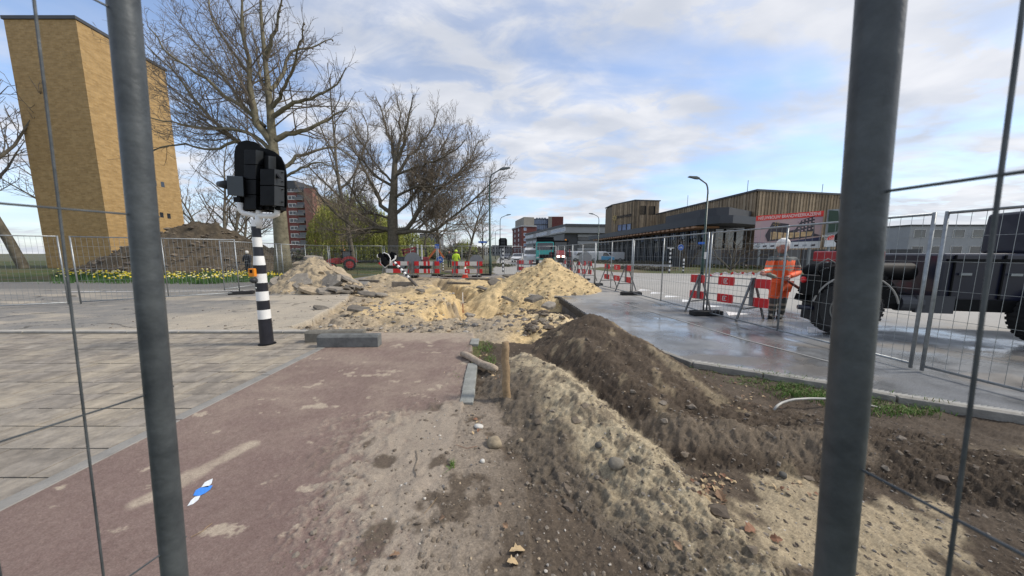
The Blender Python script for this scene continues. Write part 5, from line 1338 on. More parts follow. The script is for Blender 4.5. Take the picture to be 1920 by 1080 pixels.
# ------------------------------------------------------------------ red and white barriers
m_wb = mat('white_board', (0.62, 0.61, 0.58), .5, 0, .15, 8); m_gb = mat('grey_board', (0.27, 0.265, 0.25), .6, 0, .15, 5); m_tr = mat('trestle_steel', (0.16, 0.165, 0.165), .5, .5, .3, 8)
GB = 'red and white road barriers'
def barrier(p0, p1, z0, z1, reds, label, white=m_wb, arrow=False, hb=.25, legs=(.08, .92), legc=m_tr, fold=False):
    p0 = Vector((p0[0], p0[1], 0)); p1 = Vector((p1[0], p1[1], 0)); L_ = (p1 - p0).length; ang = math.atan2((p1 - p0).y, (p1 - p0).x)
    o = empty('barrier', p0, ang, label, 'barrier', GB)
    for bi, z in enumerate((z1, z0)):
        b = MB()
        if white is m_gb:
            for dz in (-1, 1): b.box((L_ / 2, 0, z + dz * (hb / 2 - .012)), (L_, .022, .022))
        else: b.box((L_ / 2, 0, z), (L_, .022, hb))
        bd = b.build('board', white, o)
        for (a, c, sym) in reds:
            r = MB(); r.box(((a + c) / 2 * L_, 0, z), ((c - a) * L_, .034, hb + .012)); r.build('red_block', m_red, bd)
            if sym:
                s_ = MB(); cx_ = (a + c) / 2 * L_
                for (dx, dz, w, h) in ((0, .05, .09, .018), (0, -.05, .09, .018), (-.04, 0, .018, .10), (.0, 0, .03, .05)): s_.box((cx_ + dx, -.019, z + dz), (w, .004, h))
                s_.build('logo', m_wb, bd)
        if arrow and bi == 0:
            r = MB(); r.prism([Vector((-.42, -.02, z)), Vector((-.25, -.02, z - hb / 2)), Vector((.12, -.02, z - hb / 2)), Vector((.12, -.02, z + hb / 2)), Vector((-.25, -.02, z + hb / 2))], (0, .04, 0)); r.build('arrow_end', m_red, bd)
    for t in legs:
        x = t * L_; tr_ = MB(); top = z1 + hb / 2 + .02; fw = .42
        tr_.bar((x, -.03, top), (x - .06, -fw, 0), .035, .035); tr_.bar((x, .03, top), (x + .06, fw, 0), .035, .035)
        tr_.bar((x, -fw * .72, top * .29), (x, fw * .72, top * .29), .03, .03); tr_.bar((x, -.026, z0 - hb / 2), (x, -.026, top), .08, .02)
        tr_.build('trestle', legc, o)
    return o
barrier((4.78, 7.95), (5.52, 6.35), .42, .84, ((.0, .2, 0), (.40, .60, 1), (.80, 1.0, 0)), 'nearest red blocked barrier on trestles between the fence and the worker', m_gb, hb=.19, legs=(.14, .82))
barrier((4.22, 13.6), (4.62, 11.55), .46, .92, ((.0, .2, 0), (.40, .60, 1), (.80, 1.0, 0)), 'second road barrier behind the fence panel right of the sand heap', m_gb, hb=.21, legs=(.14, .84))
barrier((3.75, 17.2), (4.25, 16.0), .5, .95, ((.0, .2, 0), (.40, .60, 1), (.80, 1.0, 0)), 'third road barrier with a grey round sign back standing in it', m_gb, hb=.24)
barrier((3.3, 19.2), (3.65, 18.0), .5, .95, ((.0, .25, 0), (.75, 1.0, 0)), 'far barrier just behind the right slope of the sand heap', m_gb, hb=.24)
barrier((-7.9, 18.6), (-6.3, 18.5), .42, .88, ((.32, .62, 0), (.9, 1.0, 0)), 'left back barrier with red pointed end by the fallen signal', arrow=True, legs=(.0, .98))
barrier((-6.1, 18.5), (-4.45, 18.3), .42, .88, ((.0, .22, 0), (.40, .50, 0), (.56, .64, 0), (.80, 1.0, 0)), 'back barrier between the fallen signal and the slab stack', legs=(.02, .8))
barrier((-3.65, 18.2), (-1.80, 18.2), .42, .88, ((.0, .2, 0), (.42, .58, 1), (.82, 1.0, 0)), 'back barrier behind the orange cone', legs=(.1, .88))
barrier((.35, 21.4), (1.45, 21.3), .42, .88, ((.0, .45, 0), (.8, 1, 0)), 'small barrier left of the sand heap summit')
m_sb = mat('sign_back', (0.22, 0.235, 0.245), .5, .4)
def sign_back(x, y, z, r, n, label, foot_=True):
    o = empty('sign', (x, y, 0), 0, label, 'road sign'); b = MB(); b.prism([Vector((r * math.cos(2 * math.pi * (k + .5) / n), 0, z + r * math.sin(2 * math.pi * (k + .5) / n))) for k in range(n)], (0, .02, 0)); b.build('plate', m_sb, o)
    b = MB(); b.tube([(0, .04, 0), (0, .04, z)], .03, 8); b.build('post', m_galv, o); b = MB(); b.box((0, .1, .05), (.6, .35, .1)); b.build('foot', m_rubber, o)
sign_back(4.05, 16.6, 1.22, .38, 8, 'grey back of an eight sided sign by the third road barrier')
sign_back(-6.3, 19.0, 1.05, .52, 24, 'round grey sign back behind the fallen signal boards')
sign_back(-2.25, 18.9, 1.0, .42, 24, 'round grey sign back behind the barrier near the cone')
# cone
m_cone = mat('cone_red', (0.70, 0.06, 0.02), .5, 0, .15, 9)
c = G(872, 521); o = empty('traffic_cone', (c.x, c.y, 0), .2, 'orange and white traffic cone behind the pit', 'traffic cone')
b = MB(); b.box((0, 0, .02), (.42, .42, .04)); b.build('base', m_cone, o, bevel=.01)
b = MB(); b.lathe([(.17, .04), (.145, .22)], n=16, mi=0); b.lathe([(.1455, .22), (.115, .40)], n=16, mi=1); b.lathe([(.114, .40), (.085, .55)], n=16, mi=0); b.lathe([(.0845, .55), (.06, .68)], n=16, mi=1); b.lathe([(.059, .68), (.03, .78)], n=16, mi=0)
b.build('body', [m_cone, m_white], o, smooth=False)

# ------------------------------------------------------------------ lamps
GL = 'street lamps along the road'
def lamp(px, by, top, reach, side, label, m=m_green_pole, r=.085, lower=None, d=None):
    d = d or G(px, by).y; base = PD(px, 475, d); h = PD(px, top, d).z
    o = empty('street_lamp', (base.x, d, 0), 0, label, 'street lamp', GL)
    b = MB(); b.tube([(0, 0, 0), (0, 0, 1.1), (0, 0, 1.15), (0, 0, h - .9)], [r * 1.35, r * 1.3, r, r * .62], 10); b.build('pole', m, o, smooth=True)
    pts = [(0, 0, h - .9)] + [(side * reach * .30 * (1 - math.cos(a)), 0, h - .9 + .75 * math.sin(a)) for a in (.3, .6, .9, 1.2, 1.5)] + [(side * reach * .75, 0, h + .12)]
    b = MB(); b.tube(pts, r * .55, 8); b.build('arm', m_greypole if m is m_green_pole else m, o, smooth=True)
    b = MB(); s = side; x0 = reach * .72; b.prism([Vector((s * x0, -.11, h + .06)), Vector((s * (x0 + .25), -.11, h + .08)), Vector((s * (x0 + .75), -.11, h + .2)), Vector((s * (x0 + .7), -.11, h + .27)), Vector((s * (x0 + .2), -.11, h + .25)), Vector((s * x0, -.11, h + .16))], (0, .22, 0))
    b.build('lamp_head', m_greypole, o, bevel=.03); return o
lamp(919, 514, 321, 1.0, 1, 'near street lamp with dark green pole left of centre, arm to the right')
lamp(1319, 516, 338, .9, -1, 'near street lamp at the right in front of the fire station, arm to the left')
lamp(1121, 492, 403, 1.2, -1, 'street lamp rising left of the fire station tower', d=47)
lamp(938, 492, 405, 1.3, 1, 'street lamp just behind the small black signal', d=47, m=m_greypole)
lamp(929, 485, 431, 1.5, 1, 'farthest small street lamp left of the brick office', d=76, m=m_greypole)
# signs on lamps and posts
def boxthing(name, c, s, m, label, cat, mp=None, ph=None):
    o = empty(name, (c[0], c[1], 0), 0, label, cat); b = MB(); b.box((0, -.12, c[2]), s); b.build('plate', m, o, bevel=.005)
    if ph: b = MB(); b.tube([(0, 0, 0), (0, 0, ph)], .035, 8); b.build('post', mp or m_galv, o)
    return o
q = PD(905, 454, 22.4); o = boxthing('street_name_sign', q, (.62, .03, .13), m_blue, 'small blue street name sign on the left street lamp', 'street sign')
q = PD(1313, 456, 20.3); boxthing('street_name_sign', q, (.42, .03, .15), m_blue, 'small blue street name sign on the right street lamp', 'street sign')
q = PD(1321, 479, 20.4); boxthing('notice_box', (q.x, q.y, q.z), (.2, .06, .46), m_wb, 'white notice plate on the right street lamp pole', 'notice')
q = PD(820, 462, 24); boxthing('blue_sign', q, (.34, .03, .34), m_blue, 'square blue sign on a post left of the cyclist', 'road sign', ph=q.z + .2)
def round_sign(px, py, d, r, label, lower=None):
    q = PD(px, py, d); o = empty('round_sign', (q.x, d, 0), 0, label, 'road sign')
    b = MB(); b.lathe([(r, 0), (r, .02)], (0, -.07, q.z), 28, 0, 'y'); b.build('plate', m_blue, o)
    b = MB(); b.lathe([(r * 1.06, 0), (r * 1.06, .018)], (0, -.045, q.z), 28, 0, 'y'); b.build('rim', m_white, o)
    s_ = MB()
    for dx in (-.38, .38):
        for k in range(10):
            a = k * math.pi / 5; a2 = a + math.pi / 5; s_.bar((dx * r + .22 * r * math.cos(a), -.075, q.z - .15 * r + .22 * r * math.sin(a)), (dx * r + .22 * r * math.cos(a2), -.075, q.z - .15 * r + .22 * r * math.sin(a2)), .008, .05 * r)
    for a, c in (((-.38, -.15), (-.1, .22)), ((-.1, .22), (.28, .22)), ((.28, .22), (.38, -.15)), ((-.1, .22), (.0, -.15)), ((.0, -.15), (.28, .22)), ((.25, .36), (.4, .36))):
        s_.bar((a[0] * r, -.075, q.z + a[1] * r), (c[0] * r, -.075, q.z + c[1] * r), .008, .07 * r)
    s_.build('bicycle_symbol', m_white, o)
    b = MB(); b.tube([(0, 0, 0), (0, 0, q.z + r)], .03, 8); b.build('post', m_galv, o)
round_sign(1276, 464, 25.5, .24, 'round blue cycle path sign before the dark glass hall')
round_sign(825, 487, 23.0, .25, 'round blue cycle sign standing low beside the striped bollard')

# ------------------------------------------------------------------ striped poles and signals
def stripes(h0, h1, n, r0, r1, start=0):
    b = MB()
    for i in range(n):
        a, c = h0 + (h1 - h0) * i / n, h0 + (h1 - h0) * (i + 1) / n; ra, rc = r0 + (r1 - r0) * i / n, r0 + (r1 - r0) * (i + 1) / n
        b.lathe([(ra, a), (rc, c)], n=18, mi=(i + start) % 2)
    return b
def bollard(px, by, top, label, n=8, r=.055, d=None):
    d = d or G(px, by).y; q = PD(px, 475, d); h = PD(px, top, d).z; o = empty('striped_bollard', (q.x, d, 0), 0, label, 'bollard')
    stripes(0, h, n, r, r, 0).build('pole', [m_bandb, m_white], o); b = MB(); b.lathe([(r * 1.1, h), (r * .9, h + .05), (r * .3, h + .08)], n=14); b.build('cap', m_white, o)
bollard(1283, 511, 487, 'short black and white bollard before the fire station')
bollard(830, 508, 488, 'short black and white bollard left of the cyclist')
def signal(px, by, ptop, htop, hw, label, n=14, r=.06, d=None, arms=False):
    d = d or G(px, by).y; q = PD(px, 475, d); h = PD(px, ptop, d).z; ht = PD(px, htop, d).z; o = empty('traffic_signal', (q.x, d, 0), 0, label, 'traffic light')
    stripes(0, h, n, r, r * .9, 0).build('pole', [m_bandb, m_white], o)
    if arms: b = MB(); b.bar((-.25, 0, h), (.25, 0, h), .06, .06); b.build('bracket', m_white, o)
    k = .3; z0, z1 = h + .02, ht; w = hw / 2
    poly = [(-w, z0 + k * w), (-w * .7, z0), (w * .7, z0), (w, z0 + k * w), (w, z1 - k * w * 1.5), (w * .7, z1), (-w * .7, z1), (-w, z1 - k * w * 1.5)]
    b = MB(); b.prism([Vector((x, .1, z)) for x, z in poly], (0, .03, 0)); b.build('backboard', m_black, o)
    for i in range(3):
        zc = z0 + (z1 - z0) * (i + .5) / 3; b = MB(); b.box((0, .0, zc), (w * .95, .2, (z1 - z0) * .28)); b.build('lamp_housing', m_blackg, o, bevel=.02)
signal(943, 510, 466, 446, .68, 'small black backed signal on striped pole beside the central island', 12)
signal(1257, 512, 465, 449, .34, 'signal on striped pole right of the planted island', 12, d=22.8, arms=True)

# near signal, seen from behind
D = 4.97; base = G(501, 645); D = base.y
o = empty('near_traffic_signal', (base.x, base.y, 0), 0, 'large black traffic signal seen from behind on a black and white striped pole', 'traffic light')
def rel(p): return Vector(p) - Vector((base.x, base.y, 0))
ys_ = [645, 597, 580, 563, 546, 530, 513, 497, 480, 463, 445, 425, 412]
b = MB(); zs = [PD(490, y, D).z for y in ys_]; zs[0] = -.02
rr = [.094, .088, .086, .084, .082, .081, .080, .079, .068, .062, .061, .060, .050]
for i in range(12):
    ra, rb_ = rr[i], rr[i + 1]
    if i == 6: ra, rb_ = .081, .088
    b.lathe([(ra, zs[i] + (0 if i else 0)), (rb_, zs[i + 1])], n=28, mi=i % 2)
b.build('pole', [m_bandb, m_white], o, smooth=False)
b = MB(); b.lathe([(.125, .0), (.12, .012), (.1, .02)], n=24); b.build('base_collar', m_black, o)
# push button
b = MB(); q = rel(PD(491, 511, D - .1)); b.box((-.035, -.105, q.z), (.10, .05, .13)); b.build('push_button_box', m_orange, o, bevel=.012)
bs = MB(); bs.box((-.035, -.132, q.z + .02), (.04, .004, .05)); bs.build('button_symbol', m_black, o)
b = MB(); b.lathe([(.048, 0), (.04, -.05), (.02, -.07)], (-.03, -.08, q.z - .125), 18, 0, 'y'); b.build('push_button', m_blackg, o, smooth=True)
b = MB(); b.lathe([(.017, 0), (.012, -.012)], (-.025, -.083, q.z - .25), 10, 0, 'y'); b.build('lock', m_galv, o)
# bracket
P_ = lambda px, py, dy=0.0: rel(PD(px, py, D + dy))
b = MB(); b.tube([P_(485, 428), P_(484.5, 405)], .045, 14); b.tube([P_(450, 380), P_(450.5, 394), P_(457, 400), P_(485, 405), P_(511, 405), P_(519, 402), P_(520, 390)], .040, 14); b.tube([P_(485, 405), P_(485, 393)], .038, 12)
b.build('bracket', m_white, o, smooth=True)
# backboard (far side) with double rounded top
bp = [(458, 396), (446, 384), (440, 352), (438.5, 290), (441, 275), (449, 265.5), (462, 262.5), (478, 266), (486.5, 271), (488, 276), (500, 278.5), (514, 284), (526, 294), (533, 308), (536, 325), (537, 345), (537.5, 385), (534, 394), (527, 399)]
b = MB(); b.prism([P_(x, y, .16) for x, y in bp], (0, .025, 0)); b.build('backboard', m_black, o, bevel=.004)
def hous(x0, y0, x1, y1, xs, y0s, y1s, name, dy=-.02, dep=.18, mlit=m_blackg):
    """box seen obliquely from behind: dark back face x0..xs, side face xs..x1 painted lighter for the light it catches"""
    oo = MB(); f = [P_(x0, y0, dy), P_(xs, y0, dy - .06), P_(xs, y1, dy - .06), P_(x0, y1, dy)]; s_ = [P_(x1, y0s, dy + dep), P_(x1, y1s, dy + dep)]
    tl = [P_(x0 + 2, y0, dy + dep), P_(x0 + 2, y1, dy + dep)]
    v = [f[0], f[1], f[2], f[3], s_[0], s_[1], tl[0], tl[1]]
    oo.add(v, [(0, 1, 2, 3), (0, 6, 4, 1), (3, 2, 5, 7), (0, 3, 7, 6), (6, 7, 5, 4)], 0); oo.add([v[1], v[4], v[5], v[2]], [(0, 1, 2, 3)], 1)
    return oo.build(name, [m_black, mlit], o, bevel=.004)
for k in range(4):
    ya, yb = 281 + k * 28.2, 281 + (k + 1) * 28.2 - 1.2
    hous(458, ya, 494 - k * .5, yb, 479.5, ya + 2.5, yb + 1.5, 'lamp_housing')
for k in range(4):
    ya, yb = 292 + k * 25.5, 292 + (k + 1) * 25.5 - 1.2
    hous(495.5, ya, 519, yb, 503.5, ya + 2, yb + 1, 'lamp_housing', .0)
for k, (ya, yb) in enumerate(((317, 347), (348.5, 385))):
    h_ = hous(488, ya, 533, yb, 514.5, ya + 3, yb + 2, 'lamp_housing', -.16, .22)
    for yy in (ya + 7, yb - 6): b = MB(); b.box(P_(529, yy, -.02), (.04, .02, .012)); b.build('latch', m_black, h_)
b = MB(); b.prism([P_(516, 334, -.13), P_(520, 324, -.13), P_(529, 336, -.13)], (.0, -.05, 0)); b.build('vent_hood', m_black, o)
for (x, y) in ((490, 392), (514, 392), (526, 392)): b = MB(); b.box(P_(x, y, .02), (.10, .12, .05)); b.build('clamp', m_black, o, bevel=.008)
# side box with hood
b = MB(); v = [P_(424.5, 329, -.02), P_(455, 331, -.08), P_(457, 369, -.08), P_(426, 365, -.02), P_(463, 333, .12), P_(464.5, 370, .12), P_(430, 330, .16), P_(431, 366, .16)]
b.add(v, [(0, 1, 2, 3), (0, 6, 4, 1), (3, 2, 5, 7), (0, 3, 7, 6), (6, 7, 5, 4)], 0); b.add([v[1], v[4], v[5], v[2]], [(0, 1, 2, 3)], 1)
b.build('side_signal', [mat('dark_slate_plastic', (0.018, 0.024, 0.028), .5), m_blackg], o, bevel=.01)  # right face takes the lighter black, light from that side painted in
b = MB(); b.tube([P_(428, 347, .05), P_(411, 345.5, .08)], [.075, .045], 16); b.build('hood', m_blackg, o, smooth=True)
b = MB(); b.box(P_(450, 375, .02), (.11, .12, .08)); b.build('clamp', m_black, o, bevel=.01)

# fallen signal leaning over the dig
pb, pt = PD(783, 538, 14.0), PD(737, 489, 14.6)
o = empty('fallen_traffic_signal', pb, 0, 'toppled traffic signal leaning left over the dig, striped pole and black heads', 'traffic light')
ax = pt - pb; n = 15; b = MB()
for i in range(n):
    p, q = ax * (i / n) , ax * ((i + 1) / n); low = i < 5
    b.tube([p, q], .062 if not low else .07, 12, mi=2 if low else (i % 2), cap=(i in (0, n - 1)))
b.build('pole', [m_bandb, m_white, mat('soiled_pole', (.11, .095, .08), .8)], o)
rp_ = lambda px, py, d: PD(px, py, d) - pb
hx = [(719, 473), (733, 476), (735, 488), (731, 494), (722, 501), (714, 492), (712, 480)]
hx = [(713, 480), (720, 473.5), (728, 477), (732, 484), (731, 494), (722, 502), (714, 494)]
b = MB(); b.prism([rp_(x, y, 14.45) for x, y in hx], (0, .06, 0)); hd = b.build('backboard', m_black, o)
b = MB(); pts = [rp_(x, y, 14.42) for x, y in hx]; b.tube(pts + [pts[0]], .022, 6); b.build('white_rim', m_white, hd)
b = MB(); b.prism([rp_(x, y, 14.75) for x, y in ((729, 477), (734, 472), (742, 475), (744, 484), (740, 491), (732, 491))], (0, .08, 0)); b.build('backboard', m_black, o)
for (x, y) in ((717, 480), (722, 487), (727, 493)): b = MB(); b.tube([rp_(x, y, 14.48), rp_(x - 4, y - 1, 14.2)], [.11, .12], 14); b.build('lamp_hood', m_black, o)
b = MB(); b.tube([rp_(736, 489, 14.55), rp_(741, 485, 14.6), rp_(742, 479, 14.6)], .04, 8); b.tube([rp_(736, 489, 14.55), rp_(728, 493, 14.5)], .04, 8); b.build('bracket', m_white, o)
b = MB(); b.tube([rp_(708, 480, 14.5), rp_(711, 480.5, 14.5)], .08, 12); b.build('white_lamp', m_white, o)

# ------------------------------------------------------------------ small things of the site
def kerb_block(px, py, px1, py1, d_extra, label, h, w, m):
    a, c = G(px, py), G(px1, py1); L_ = (c - a).length; ang = math.atan2((c - a).y, (c - a).x); mid_ = (a + c) / 2
    b = MB(); ch = .035; prof = [(-w / 2, 0), (w / 2, 0), (w / 2, h), (-w / 2 + ch, h), (-w / 2, h - ch)]
    b.prism([Vector((-L_ / 2, y, z)) for y, z in prof], (L_, 0, 0)); o = b.build('kerb_block', m, bevel=.008); o.location = (mid_.x, mid_.y + w / 2, 0.002); o.rotation_euler = (0, 0, ang); tag(o, label, 'kerb stone', 'loose kerb blocks on the bike path'); return o
kerb_block(594, 652, 709, 651, 0, 'dark grey loose kerb block, the nearer of the two on the path', .195, .15, m_conc_d)
k2 = kerb_block(571, 643, 680, 641, 0, 'brownish grey loose kerb block, the one behind partly on the pavement', .19, .15, mat('kerb_brown', (.155, .145, .12), .85, 0, .3, 8, .3, 60))
# stake and log
p = PD(950, 746, 2.93); t = PD(947, 641, 3.0); gz = p.z
b = MB(); ax = t - p; n = 9; rad = [.038, .042, .041, .042, .040, .041, .041, .040, .040, .037]
b.tube([ax * (-.12 + 1.12 * i / n) + Vector((.006 * math.sin(i * 1.7), .004 * math.cos(i), 0)) for i in range(n + 1)], rad, 14); o = b.build('wooden_stake', m_wood, smooth=True); o.location = p
tag(o, 'upright round wooden stake at the left foot of the soil heap', 'stake')
cr_ = MB()
a, c = G(866, 663, .05), G(930, 694, .04); c2 = PD(932, 693, a.y * .0 + G(932, 697).y)
pts = [a.lerp(c, i / 8) + Vector((0, 0, .012 * math.sin(i))) for i in range(9)]
b = MB(); b.tube([q - a for q in pts], [.034, .045, .046, .047, .048, .049, .05, .048, .04], 12); o = b.build('wooden_log', [mat('log_wood', (0.36, 0.29, 0.22), .9, 0, .35, 14, .4)], smooth=True); o.location = a
tag(o, 'pale wooden stake lying across the path edge beside the upright one', 'stake')
# range pole in the pit
a = G(868, 580, -.55); z_ = ground_z(a.x, a.y); b = MB(); H_ = PD(867, 546, a.y).z - z_
for i in range(2): b.tube([(0, 0, H_ * i / 2 * 1.0), (0, 0, H_ * (i + 1) / 2)], .016, 8, mi=i)
o = b.build('range_pole', [mat('pole_dull_red', (.25, .04, .03), .6), m_white]); o.location = (a.x, a.y, z_ - .05); tag(o, 'thin red and white marker pole standing in the pit', 'marker pole')
# stones
def stone(px, py, d, r, label, m, sub=2, sq=(1, .9, .85), sink=.3):
    b = MB(); import mathutils
    n, k = 14, 9; vs = []
    prof = [(math.sin(math.pi * j / k), -math.cos(math.pi * j / k)) for j in range(1, k)]
    b.lathe([(r * a_, r * c_) for a_, c_ in prof], n=n); so = rnd.random() * 50
    b.v = [tuple(Vector(v) * (1 + .28 * mnoise.noise(Vector(v) / r * .9 + Vector((so, 0, 0))) + .06 * mnoise.noise(Vector(v) / r * 4 + Vector((so, 0, 0))))) for v in b.v]
    b.v = [(v[0] * sq[0], v[1] * sq[1], v[2] * sq[2]) for v in b.v]
    o = b.build('stone', m, smooth=True); q = PD(px, py, d); o.location = (q.x, q.y, max(q.z, ground_z(q.x, q.y) + r * .3)); tag(o, label, 'stone'); return o
m_st = mat('stone_brown', (.27, .22, .15), .9, 0, .35, 20, .4); m_st2 = mat('stone_grey', (.19, .17, .135), .9, 0, .3, 25, .4); m_st3 = mat('stone_white', (.55, .53, .48), .8)
stone(927, 850, 2.2, .058, 'rounded brown stone at the left foot of the sandy ridge', m_st)
stone(1152, 908, 1.9, .055, 'rough grey stone set in the sandy ridge', m_st2)
stone(976, 847, 2.25, .022, 'small tan pebble right of the rounded stone', m_st)
stone(898, 818, 2.4, .03, 'pale flat stone at the edge of the path above the rounded stone', m_st3, sq=(1.3, 1, .7))
stone(1122, 835, 2.1, .028, 'small dark stone high on the sandy ridge', mat('stone_dark', (.09, .085, .075), .9))
stone(905, 895, 2.0, .018, 'small whitish stone below the rounded brown stone', m_st3)
stone(1465, 912, 1.95, .026, 'dark pebble in the sandy patch at the right', mat('stone_dark', (.09, .085, .075), .9))
stone(1330, 635, 4.0, .0, 'x', m_st3) if False else None
# leaves
m_lf = [mat('leaf_brown', (.25, .155, .09), .8, 0, .3, 30), mat('leaf_tan', (.46, .34, .19), .8, 0, .3, 30), mat('leaf_rust', (.23, .115, .065), .8, 0, .3, 30)]
def leafmesh(b, c, s, mi, r_):
    a0 = r_.random() * 6.28; tilt = Matrix.Rotation(r_.uniform(-.7, .7), 3, 'X') @ Matrix.Rotation(r_.uniform(-.6, .6), 3, 'Y'); R = Matrix.Rotation(a0, 3, 'Z') @ tilt
    prof = [(0, 0), (.25, .28), (.20, .42), (.5, .62), (.30, .70), (.34, .95), (0, 1.2), (-.34, .95), (-.30, .70), (-.5, .62), (-.20, .42), (-.25, .28)]
    vs = [Vector(c) + R @ Vector((x * s, (y - .6) * s, (.35 * x * x - .2 * (y - .6) ** 2) * s * 1.5)) for x, y in prof] + [Vector(c) + R @ Vector((0, 0, .0))]
    b.add(vs, [(i, (i + 1) % 12, 12) for i in range(12)], mi)
rl = random.Random(77)
for (px, py, s, mi, lb) in ((970, 1035, .075, 1, 'large curled tan leaf at the bottom centre on the soil'), (962, 1058, .06, 1, 'torn tan leaf just below the large curled one'), (937, 948, .03, 0, 'small brown leaf above the large curled leaf'), (947, 990, .035, 0, 'folded brown leaf between the small and the large leaf'),
                            (1352, 935, .07, 0, 'reddish brown leaf at the foot of the ridge flank'), (1405, 995, .065, 2, 'rust brown leaf lower right of the sandy ridge'), (1455, 1015, .05, 2, 'small pinkish leaf low in the right sandy patch'), (740, 1045, .045, 0, 'curled leaf at the bottom left of the soil strip'), (828, 976, .04, 0, 'small curled brown leaf on the sandy spill'), (1270, 1027, .045, 0, 'orange brown leaf near the bottom of the ridge')):
    g_ = G(px, py, 0.0)
    for it in range(4): z_ = ground_z(g_.x, g_.y); g_ = G(px, py, z_)
    b = MB(); leafmesh(b, (0, 0, 0), s, 0, rl); o = b.build('dry_leaf', m_lf[mi]); o.location = (g_.x, g_.y, z_ + .018); tag(o, lb, 'leaf')
def leaves(n, pts, name, label, smin=.02, smax=.05):
    b = MB()
    for i in range(n):
        px, py, sx, sy = pts[rl.randrange(len(pts))]; g_ = G(px + rl.gauss(0, sx), py + rl.gauss(0, sy)); z_ = ground_z(g_.x, g_.y)
        leafmesh(b, (g_.x, g_.y, z_ + .012), rl.uniform(smin, smax), rl.randrange(3), rl)
    o = b.build(name, m_lf); tag(o, label, 'leaves', kind='stuff')
leaves(150, [(1345, 895, 22, 14), (1330, 910, 18, 16), (1460, 895, 40, 8), (1400, 725, 25, 10), (1500, 745, 40, 12), (1390, 760, 25, 8), (925, 700, 10, 10), (900, 665, 8, 8), (900, 800, 10, 18)], 'leaf_litter', 'scattered dry brown leaves on the dark soil', .014, .036)
# twigs
def twig(pts, r, label, m=m_twig):
    w_ = []
    for px, py in pts:
        g_ = G(px, py)
        for it in range(3): z_ = ground_z(g_.x, g_.y); g_ = G(px, py, z_)
        w_.append(Vector((g_.x, g_.y, z_ + r + .004)))
    b = MB(); b.tube([q - w_[0] for q in w_], r, 5); o = b.build('twig', m); o.location = w_[0]; tag(o, label, 'twig')
twig([(358, 1009), (380, 998), (388, 990), (398, 983)], .002, 'thin tan twig on the bike path below the paint mark', m_wood)
twig([(795, 965), (808, 950), (820, 934)], .0015, 'thin pale straw on the sandy spill', m_wood)
twig([(780, 845), (783, 862), (777, 880), (781, 895)], .003, 'dark crooked twig on the sandy spill')
twig([(855, 835), (875, 842), (895, 838)], .0018, 'reddish stem at the path edge near the rounded stone', m_lf[2])
twig([(1395, 876), (1410, 872), (1423, 874)], .004, 'short brown stick in the hollow of the soil bed')
# pale conduit looping out of the soil
q = []
for px, py, hh in ((1450, 771, -.02), (1455, 763, .03), (1464, 756, .06), (1485, 749, .09), (1520, 747, .10), (1560, 748, .09), (1600, 752, .07), (1650, 765, -.01)):
    g_ = G(px, py, 0)
    for it in range(5): z_ = ground_z(g_.x, g_.y) + hh; g_ = G(px, py, z_)
    q.append(Vector((g_.x, g_.y, z_)))
b = MB(); rs_, _ = resample(q, 18); b.tube([v - q[0] for v in rs_], .0115, 8); o = b.build('conduit', mat('conduit_grey', (.42, .41, .37), .5), smooth=True); o.location = q[0]; tag(o, 'pale grey conduit looping out of the dark soil at the right', 'conduit')
# paint mark on the path (white, blue, white), a flat marking
def g3(px, py): v = G(px, py, .004); return v
b = MB(); bl = MB()
mk_o = empty('paint_mark', g3(375, 925)); tag(mk_o, 'white and blue spray paint mark on the bike path', 'paint mark')
def poly_(m, pts, nm): b_ = MB(); b_.add([v - g3(375, 925) for v in [g3(*p_) for p_ in pts]], [tuple(range(len(pts)))]); b_.build(nm, m, mk_o)
m_spw = mat('spray_white', (.70, .74, .76), .8, 0, .2, 90); m_spb = mat('spray_blue', (.05, .24, .72), .8, 0, .2, 90)
poly_(m_spw, [(377, 914), (384, 904), (392, 900), (399, 897), (397, 906), (390, 913)], 'white_patch'); poly_(m_spw, [(351, 949), (358, 938), (366, 931), (376, 929), (372, 937), (362, 945)], 'white_patch')
poly_(m_spb, [(362, 929), (367, 919), (376, 914), (388, 911), (399, 910), (394, 918), (384, 925), (373, 930)], 'blue_patch')
# grass tufts
m_gr = mat('grass_blade', (.10, .19, .03), .8, 0, .4, 8); m_gr2 = mat('grass_dry', (.24, .22, .09), .8)
b = MB()
def tuft(px, py, sx, sy, n, h):
    for i in range(n):
        g_ = G(px + rl.gauss(0, sx), py + rl.gauss(0, sy)); z_ = ground_z(g_.x, g_.y); a = rl.random() * 6.28; v = Vector((math.cos(a), math.sin(a), 0)) * .0035
        p_ = Vector((g_.x, g_.y, z_ - .005)); t1 = p_ + Vector((rl.gauss(0, .012), rl.gauss(0, .012), h * .6 * rl.uniform(.6, 1.3))); t2 = t1 + Vector((rl.gauss(0, .03), rl.gauss(0, .03), h * .25))
        b.add([p_ - v, p_ + v, t1 + v * .7, t1 - v * .7, t2], [(0, 1, 2, 3), (3, 2, 4)], 0 if rl.random() < .8 else 1)
for (px, py, sx, sy, n, h) in ((1505, 727, 22, 4, 420, .06), (1540, 733, 18, 4, 300, .06), (1420, 705, 30, 4, 240, .035), (1480, 716, 22, 3, 300, .05), (1600, 745, 30, 5, 400, .05), (1700, 760, 40, 5, 400, .06), (912, 648, 7, 5, 160, .05), (918, 672, 6, 5, 130, .05), (900, 655, 8, 6, 90, .04), (848, 876, 3, 3, 30, .04), (1330, 690, 20, 3, 60, .03), (860, 700, 4, 10, 10, .02)): tuft(px, py, sx, sy, n, h)
tag(b.build('grass_tufts', [m_gr, m_gr2]), 'green grass tufts along the kerb of the wet road and by the stake', 'grass', kind='stuff')
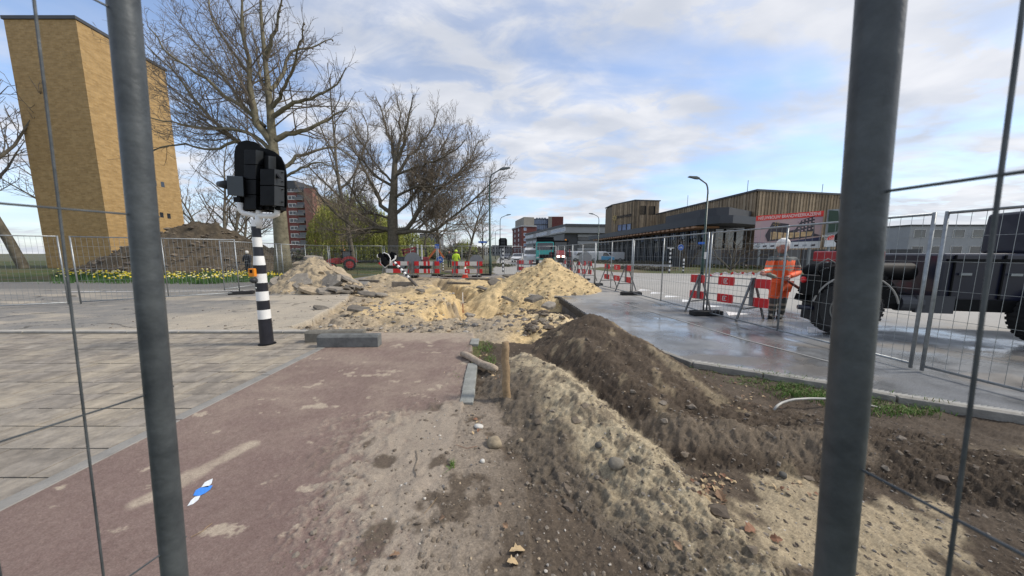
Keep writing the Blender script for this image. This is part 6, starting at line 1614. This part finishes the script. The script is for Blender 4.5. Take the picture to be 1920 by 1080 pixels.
# stack of broken slabs and a plank behind the pit
for i, (px, py, d, r, th, el, lb) in enumerate(((838, 517, 19.2, .35, .12, 1.5, 'leftmost broken slab in the stack before the back fence'), (860, 514, 19.4, .4, .12, 1.5, 'broken slab in the middle of the stack before the back fence'), (850, 509, 19.8, .36, .12, 1.6, 'topmost broken slab of the stack before the back fence'), (876, 519, 18.9, .2, .08, 1.3, 'small broken slab beside the foot of the cone'), (925, 521, 18.0, .35, .1, 1.6, 'dark broken slab left of the sand heap near the lamp foot'), (955, 517, 17.0, .3, .1, 1.6, 'broken slab on the left shoulder of the sand heap'))):
    o = slab(r, th, m_slab[2 if i % 2 else 0], 'broken_slab', None, elong=el); o.location = PD(px, py, d); o.rotation_euler = (rnd.uniform(-.2, .3), rnd.uniform(-.3, .3), rnd.random()); tag(o, lb, 'slab', 'broken slabs before the back fence')
b = MB(); b.box((0, 0, 0), (1.5, .2, .05)); o = b.build('plank', mat('pale_plank', (.42, .36, .27), .8, 0, .2, 6)); o.location = PD(857, 516, 18.9); tag(o, 'pale plank lying on the slab stack before the back fence', 'plank')
b = MB(); b.box((0, 0, 0), (2.0, .16, .05)); o = b.build('beam', mat('dark_red_beam', (.07, .035, .03), .7)); o.location = PD(862, 522, 18.2); o.rotation_euler = (0, 0, .03); tag(o, 'long dark beam lying in front of the slab stack', 'beam')
# ------------------------------------------------------------------ people
def skin_mesh(verts, edges, radii, sub=2, root=0):
    me = bpy.data.meshes.new('sk'); me.from_pydata([tuple(v) for v in verts], edges, []); ob = bpy.data.objects.new('sk', me); COL.objects.link(ob)
    sk = ob.modifiers.new('s', 'SKIN'); sk.use_smooth_shade = True
    for i, v in enumerate(me.skin_vertices[0].data):
        r = radii[i]; v.radius = (r, r) if isinstance(r, (int, float)) else r; v.use_root = (i == root)
    if sub: ss = ob.modifiers.new('u', 'SUBSURF'); ss.levels = sub; ss.render_levels = sub
    bpy.context.view_layer.update(); dg = bpy.context.evaluated_depsgraph_get()
    nm = bpy.data.meshes.new_from_object(ob.evaluated_get(dg)); bpy.data.objects.remove(ob); return nm
def mesh_obj(name, me, mats, parent, fn=None):
    me.materials.clear()
    for m in mats: me.materials.append(m)
    if fn:
        for p in me.polygons: p.material_index = fn(p.center)
    for p in me.polygons: p.use_smooth = True
    o = bpy.data.objects.new(name, me); COL.objects.link(o); o.parent = parent; return o
m_skin = mat('skin', (.42, .19, .14), .6, 0, .1, 20); m_or = mat('hi_vis_orange', (.95, .13, .03), .7, 0, .15, 12); m_gj = mat('jacket_grey', (.085, .095, .09), .8, 0, .2, 12)
m_strip = mat('reflective_beige', (.36, .32, .25), .5); m_hair = mat('white_hair', (.80, .77, .72), .8, 0, .2, 60); m_boot = mat('boot_black', (.02, .02, .02), .7); m_ort = mat('trouser_orange', (.82, .13, .03), .75, 0, .2, 12)
DW = 6.85
wb = PD(1458, 597, DW); wb.z = 0
wk = empty('person', wb, 0, 'white haired worker in orange and grey clothes holding a long tool behind the fence', 'person')
V = lambda px, py, dy=0.0: PD(px, py, DW + dy) - wb
# joints
pel, ch, nk, hd = V(1463, 533), V(1466, 497), V(1468, 479), V(1466, 466)
shL, shR = V(1446, 484, -.05), V(1489, 485, .08)
elL, elR = V(1440, 507, -.12), V(1497, 512, -.02)
hnL, hnR = V(1427, 512, -.36), V(1473, 521, -.27)
hipL, hipR = V(1454, 536, -.03), V(1471, 536, .03); knL, knR = V(1449, 562, -.08), V(1467, 563, -.02); anL, anR = V(1447, 588), V(1463, 590, .02)
toL, toR = V(1442, 594, -.2), V(1458, 596, -.2)
vs = [pel, (pel + ch) / 2, ch, nk, nk + Vector((-.01, -.01, .05)), shL, elL, hnL, shR, elR, hnR, hipL, knL, anL, toL, hipR, knR, anR, toR]
ed = [(0, 1), (1, 2), (2, 3), (3, 4), (2, 5), (5, 6), (6, 7), (2, 8), (8, 9), (9, 10), (0, 11), (11, 12), (12, 13), (13, 14), (0, 15), (15, 16), (16, 17), (17, 18)]
rd = [(.15, .12), (.15, .12), (.17, .12), .06, .055, .065, .05, .03, .065, .05, .03, .085, .06, .045, .04, .085, .06, .045, .04]
mesh_obj('body', skin_mesh(vs, ed, rd), [m_skin, m_ort, m_boot], wk, lambda c: 2 if c.z < .24 else 1 if c.z < 1.0 else 0)
# head: shaped lathe with face
hb = MB(); prof = [(.045, -.13), (.07, -.115), (.083, -.07), (.092, -.01), (.096, .04), (.088, .085), (.06, .115), (.02, .125)]
hb.lathe(prof, n=20); hc = V(1466, 466) + Vector((0, -.02, .035)); face = Vector((-.62, -.78, 0)).normalized(); sx_ = Vector((-face.y, face.x, 0))
def hp(v):   # local head frame: x side, y face, z up
    v = Vector(v); k = 1.12 if v.y > 0 else 1.18
    return hc + sx_ * v.x * 1.04 + face * v.y * k * 1.1 + Vector((0, 0, v.z * 1.1))
hb.v = [tuple(hp(v)) for v in hb.v]; hb.build('head', m_skin, wk, smooth=True)
fb = MB()
n_ = [hp(p) for p in ((-.016, .09, -.045), (.016, .09, -.045), (0, .125, -.04), (0, .095, .02))]; fb.add(n_, [(0, 1, 2), (0, 2, 3), (1, 3, 2)]); fb.build('nose', m_skin, wk)
for s_ in (-1, 1):
    b = MB(); b.ico(hp((s_ * .094, -.005, -.01)), .032, jit=.05, sq=(.5, .8, 1.1)); b.build('ear', m_skin, wk, smooth=True)
    b = MB(); b.ico(hp((s_ * .034, .084, .012)), .011, jit=0); b.build('eye', m_boot, wk)
b = MB(); b.box(hp((0, .088, -.072)), (.05, .012, .009), math.atan2(sx_.y, sx_.x)); b.build('mouth', mat('lip', (.30, .11, .09), .6), wk)
hr = MB(); hr.lathe([(.108, -.02), (.118, .03), (.116, .08), (.096, .125), (.055, .152), (.005, .16)], n=22)
hr.v = [tuple(hp((v[0] * (1 + .05 * mnoise.noise(Vector(v) * 40)), v[1] - .02, v[2] + (.03 if v[1] > .03 else -.055 if v[2] < .01 else 0)))) for v in hr.v]; hr.build('hair', m_hair, wk, smooth=True)
# jacket
jv = [pel + Vector((0, 0, -.05)), (pel + ch) / 2, ch, nk + Vector((0, 0, -.03)), shL, elL, hnL.lerp(elL, .22), shR, elR, hnR.lerp(elR, .25)]
je = [(0, 1), (1, 2), (2, 3), (2, 4), (4, 5), (5, 6), (2, 7), (7, 8), (8, 9)]
jr = [(.20, .155), (.19, .15), (.18, .14), .07, .085, .072, .055, .085, .074, .055]
def jc(c):
    if c.z < 1.235 and c.z > 1.195 or (1.115 < c.z < 1.155): return 2
    if c.z > 1.335: return 1
    if c.x > .23 and c.z > 1.17: return 1
    return 0
mesh_obj('jacket', skin_mesh(jv, je, jr, 3), [m_or, m_gj, m_strip], wk, jc)
b = MB(); b.tube([nk + Vector((-.01, -.02, -.02)), nk + Vector((-.01, -.02, .045))], [.085, .07], 16, cap=False); b.build('collar', m_gj, wk, smooth=True)
b = MB(); b.bar(ch + Vector((-.09, -.165, -.28)), ch + Vector((-.05, -.15, .16)), .02, .012); b.build('zip', m_gj, wk)
tv = [pel + Vector((0, 0, .0)), hipL, knL, anL, hipR, knR, anR]; te = [(0, 1), (1, 2), (2, 3), (0, 4), (4, 5), (5, 6)]
tr_ = [(.16, .13), .115, .09, .075, .115, .09, .075]
mesh_obj('trousers', skin_mesh(tv, te, tr_, 3), [m_ort, m_gj, m_strip], wk, lambda c: 2 if (.30 < c.z < .35 or .19 < c.z < .235) else (1 if c.z < .48 else 0))
for a_, t_ in ((anL, toL), (anR, toR)):
    b = MB(); f_ = (t_ - a_); f_.z = 0; f_.normalize(); a0 = Vector((a_.x, a_.y, 0)); b.tube([a0 + Vector((0, 0, .22)), a0 + Vector((0, 0, .07)), a0 + f_ * .05 + Vector((0, 0, .055)), a0 + f_ * .17 + Vector((0, 0, .04))], [.065, .062, .055, .042], 12)
    b.box(a0 + f_ * .05 + Vector((0, 0, .012)), (.10, .28, .024), math.atan2(f_.y, f_.x) - math.pi / 2); b.build('boot', m_boot, wk, smooth=False)
def hand(p, d, up, name='hand'):
    d = Vector(d).normalized(); up = Vector(up).normalized(); s_ = d.cross(up).normalized(); b = MB()
    b.tube([p, p + d * .04, p + d * .085], [.028, .042, .036], 10)
    for k, ln in enumerate((.062, .072, .068, .052)):
        o_ = p + d * .08 + s_ * (k - 1.5) * .02; b.tube([o_, o_ + d * ln * .5 - up * .008, o_ + d * ln * .8 - up * .032, o_ + d * ln * .7 - up * .05], [.011, .010, .009, .007], 6)
    o_ = p + d * .03 + s_ * -.035; b.tube([o_, o_ + d * .03 - s_ * .02 - up * .01, o_ + d * .055 - s_ * .015 - up * .03], [.013, .011, .008], 6)
    b.build(name, m_skin, wk, smooth=True)
hand(hnL.lerp(elL, .15), (-.5, -.8, -.1), (0, 0, 1)); hand(hnR.lerp(elR, .15), (-.75, -.6, -.2), (0, 0, 1))
# tool and hose in his hands
m_tool = mat('rusty_red_bar', (.16, .045, .03), .6, 0, .3, 12)
t0, t1, t2 = PD(1425, 514, 6.42), PD(1473, 524, 6.62), PD(1516, 552, 6.55)
b = MB(); b.tube([t0 - t0, t1 - t0, t1.lerp(t2, .2) - t0, t2 - t0], [.012, .014, .028, .036], 10); b.tube([PD(1440, 515, 6.48) - t0, PD(1452, 519, 6.54) - t0], [.045, .045], 10, mi=1)
o = b.build('hand_tool', [m_tool, mat('grey_green_grip', (.20, .22, .17), .6)], smooth=True); o.location = t0; tag(o, 'long brown red bar tool held by the worker', 'tool')
b = MB(); p_ = [PD(1330 + i * 5.0, 513 + 2.2 * math.sin(i * 1.9) + (2 if i < 3 else 0), 7.9 - i * .07) for i in range(21)]
for i in range(20): b.bar(p_[i] - p_[0], p_[i + 1] - p_[0], .004, .045, mi=0 if i % 4 else 1)
o = b.build('barrier_tape', [m_white, m_red]); o.location = p_[0]; tag(o, 'fluttering white and red tape stretched left from the worker', 'tape')

def far_person(px, d, h, sit, coat, legs, headm, label, helmet=None):
    q = PD(px, 475, d); o = empty('person', (q.x, d, 0), 0, label, 'person'); z0 = .32 if sit else 0
    vs = [(0, 0, .95), (0, 0, 1.25), (0, 0, 1.42), (0, 0, 1.52), (-.19, 0, 1.40), (-.27, -.05, 1.15), (-.25, .2 if sit else -.1, .98), (.19, 0, 1.40), (.27, -.05, 1.15), (.25, .2 if sit else -.1, .98), (-.1, 0, .88), (-.12, .25 if sit else .0, .5), (-.12, .1, .08), (.1, 0, .88), (.12, .25 if sit else .02, .5), (.12, .1, .08)]
    ed = [(0, 1), (1, 2), (2, 3), (2, 4), (4, 5), (5, 6), (2, 7), (7, 8), (8, 9), (0, 10), (10, 11), (11, 12), (0, 13), (13, 14), (14, 15)]
    rd = [(.17, .13), (.17, .13), (.19, .12), .06, .08, .065, .04, .08, .065, .04, .1, .075, .06, .1, .075, .06]
    mesh_obj('body', skin_mesh(vs, ed, rd, 2), [coat, legs], o, lambda c: 0 if c.z > .92 else 1)
    b = MB(); b.lathe([(.05, -.12), (.085, -.07), (.098, .0), (.09, .07), (.05, .11)], (0, 0, 1.65), 14); b.build('head', headm, o, smooth=True)
    if helmet: b = MB(); b.lathe([(.125, .0), (.12, .06), (.09, .12), (.03, .15)], (0, 0, 1.66), 14); b.build('helmet', helmet, o, smooth=True)
    s_ = h / 1.78; o.scale = (s_, s_, s_); return o
m_hv = mat('hi_vis_yellow', (.62, .85, .03), .7, 0, .1, 9); m_dkc = mat('dark_coat', (.018, .02, .026), .8)
far_person(855, 23.5, 1.75, True, m_hv, m_dkc, m_skin, 'rider in a fluorescent yellow jacket and helmet seen from behind', m_hv)
far_person(463, 20.0, 1.70, False, m_dkc, m_dkc, m_hair, 'person in a dark coat standing with a bicycle behind the left fence')
far_person(842, 30.0, 1.72, False, m_dkc, m_dkc, m_skin, 'small dark dressed walker left of the yellow rider')
def bicycle(x, y, rz, label, dark=m_dkc):
    o = empty('bicycle', (x, y, 0), rz, label, 'bicycle')
    for wx in (-.52, .52):
        w = MB()
        for k in range(24):
            a, c = k * math.pi / 12, (k + 1) * math.pi / 12; w.bar((wx + .33 * math.cos(a), 0, .34 + .33 * math.sin(a)), (wx + .33 * math.cos(c), 0, .34 + .33 * math.sin(c)), .035, .03)
        wo = w.build('wheel', m_rubber, o); sp = MB()
        for k in range(12): a = k * math.pi / 6; sp.bar((wx, 0, .34), (wx + .32 * math.cos(a), 0, .34 + .32 * math.sin(a)), .004, .004)
        sp.build('spokes', m_galv, wo)
    f = MB()
    for a, c in (((-.52, .34), (-.05, .34)), ((-.05, .34), (.38, .80)), ((-.05, .34), (-.18, .85)), ((-.52, .34), (-.16, .78)), ((-.16, .78), (.36, .78)), ((.52, .34), (.36, .98))): f.tube([(a[0], 0, a[1]), (c[0], 0, c[1])], .018, 6)
    f.build('frame', dark, o); h = MB(); h.tube([(.30, -.28, 1.0), (.37, 0, 1.02), (.30, .28, 1.0)], .014, 6); h.build('handlebar', m_galv, o)
    s_ = MB(); s_.box((-.2, 0, .90), (.26, .15, .06)); s_.build('saddle', m_black, o, bevel=.02)
q = PD(855, 475, 23.7); bicycle(q.x, 23.75, 1.45, 'dark bicycle ridden by the person in the yellow jacket')
q = PD(452, 475, 19.8); bicycle(q.x, 19.7, .35, 'dark bicycle beside the person in the dark coat')

# ------------------------------------------------------------------ vehicles
m_carw = mat('car_white', (.70, .71, .72), .25, 0, .03, 2, coat=.6); m_cyan = mat('cab_turquoise', (.02, .36, .33), .35, coat=.4); m_tred = mat('tractor_red', (.26, .025, .025), .5, 0, .3, 3, coat=.1)
m_lblue = mat('van_blue', (.06, .36, .62), .3, coat=.5); m_lite = mat('headlight_on', (.9, .85, .75), .3, emit=((1, .86, .7), 6)); m_lens = mat('lamp_lens', (.6, .6, .6), .1); m_plate = mat('number_plate', (.65, .5, .05), .5); m_navy = mat('navy_paint', (.008, .010, .026), .35, coat=.3)
def wheel(parent, x, y, r, w, rim=m_galv):
    b = MB(); b.lathe([(r * .62, -w / 2), (r * .94, -w / 2), (r, -w * .32), (r, w * .32), (r * .94, w / 2), (r * .62, w / 2)], (x, y, r), 22, 0, 'y'); t_ = b.build('wheel', m_rubber, parent, smooth=False)
    b = MB(); b.lathe([(r * .1, -w * .53), (r * .58, -w * .50), (r * .63, -w * .52), (r * .63, w * .52), (r * .58, w * .50), (r * .1, w * .53)], (x, y, r), 18, 0, 'y'); b.build('rim', rim, t_)
def car(name, x, y, rz, label, cat, body, L=4.3, Wd=1.75, H=1.45, van=False, second=None):
    o = empty(name, (x, y, 0), rz, label, cat)
    if van: pr = [(-L / 2, .35), (-L / 2, H * .93), (-L / 2 + .12, H), (L * .20, H), (L * .34, H * .62), (L / 2 - .08, H * .50), (L / 2, H * .36), (L / 2, .3)]; roof = None
    else: pr = [(-L / 2, .35), (-L / 2 + .03, H * .62), (-L * .40, H * .68), (-L * .33, H * .95), (-L * .22, H), (L * .06, H * .99), (L * .21, H * .68), (L * .44, H * .56), (L / 2, H * .45), (L / 2, .3)]
    b = MB(); b.prism([Vector((px, -Wd / 2, pz)) for px, pz in pr], (0, Wd, 0)); b.build('body', body, o, bevel=.07)
    b = MB()
    if van:
        w1 = [(L * .04, H * .60), (L * .06, H * .92), (L * .19, H * .92), (L * .315, H * .60)]
        for s_ in (-1, 1): b.prism([Vector((a, s_ * (Wd / 2 + .004) - .006, z)) for a, z in w1], (0, .012, 0))
        ws = [(L * .205, H * .955), (L * .345, H * .635)]
    else:
        for w1 in ([(-L * .30, H * .68), (-L * .27, H * .90), (-L * .10, H * .94), (-L * .10, H * .68)], [(-L * .08, H * .68), (-L * .08, H * .94), (L * .05, H * .93), (L * .18, H * .69)]):
            for s_ in (-1, 1): b.prism([Vector((a, s_ * (Wd / 2 + .004) - .006, z)) for a, z in w1], (0, .012, 0))
        ws = [(L * .065, H * .97), (L * .215, H * .69)]
        b.add([Vector((-L * .335 - .02, sx * Wd * .42, H * .92)) for sx in (-1, 1)] + [Vector((-L * .40 - .02, sx * Wd * .45, H * .70)) for sx in (1, -1)], [(0, 1, 2, 3)])
    k = .022; b.add([Vector((ws[0][0] + k, -Wd * .42, ws[0][1])), Vector((ws[0][0] + k, Wd * .42, ws[0][1])), Vector((ws[1][0] + k, Wd * .46, ws[1][1] + .01)), Vector((ws[1][0] + k, -Wd * .46, ws[1][1] + .01))], [(0, 1, 2, 3)])
    b.build('windows', m_glass, o)
    for wx in (-L * .31, L * .32):
        for s_ in (-1, 1): wheel(o, wx, s_ * (Wd / 2 - .08), .31, .2)
    for s_ in (-1, 1):
        b = MB(); b.box((L / 2 - .03, s_ * Wd * .36, H * .46), (.12, .34, .14)); b.build('headlight', m_lens, o, bevel=.02)
        b = MB(); b.box((-L / 2 + .01, s_ * Wd * .42, H * .55), (.06, .16, .28)); b.build('tail_light', m_red, o)
        b = MB(); b.box((L * .2, s_ * (Wd / 2 + .09), H * .66), (.12, .16, .12)); b.build('mirror', m_black, o)
    b = MB(); b.box((L / 2 + .005, 0, .5), (.02, .9, .16)); b.build('grille', m_black, o)
    if second: b = MB(); b.prism([Vector((a, -Wd / 2 - .012, z)) for a, z in ((-L * .02, .36), (-L * .02, H * .58), (L * .33, H * .56), (L / 2 - .1, H * .47), (L / 2 - .05, .36))], (0, Wd + .024, 0)); b.build('blue_lower_panel', second, o)
    return o
def at(px, d): return PD(px, 475, d).x
car('white_car', at(972, 51), 51, math.radians(-100), 'oncoming white car on the road left of the cyan truck', 'car', m_carw, 4.2, 1.75, 1.5)
car('dark_car', at(948, 66), 66, math.radians(-97), 'dark car farther up the road behind the small signal', 'car', mat('car_dark', (.05, .055, .07), .3, coat=.5), 4.2, 1.75, 1.45)
car('grey_car', at(985, 74), 74, math.radians(-97), 'grey car behind the oncoming white car', 'car', mat('car_grey', (.25, .26, .28), .3, coat=.5), 4.2, 1.75, 1.5)
car('white_van', at(997, 44), 44, math.radians(-97), 'tall white delivery van left of the cyan truck', 'van', m_carw, 5.2, 1.95, 2.3, True)
car('white_van', at(1070, 62), 62, math.radians(172), 'white van parked just right of the red tractor', 'van', m_carw, 5.0, 1.9, 1.95, True)
car('white_van', at(1092, 60), 60, math.radians(175), 'white van partly behind the grey sign back', 'van', m_carw, 4.6, 1.8, 1.8, True)
car('white_van', at(1112, 56), 56, math.radians(178), 'white van left of the blue fronted van', 'van', m_carw, 4.6, 1.8, 1.85, True)
car('blue_van', at(1128, 54), 54, math.radians(-12), 'white van with light blue front before the dark hall', 'van', m_carw, 4.4, 1.8, 1.75, True, m_lblue)
car('white_van', at(1148, 58), 58, math.radians(175), 'rightmost white van against the glazed vehicle hall', 'van', m_carw, 4.2, 1.8, 1.75, True)
# cyan truck
x, y = at(1022, 40), 40
o = empty('truck', (x, y, 0), math.radians(-96), 'turquoise truck cab with black roof rack behind the red tractor', 'truck')
b = MB(); b.prism([Vector((a, -1.2, z)) for a, z in ((-1.0, .8), (-1.0, 3.0), (.75, 3.0), (1.05, 1.9), (1.1, .7))], (0, 2.4, 0)); b.build('cab', m_cyan, o, bevel=.06)
b = MB(); b.add([Vector((.80, -1.0, 2.85)), Vector((.80, 1.0, 2.85)), Vector((1.07, 1.05, 1.95)), Vector((1.07, -1.05, 1.95))], [(0, 1, 2, 3)])
for s_ in (-1, 1): b.prism([Vector((a, s_ * 1.205 - .005, z)) for a, z in ((-.5, 1.9), (-.5, 2.7), (.6, 2.7), (.85, 1.9))], (0, .01, 0))
b.build('windscreen', m_glass, o)
b = MB(); b.box((-.1, 0, 3.15), (1.7, 2.3, .3)); b.box((-1.4, 0, 2.4), (.6, 2.3, 2.6)); b.build('roof_rack', m_black, o, bevel=.04)
b = MB(); b.box((-4.2, 0, 1.9), (5, 2.4, 1.8)); b.build('load_bed', m_greyd, o)
b = MB(); b.box((1.1, 0, 1.1), (.08, 1.6, .5)); b.build('grille', m_black, o)
for s_ in (-1, 1):
    b = MB(); b.box((1.1, s_ * .95, .95), (.08, .3, .2)); b.build('headlight', m_lens, o)
    for wx in (0, -3.5, -4.9): wheel(o, wx, s_ * 1.05, .5, .3)
    b = MB(); b.box((.9, s_ * 1.42, 2.4), (.15, .2, .5)); b.build('mirror', m_black, o)
# red tractor with lit lamps
def tractor(x, y, rz, label, s=1.0, lit=True):
    o = empty('tractor', (x, y, 0), rz, label, 'tractor')
    b = MB(); b.prism([Vector((a, -.42, z)) for a, z in ((.0, .9), (.0, 1.75), (.3, 1.8), (1.7, 1.6), (1.95, 1.3), (1.95, .85))], (0, .84, 0)); b.build('hood', m_tred, o, bevel=.06)
    b = MB()
    for p_ in ((-.1, -.7), (-.1, .7), (-1.2, -.7), (-1.2, .7)): b.bar((p_[0], p_[1], 1.1), (p_[0] * .95 - .03, p_[1] * .93, 2.7), .09, .09)
    b.box((-.65, 0, 2.74), (1.5, 1.6, .12)); b.build('cab_frame', m_black, o)
    b = MB(); b.box((-.65, 0, 1.9), (1.08, 1.34, 1.5)); b.build('cab_glass', m_glass, o)
    for s_ in (-1, 1):
        wheel(o, -.95, s_ * .95, .82, .5, m_tred); wheel(o, 1.25, s_ * .85, .55, .38, m_tred)
        b = MB(); n = 8
        for k in range(n):
            a, c = math.pi * (.1 + .8 * k / n), math.pi * (.1 + .8 * (k + 1) / n); b.bar((-.95 + .92 * math.cos(a), s_ * .95, .82 + .92 * math.sin(a)), (-.95 + .92 * math.cos(c), s_ * .95, .82 + .92 * math.sin(c)), .55, .05, up=(0, 1, 0))
        b.build('fender', m_tred, o)
        b = MB(); b.box((1.97, s_ * .24, 1.2), (.04, .26, .16)); b.build('headlight', m_lite if lit else m_lens, o)
        b = MB(); b.box((-.1, s_ * .95, 2.1), (.06, .16, .36)); b.build('mirror', m_black, o)
    b = MB(); b.box((1.98, 0, .85), (.2, .7, .5)); b.build('front_weight', m_black, o, bevel=.04)
    b = MB(); b.lathe([(.09, 0), (.09, .12), (.03, .16)], (-.4, .5, 2.8), 12); b.build('beacon', m_orange, o)
    o.scale = (s, s, s); return o
tractor(at(1051, 31), 31, math.radians(-98), 'red tractor with lit headlights behind the sand heap', 1.0)
tractor(at(640, 27), 27, math.radians(-150), 'old dark red tractor parked behind the back fence on the grass', .62, False)
# red site machine behind trunk
x, y = at(768, 27), 27
o = empty('loader_crane', (x, y, 0), 0, 'red folded loader crane and white posts right of the broad trunk', 'crane')
b = MB()
for (p, q) in (((-.7, 0, 1.75), (.5, 0, 2.0)), ((-.6, 0, 1.5), (.6, 0, 1.75)), ((.5, 0, 2.1), (.45, 0, 1.0)), ((-.6, 0, 1.9), (-.5, 0, 1.3)), ((.0, 0, 1.8), (.0, 0, 1.1))): b.bar(p, q, .14, .16)
b.build('boom', m_tred, o)
b = MB(); b.box((.75, 0, 1.55), (.1, .1, 1.5)); b.box((1.1, 0, 1.6), (.12, .1, 1.3)); b.build('stabiliser', m_white, o)
b = MB(); b.box((0, .4, .75), (2.2, .9, .9)); b.build('chassis', m_greyd, o, bevel=.04)
for wx in (-.7, .7): wheel(o, wx, 0, .38, .25)
q = at(792, 27.5); o = empty('mini_digger', (q, 27.5, 0), .3, 'small orange red mini digger right of the red loader crane', 'digger')
b = MB(); b.box((0, 0, .9), (1.1, .9, .55)); b.build('engine_cover', m_tred, o, bevel=.08)
b = MB(); b.box((0, 0, .3), (1.5, 1.0, .4)); b.build('track', m_rubber, o, bevel=.15)
b = MB(); b.box((-.1, 0, 1.9), (.9, .9, .1)); [b.bar((sx * .4 - .1, sy * .4, 1.1), (sx * .4 - .1, sy * .4, 1.9), .06, .06) for sx in (-1, 1) for sy in (-1, 1)]; b.build('canopy', m_greyd, o)
b = MB(); b.bar((.5, 0, 1.0), (1.3, 0, 2.0), .14, .18); b.bar((1.3, 0, 2.0), (1.9, 0, 1.1), .12, .14); b.build('boom', mat('machine_orange', (.6, .14, .03), .5), o)

# near road vehicle at the right, mostly behind the fence tube
vx, vy = 5.58, 5.42
o = empty('road_work_vehicle', (vx, vy, 0), math.radians(-14), 'black road work vehicle with a big wheel, red box and hoses behind the right fence', 'work vehicle')
b = MB(); b.box((2.6, .75, .62), (3.6, 1.2, .22)); b.box((.45, .15, .75), (.55, .1, .3)); b.build('chassis', m_black, o, bevel=.02)
def tyre(x, y, r, w):
    b = MB(); b.lathe([(r * .60, -w / 2), (r * .9, -w / 2), (r, -w * .36), (r, w * .36), (r * .9, w / 2), (r * .60, w / 2)], (x, y, r), 40, 0, 'y')
    t_ = b.build('wheel', m_rubber, o, smooth=False); b = MB()
    for k in range(36):
        a = k * math.pi / 18; b.box((x + r * 1.0 * math.cos(a), y, r + r * 1.0 * math.sin(a)), (.02, w * .8, .05), R=Matrix.Rotation(-a, 3, 'Y'))
    b.build('tread', m_rubber, t_); b = MB(); b.lathe([(.02, -w * .30), (r * .18, -w * .32), (r * .20, -w * .22), (r * .50, -w * .20), (r * .56, -w * .50), (r * .61, -w * .52), (r * .61, w * .4), (r * .2, w * .4)], (x, y, r), 30, 0, 'y'); b.build('rim', mat('rim_grey', (.16, .165, .16), .4, .5), t_, smooth=False)
tyre(.50, .12, .50, .30); tyre(3.3, .12, .50, .30)
b = MB(); n = 14
for k in range(n):
    a, c = math.pi * (.04 + .92 * k / n), math.pi * (.04 + .92 * (k + 1) / n); b.bar((.50 + .60 * math.cos(a), .10, .52 + .60 * math.sin(a)), (.50 + .60 * math.cos(c), .10, .52 + .60 * math.sin(c)), .38, .025, up=(0, 1, 0))
b.build('fender', m_black, o); b = MB(); b.tube([(.50 + .615 * math.cos(math.pi * k / 16), -.10, .52 + .615 * math.sin(math.pi * k / 16)) for k in range(1, 16)], .014, 6); b.build('fender_rim', mat('worn_edge', (.28, .27, .25), .5), o)
b = MB(); b.box((-.03, .1, .52), (.03, .36, .50)); b.build('mud_flap', m_rubber, o)
b = MB(); b.box((-.13, .0, .93), (.16, .26, .36)); b.build('tail_box', m_black, o, bevel=.015)
b = MB(); b.lathe([(.055, 0), (.055, -.03), (.04, -.05)], (-.21, .0, 1.02), 14, 0, 'x'); b.build('tail_lamp', m_red, o)
b = MB(); b.tube([(.0, .0, .50), (-.26, .0, .51)], .045, 12); b.build('tow_bar', m_navy, o, smooth=True)
b = MB(); b.tube([(.06, .5, 1.10), (.15, .45, 1.16), (.6, .42, 1.17), (1.6, .42, 1.17)], [.11, .15, .16, .16], 18); b.build('black_tank', m_black, o, smooth=True)
b = MB(); b.tube([(.15, .3, 1.15), (.1, .22, 1.3), (.22, .18, 1.4), (.38, .2, 1.3), (.5, .2, 1.15)], .014, 8); b.tube([(.2, .2, 1.22), (.5, .16, 1.27), (.9, .16, 1.2)], .012, 8); b.build('hose', mat('hose_grey', (.12, .12, .115), .5), o, smooth=True)
b = MB(); b.box((.85, .7, 1.44), (.75, .6, .20)); b.build('red_box', mat('toolbox_red', (.36, .02, .03), .4, 0, .2, 5), o, bevel=.02)
b = MB(); b.lathe([(.03, 0), (.03, .16), (.06, .2), (.06, .32), (.02, .36)], (.62, .6, 1.54), 12); b.build('lamp_unit', m_black, o)
b = MB(); b.box((.7, .5, 1.42), (.06, .06, .06)); b.build('valve', m_galv, o, bevel=.01)
b = MB(); b.box((2.9, .72, 1.1), (2.2, 1.15, .8)); b.build('side_panel', m_navy, o, bevel=.04)
b = MB()
for k in range(4): b.box((1.95 + k * .62, .128, 1.1), (.02, .02, .74))
b.box((2.9, .125, 1.38), (2.1, .02, .05)); b.build('panel_seams', m_black, o)
for k in range(3): b = MB(); b.box((2.1 + k * .62, .12, 1.15), (.14, .03, .04)); b.build('handle', m_galv, o)
b = MB(); b.box((1.75, .12, .62), (.5, .06, .3)); b.tube([(1.3, .2, .62), (1.6, .2, .62)], .14, 14); b.build('air_tank', m_greyd, o)
b = MB(); b.prism([Vector((a, .1, z)) for a, z in ((3.3, 1.5), (3.35, 2.25), (4.2, 2.25), (4.5, 1.5))], (0, 1.2, 0)); b.build('cab', m_navy, o, bevel=.05)
b = MB(); b.prism([Vector((a, .095, z)) for a, z in ((3.42, 1.55), (3.45, 2.15), (4.15, 2.15), (4.38, 1.55))], (0, .004, 0)); b.build('window', m_glass, o)
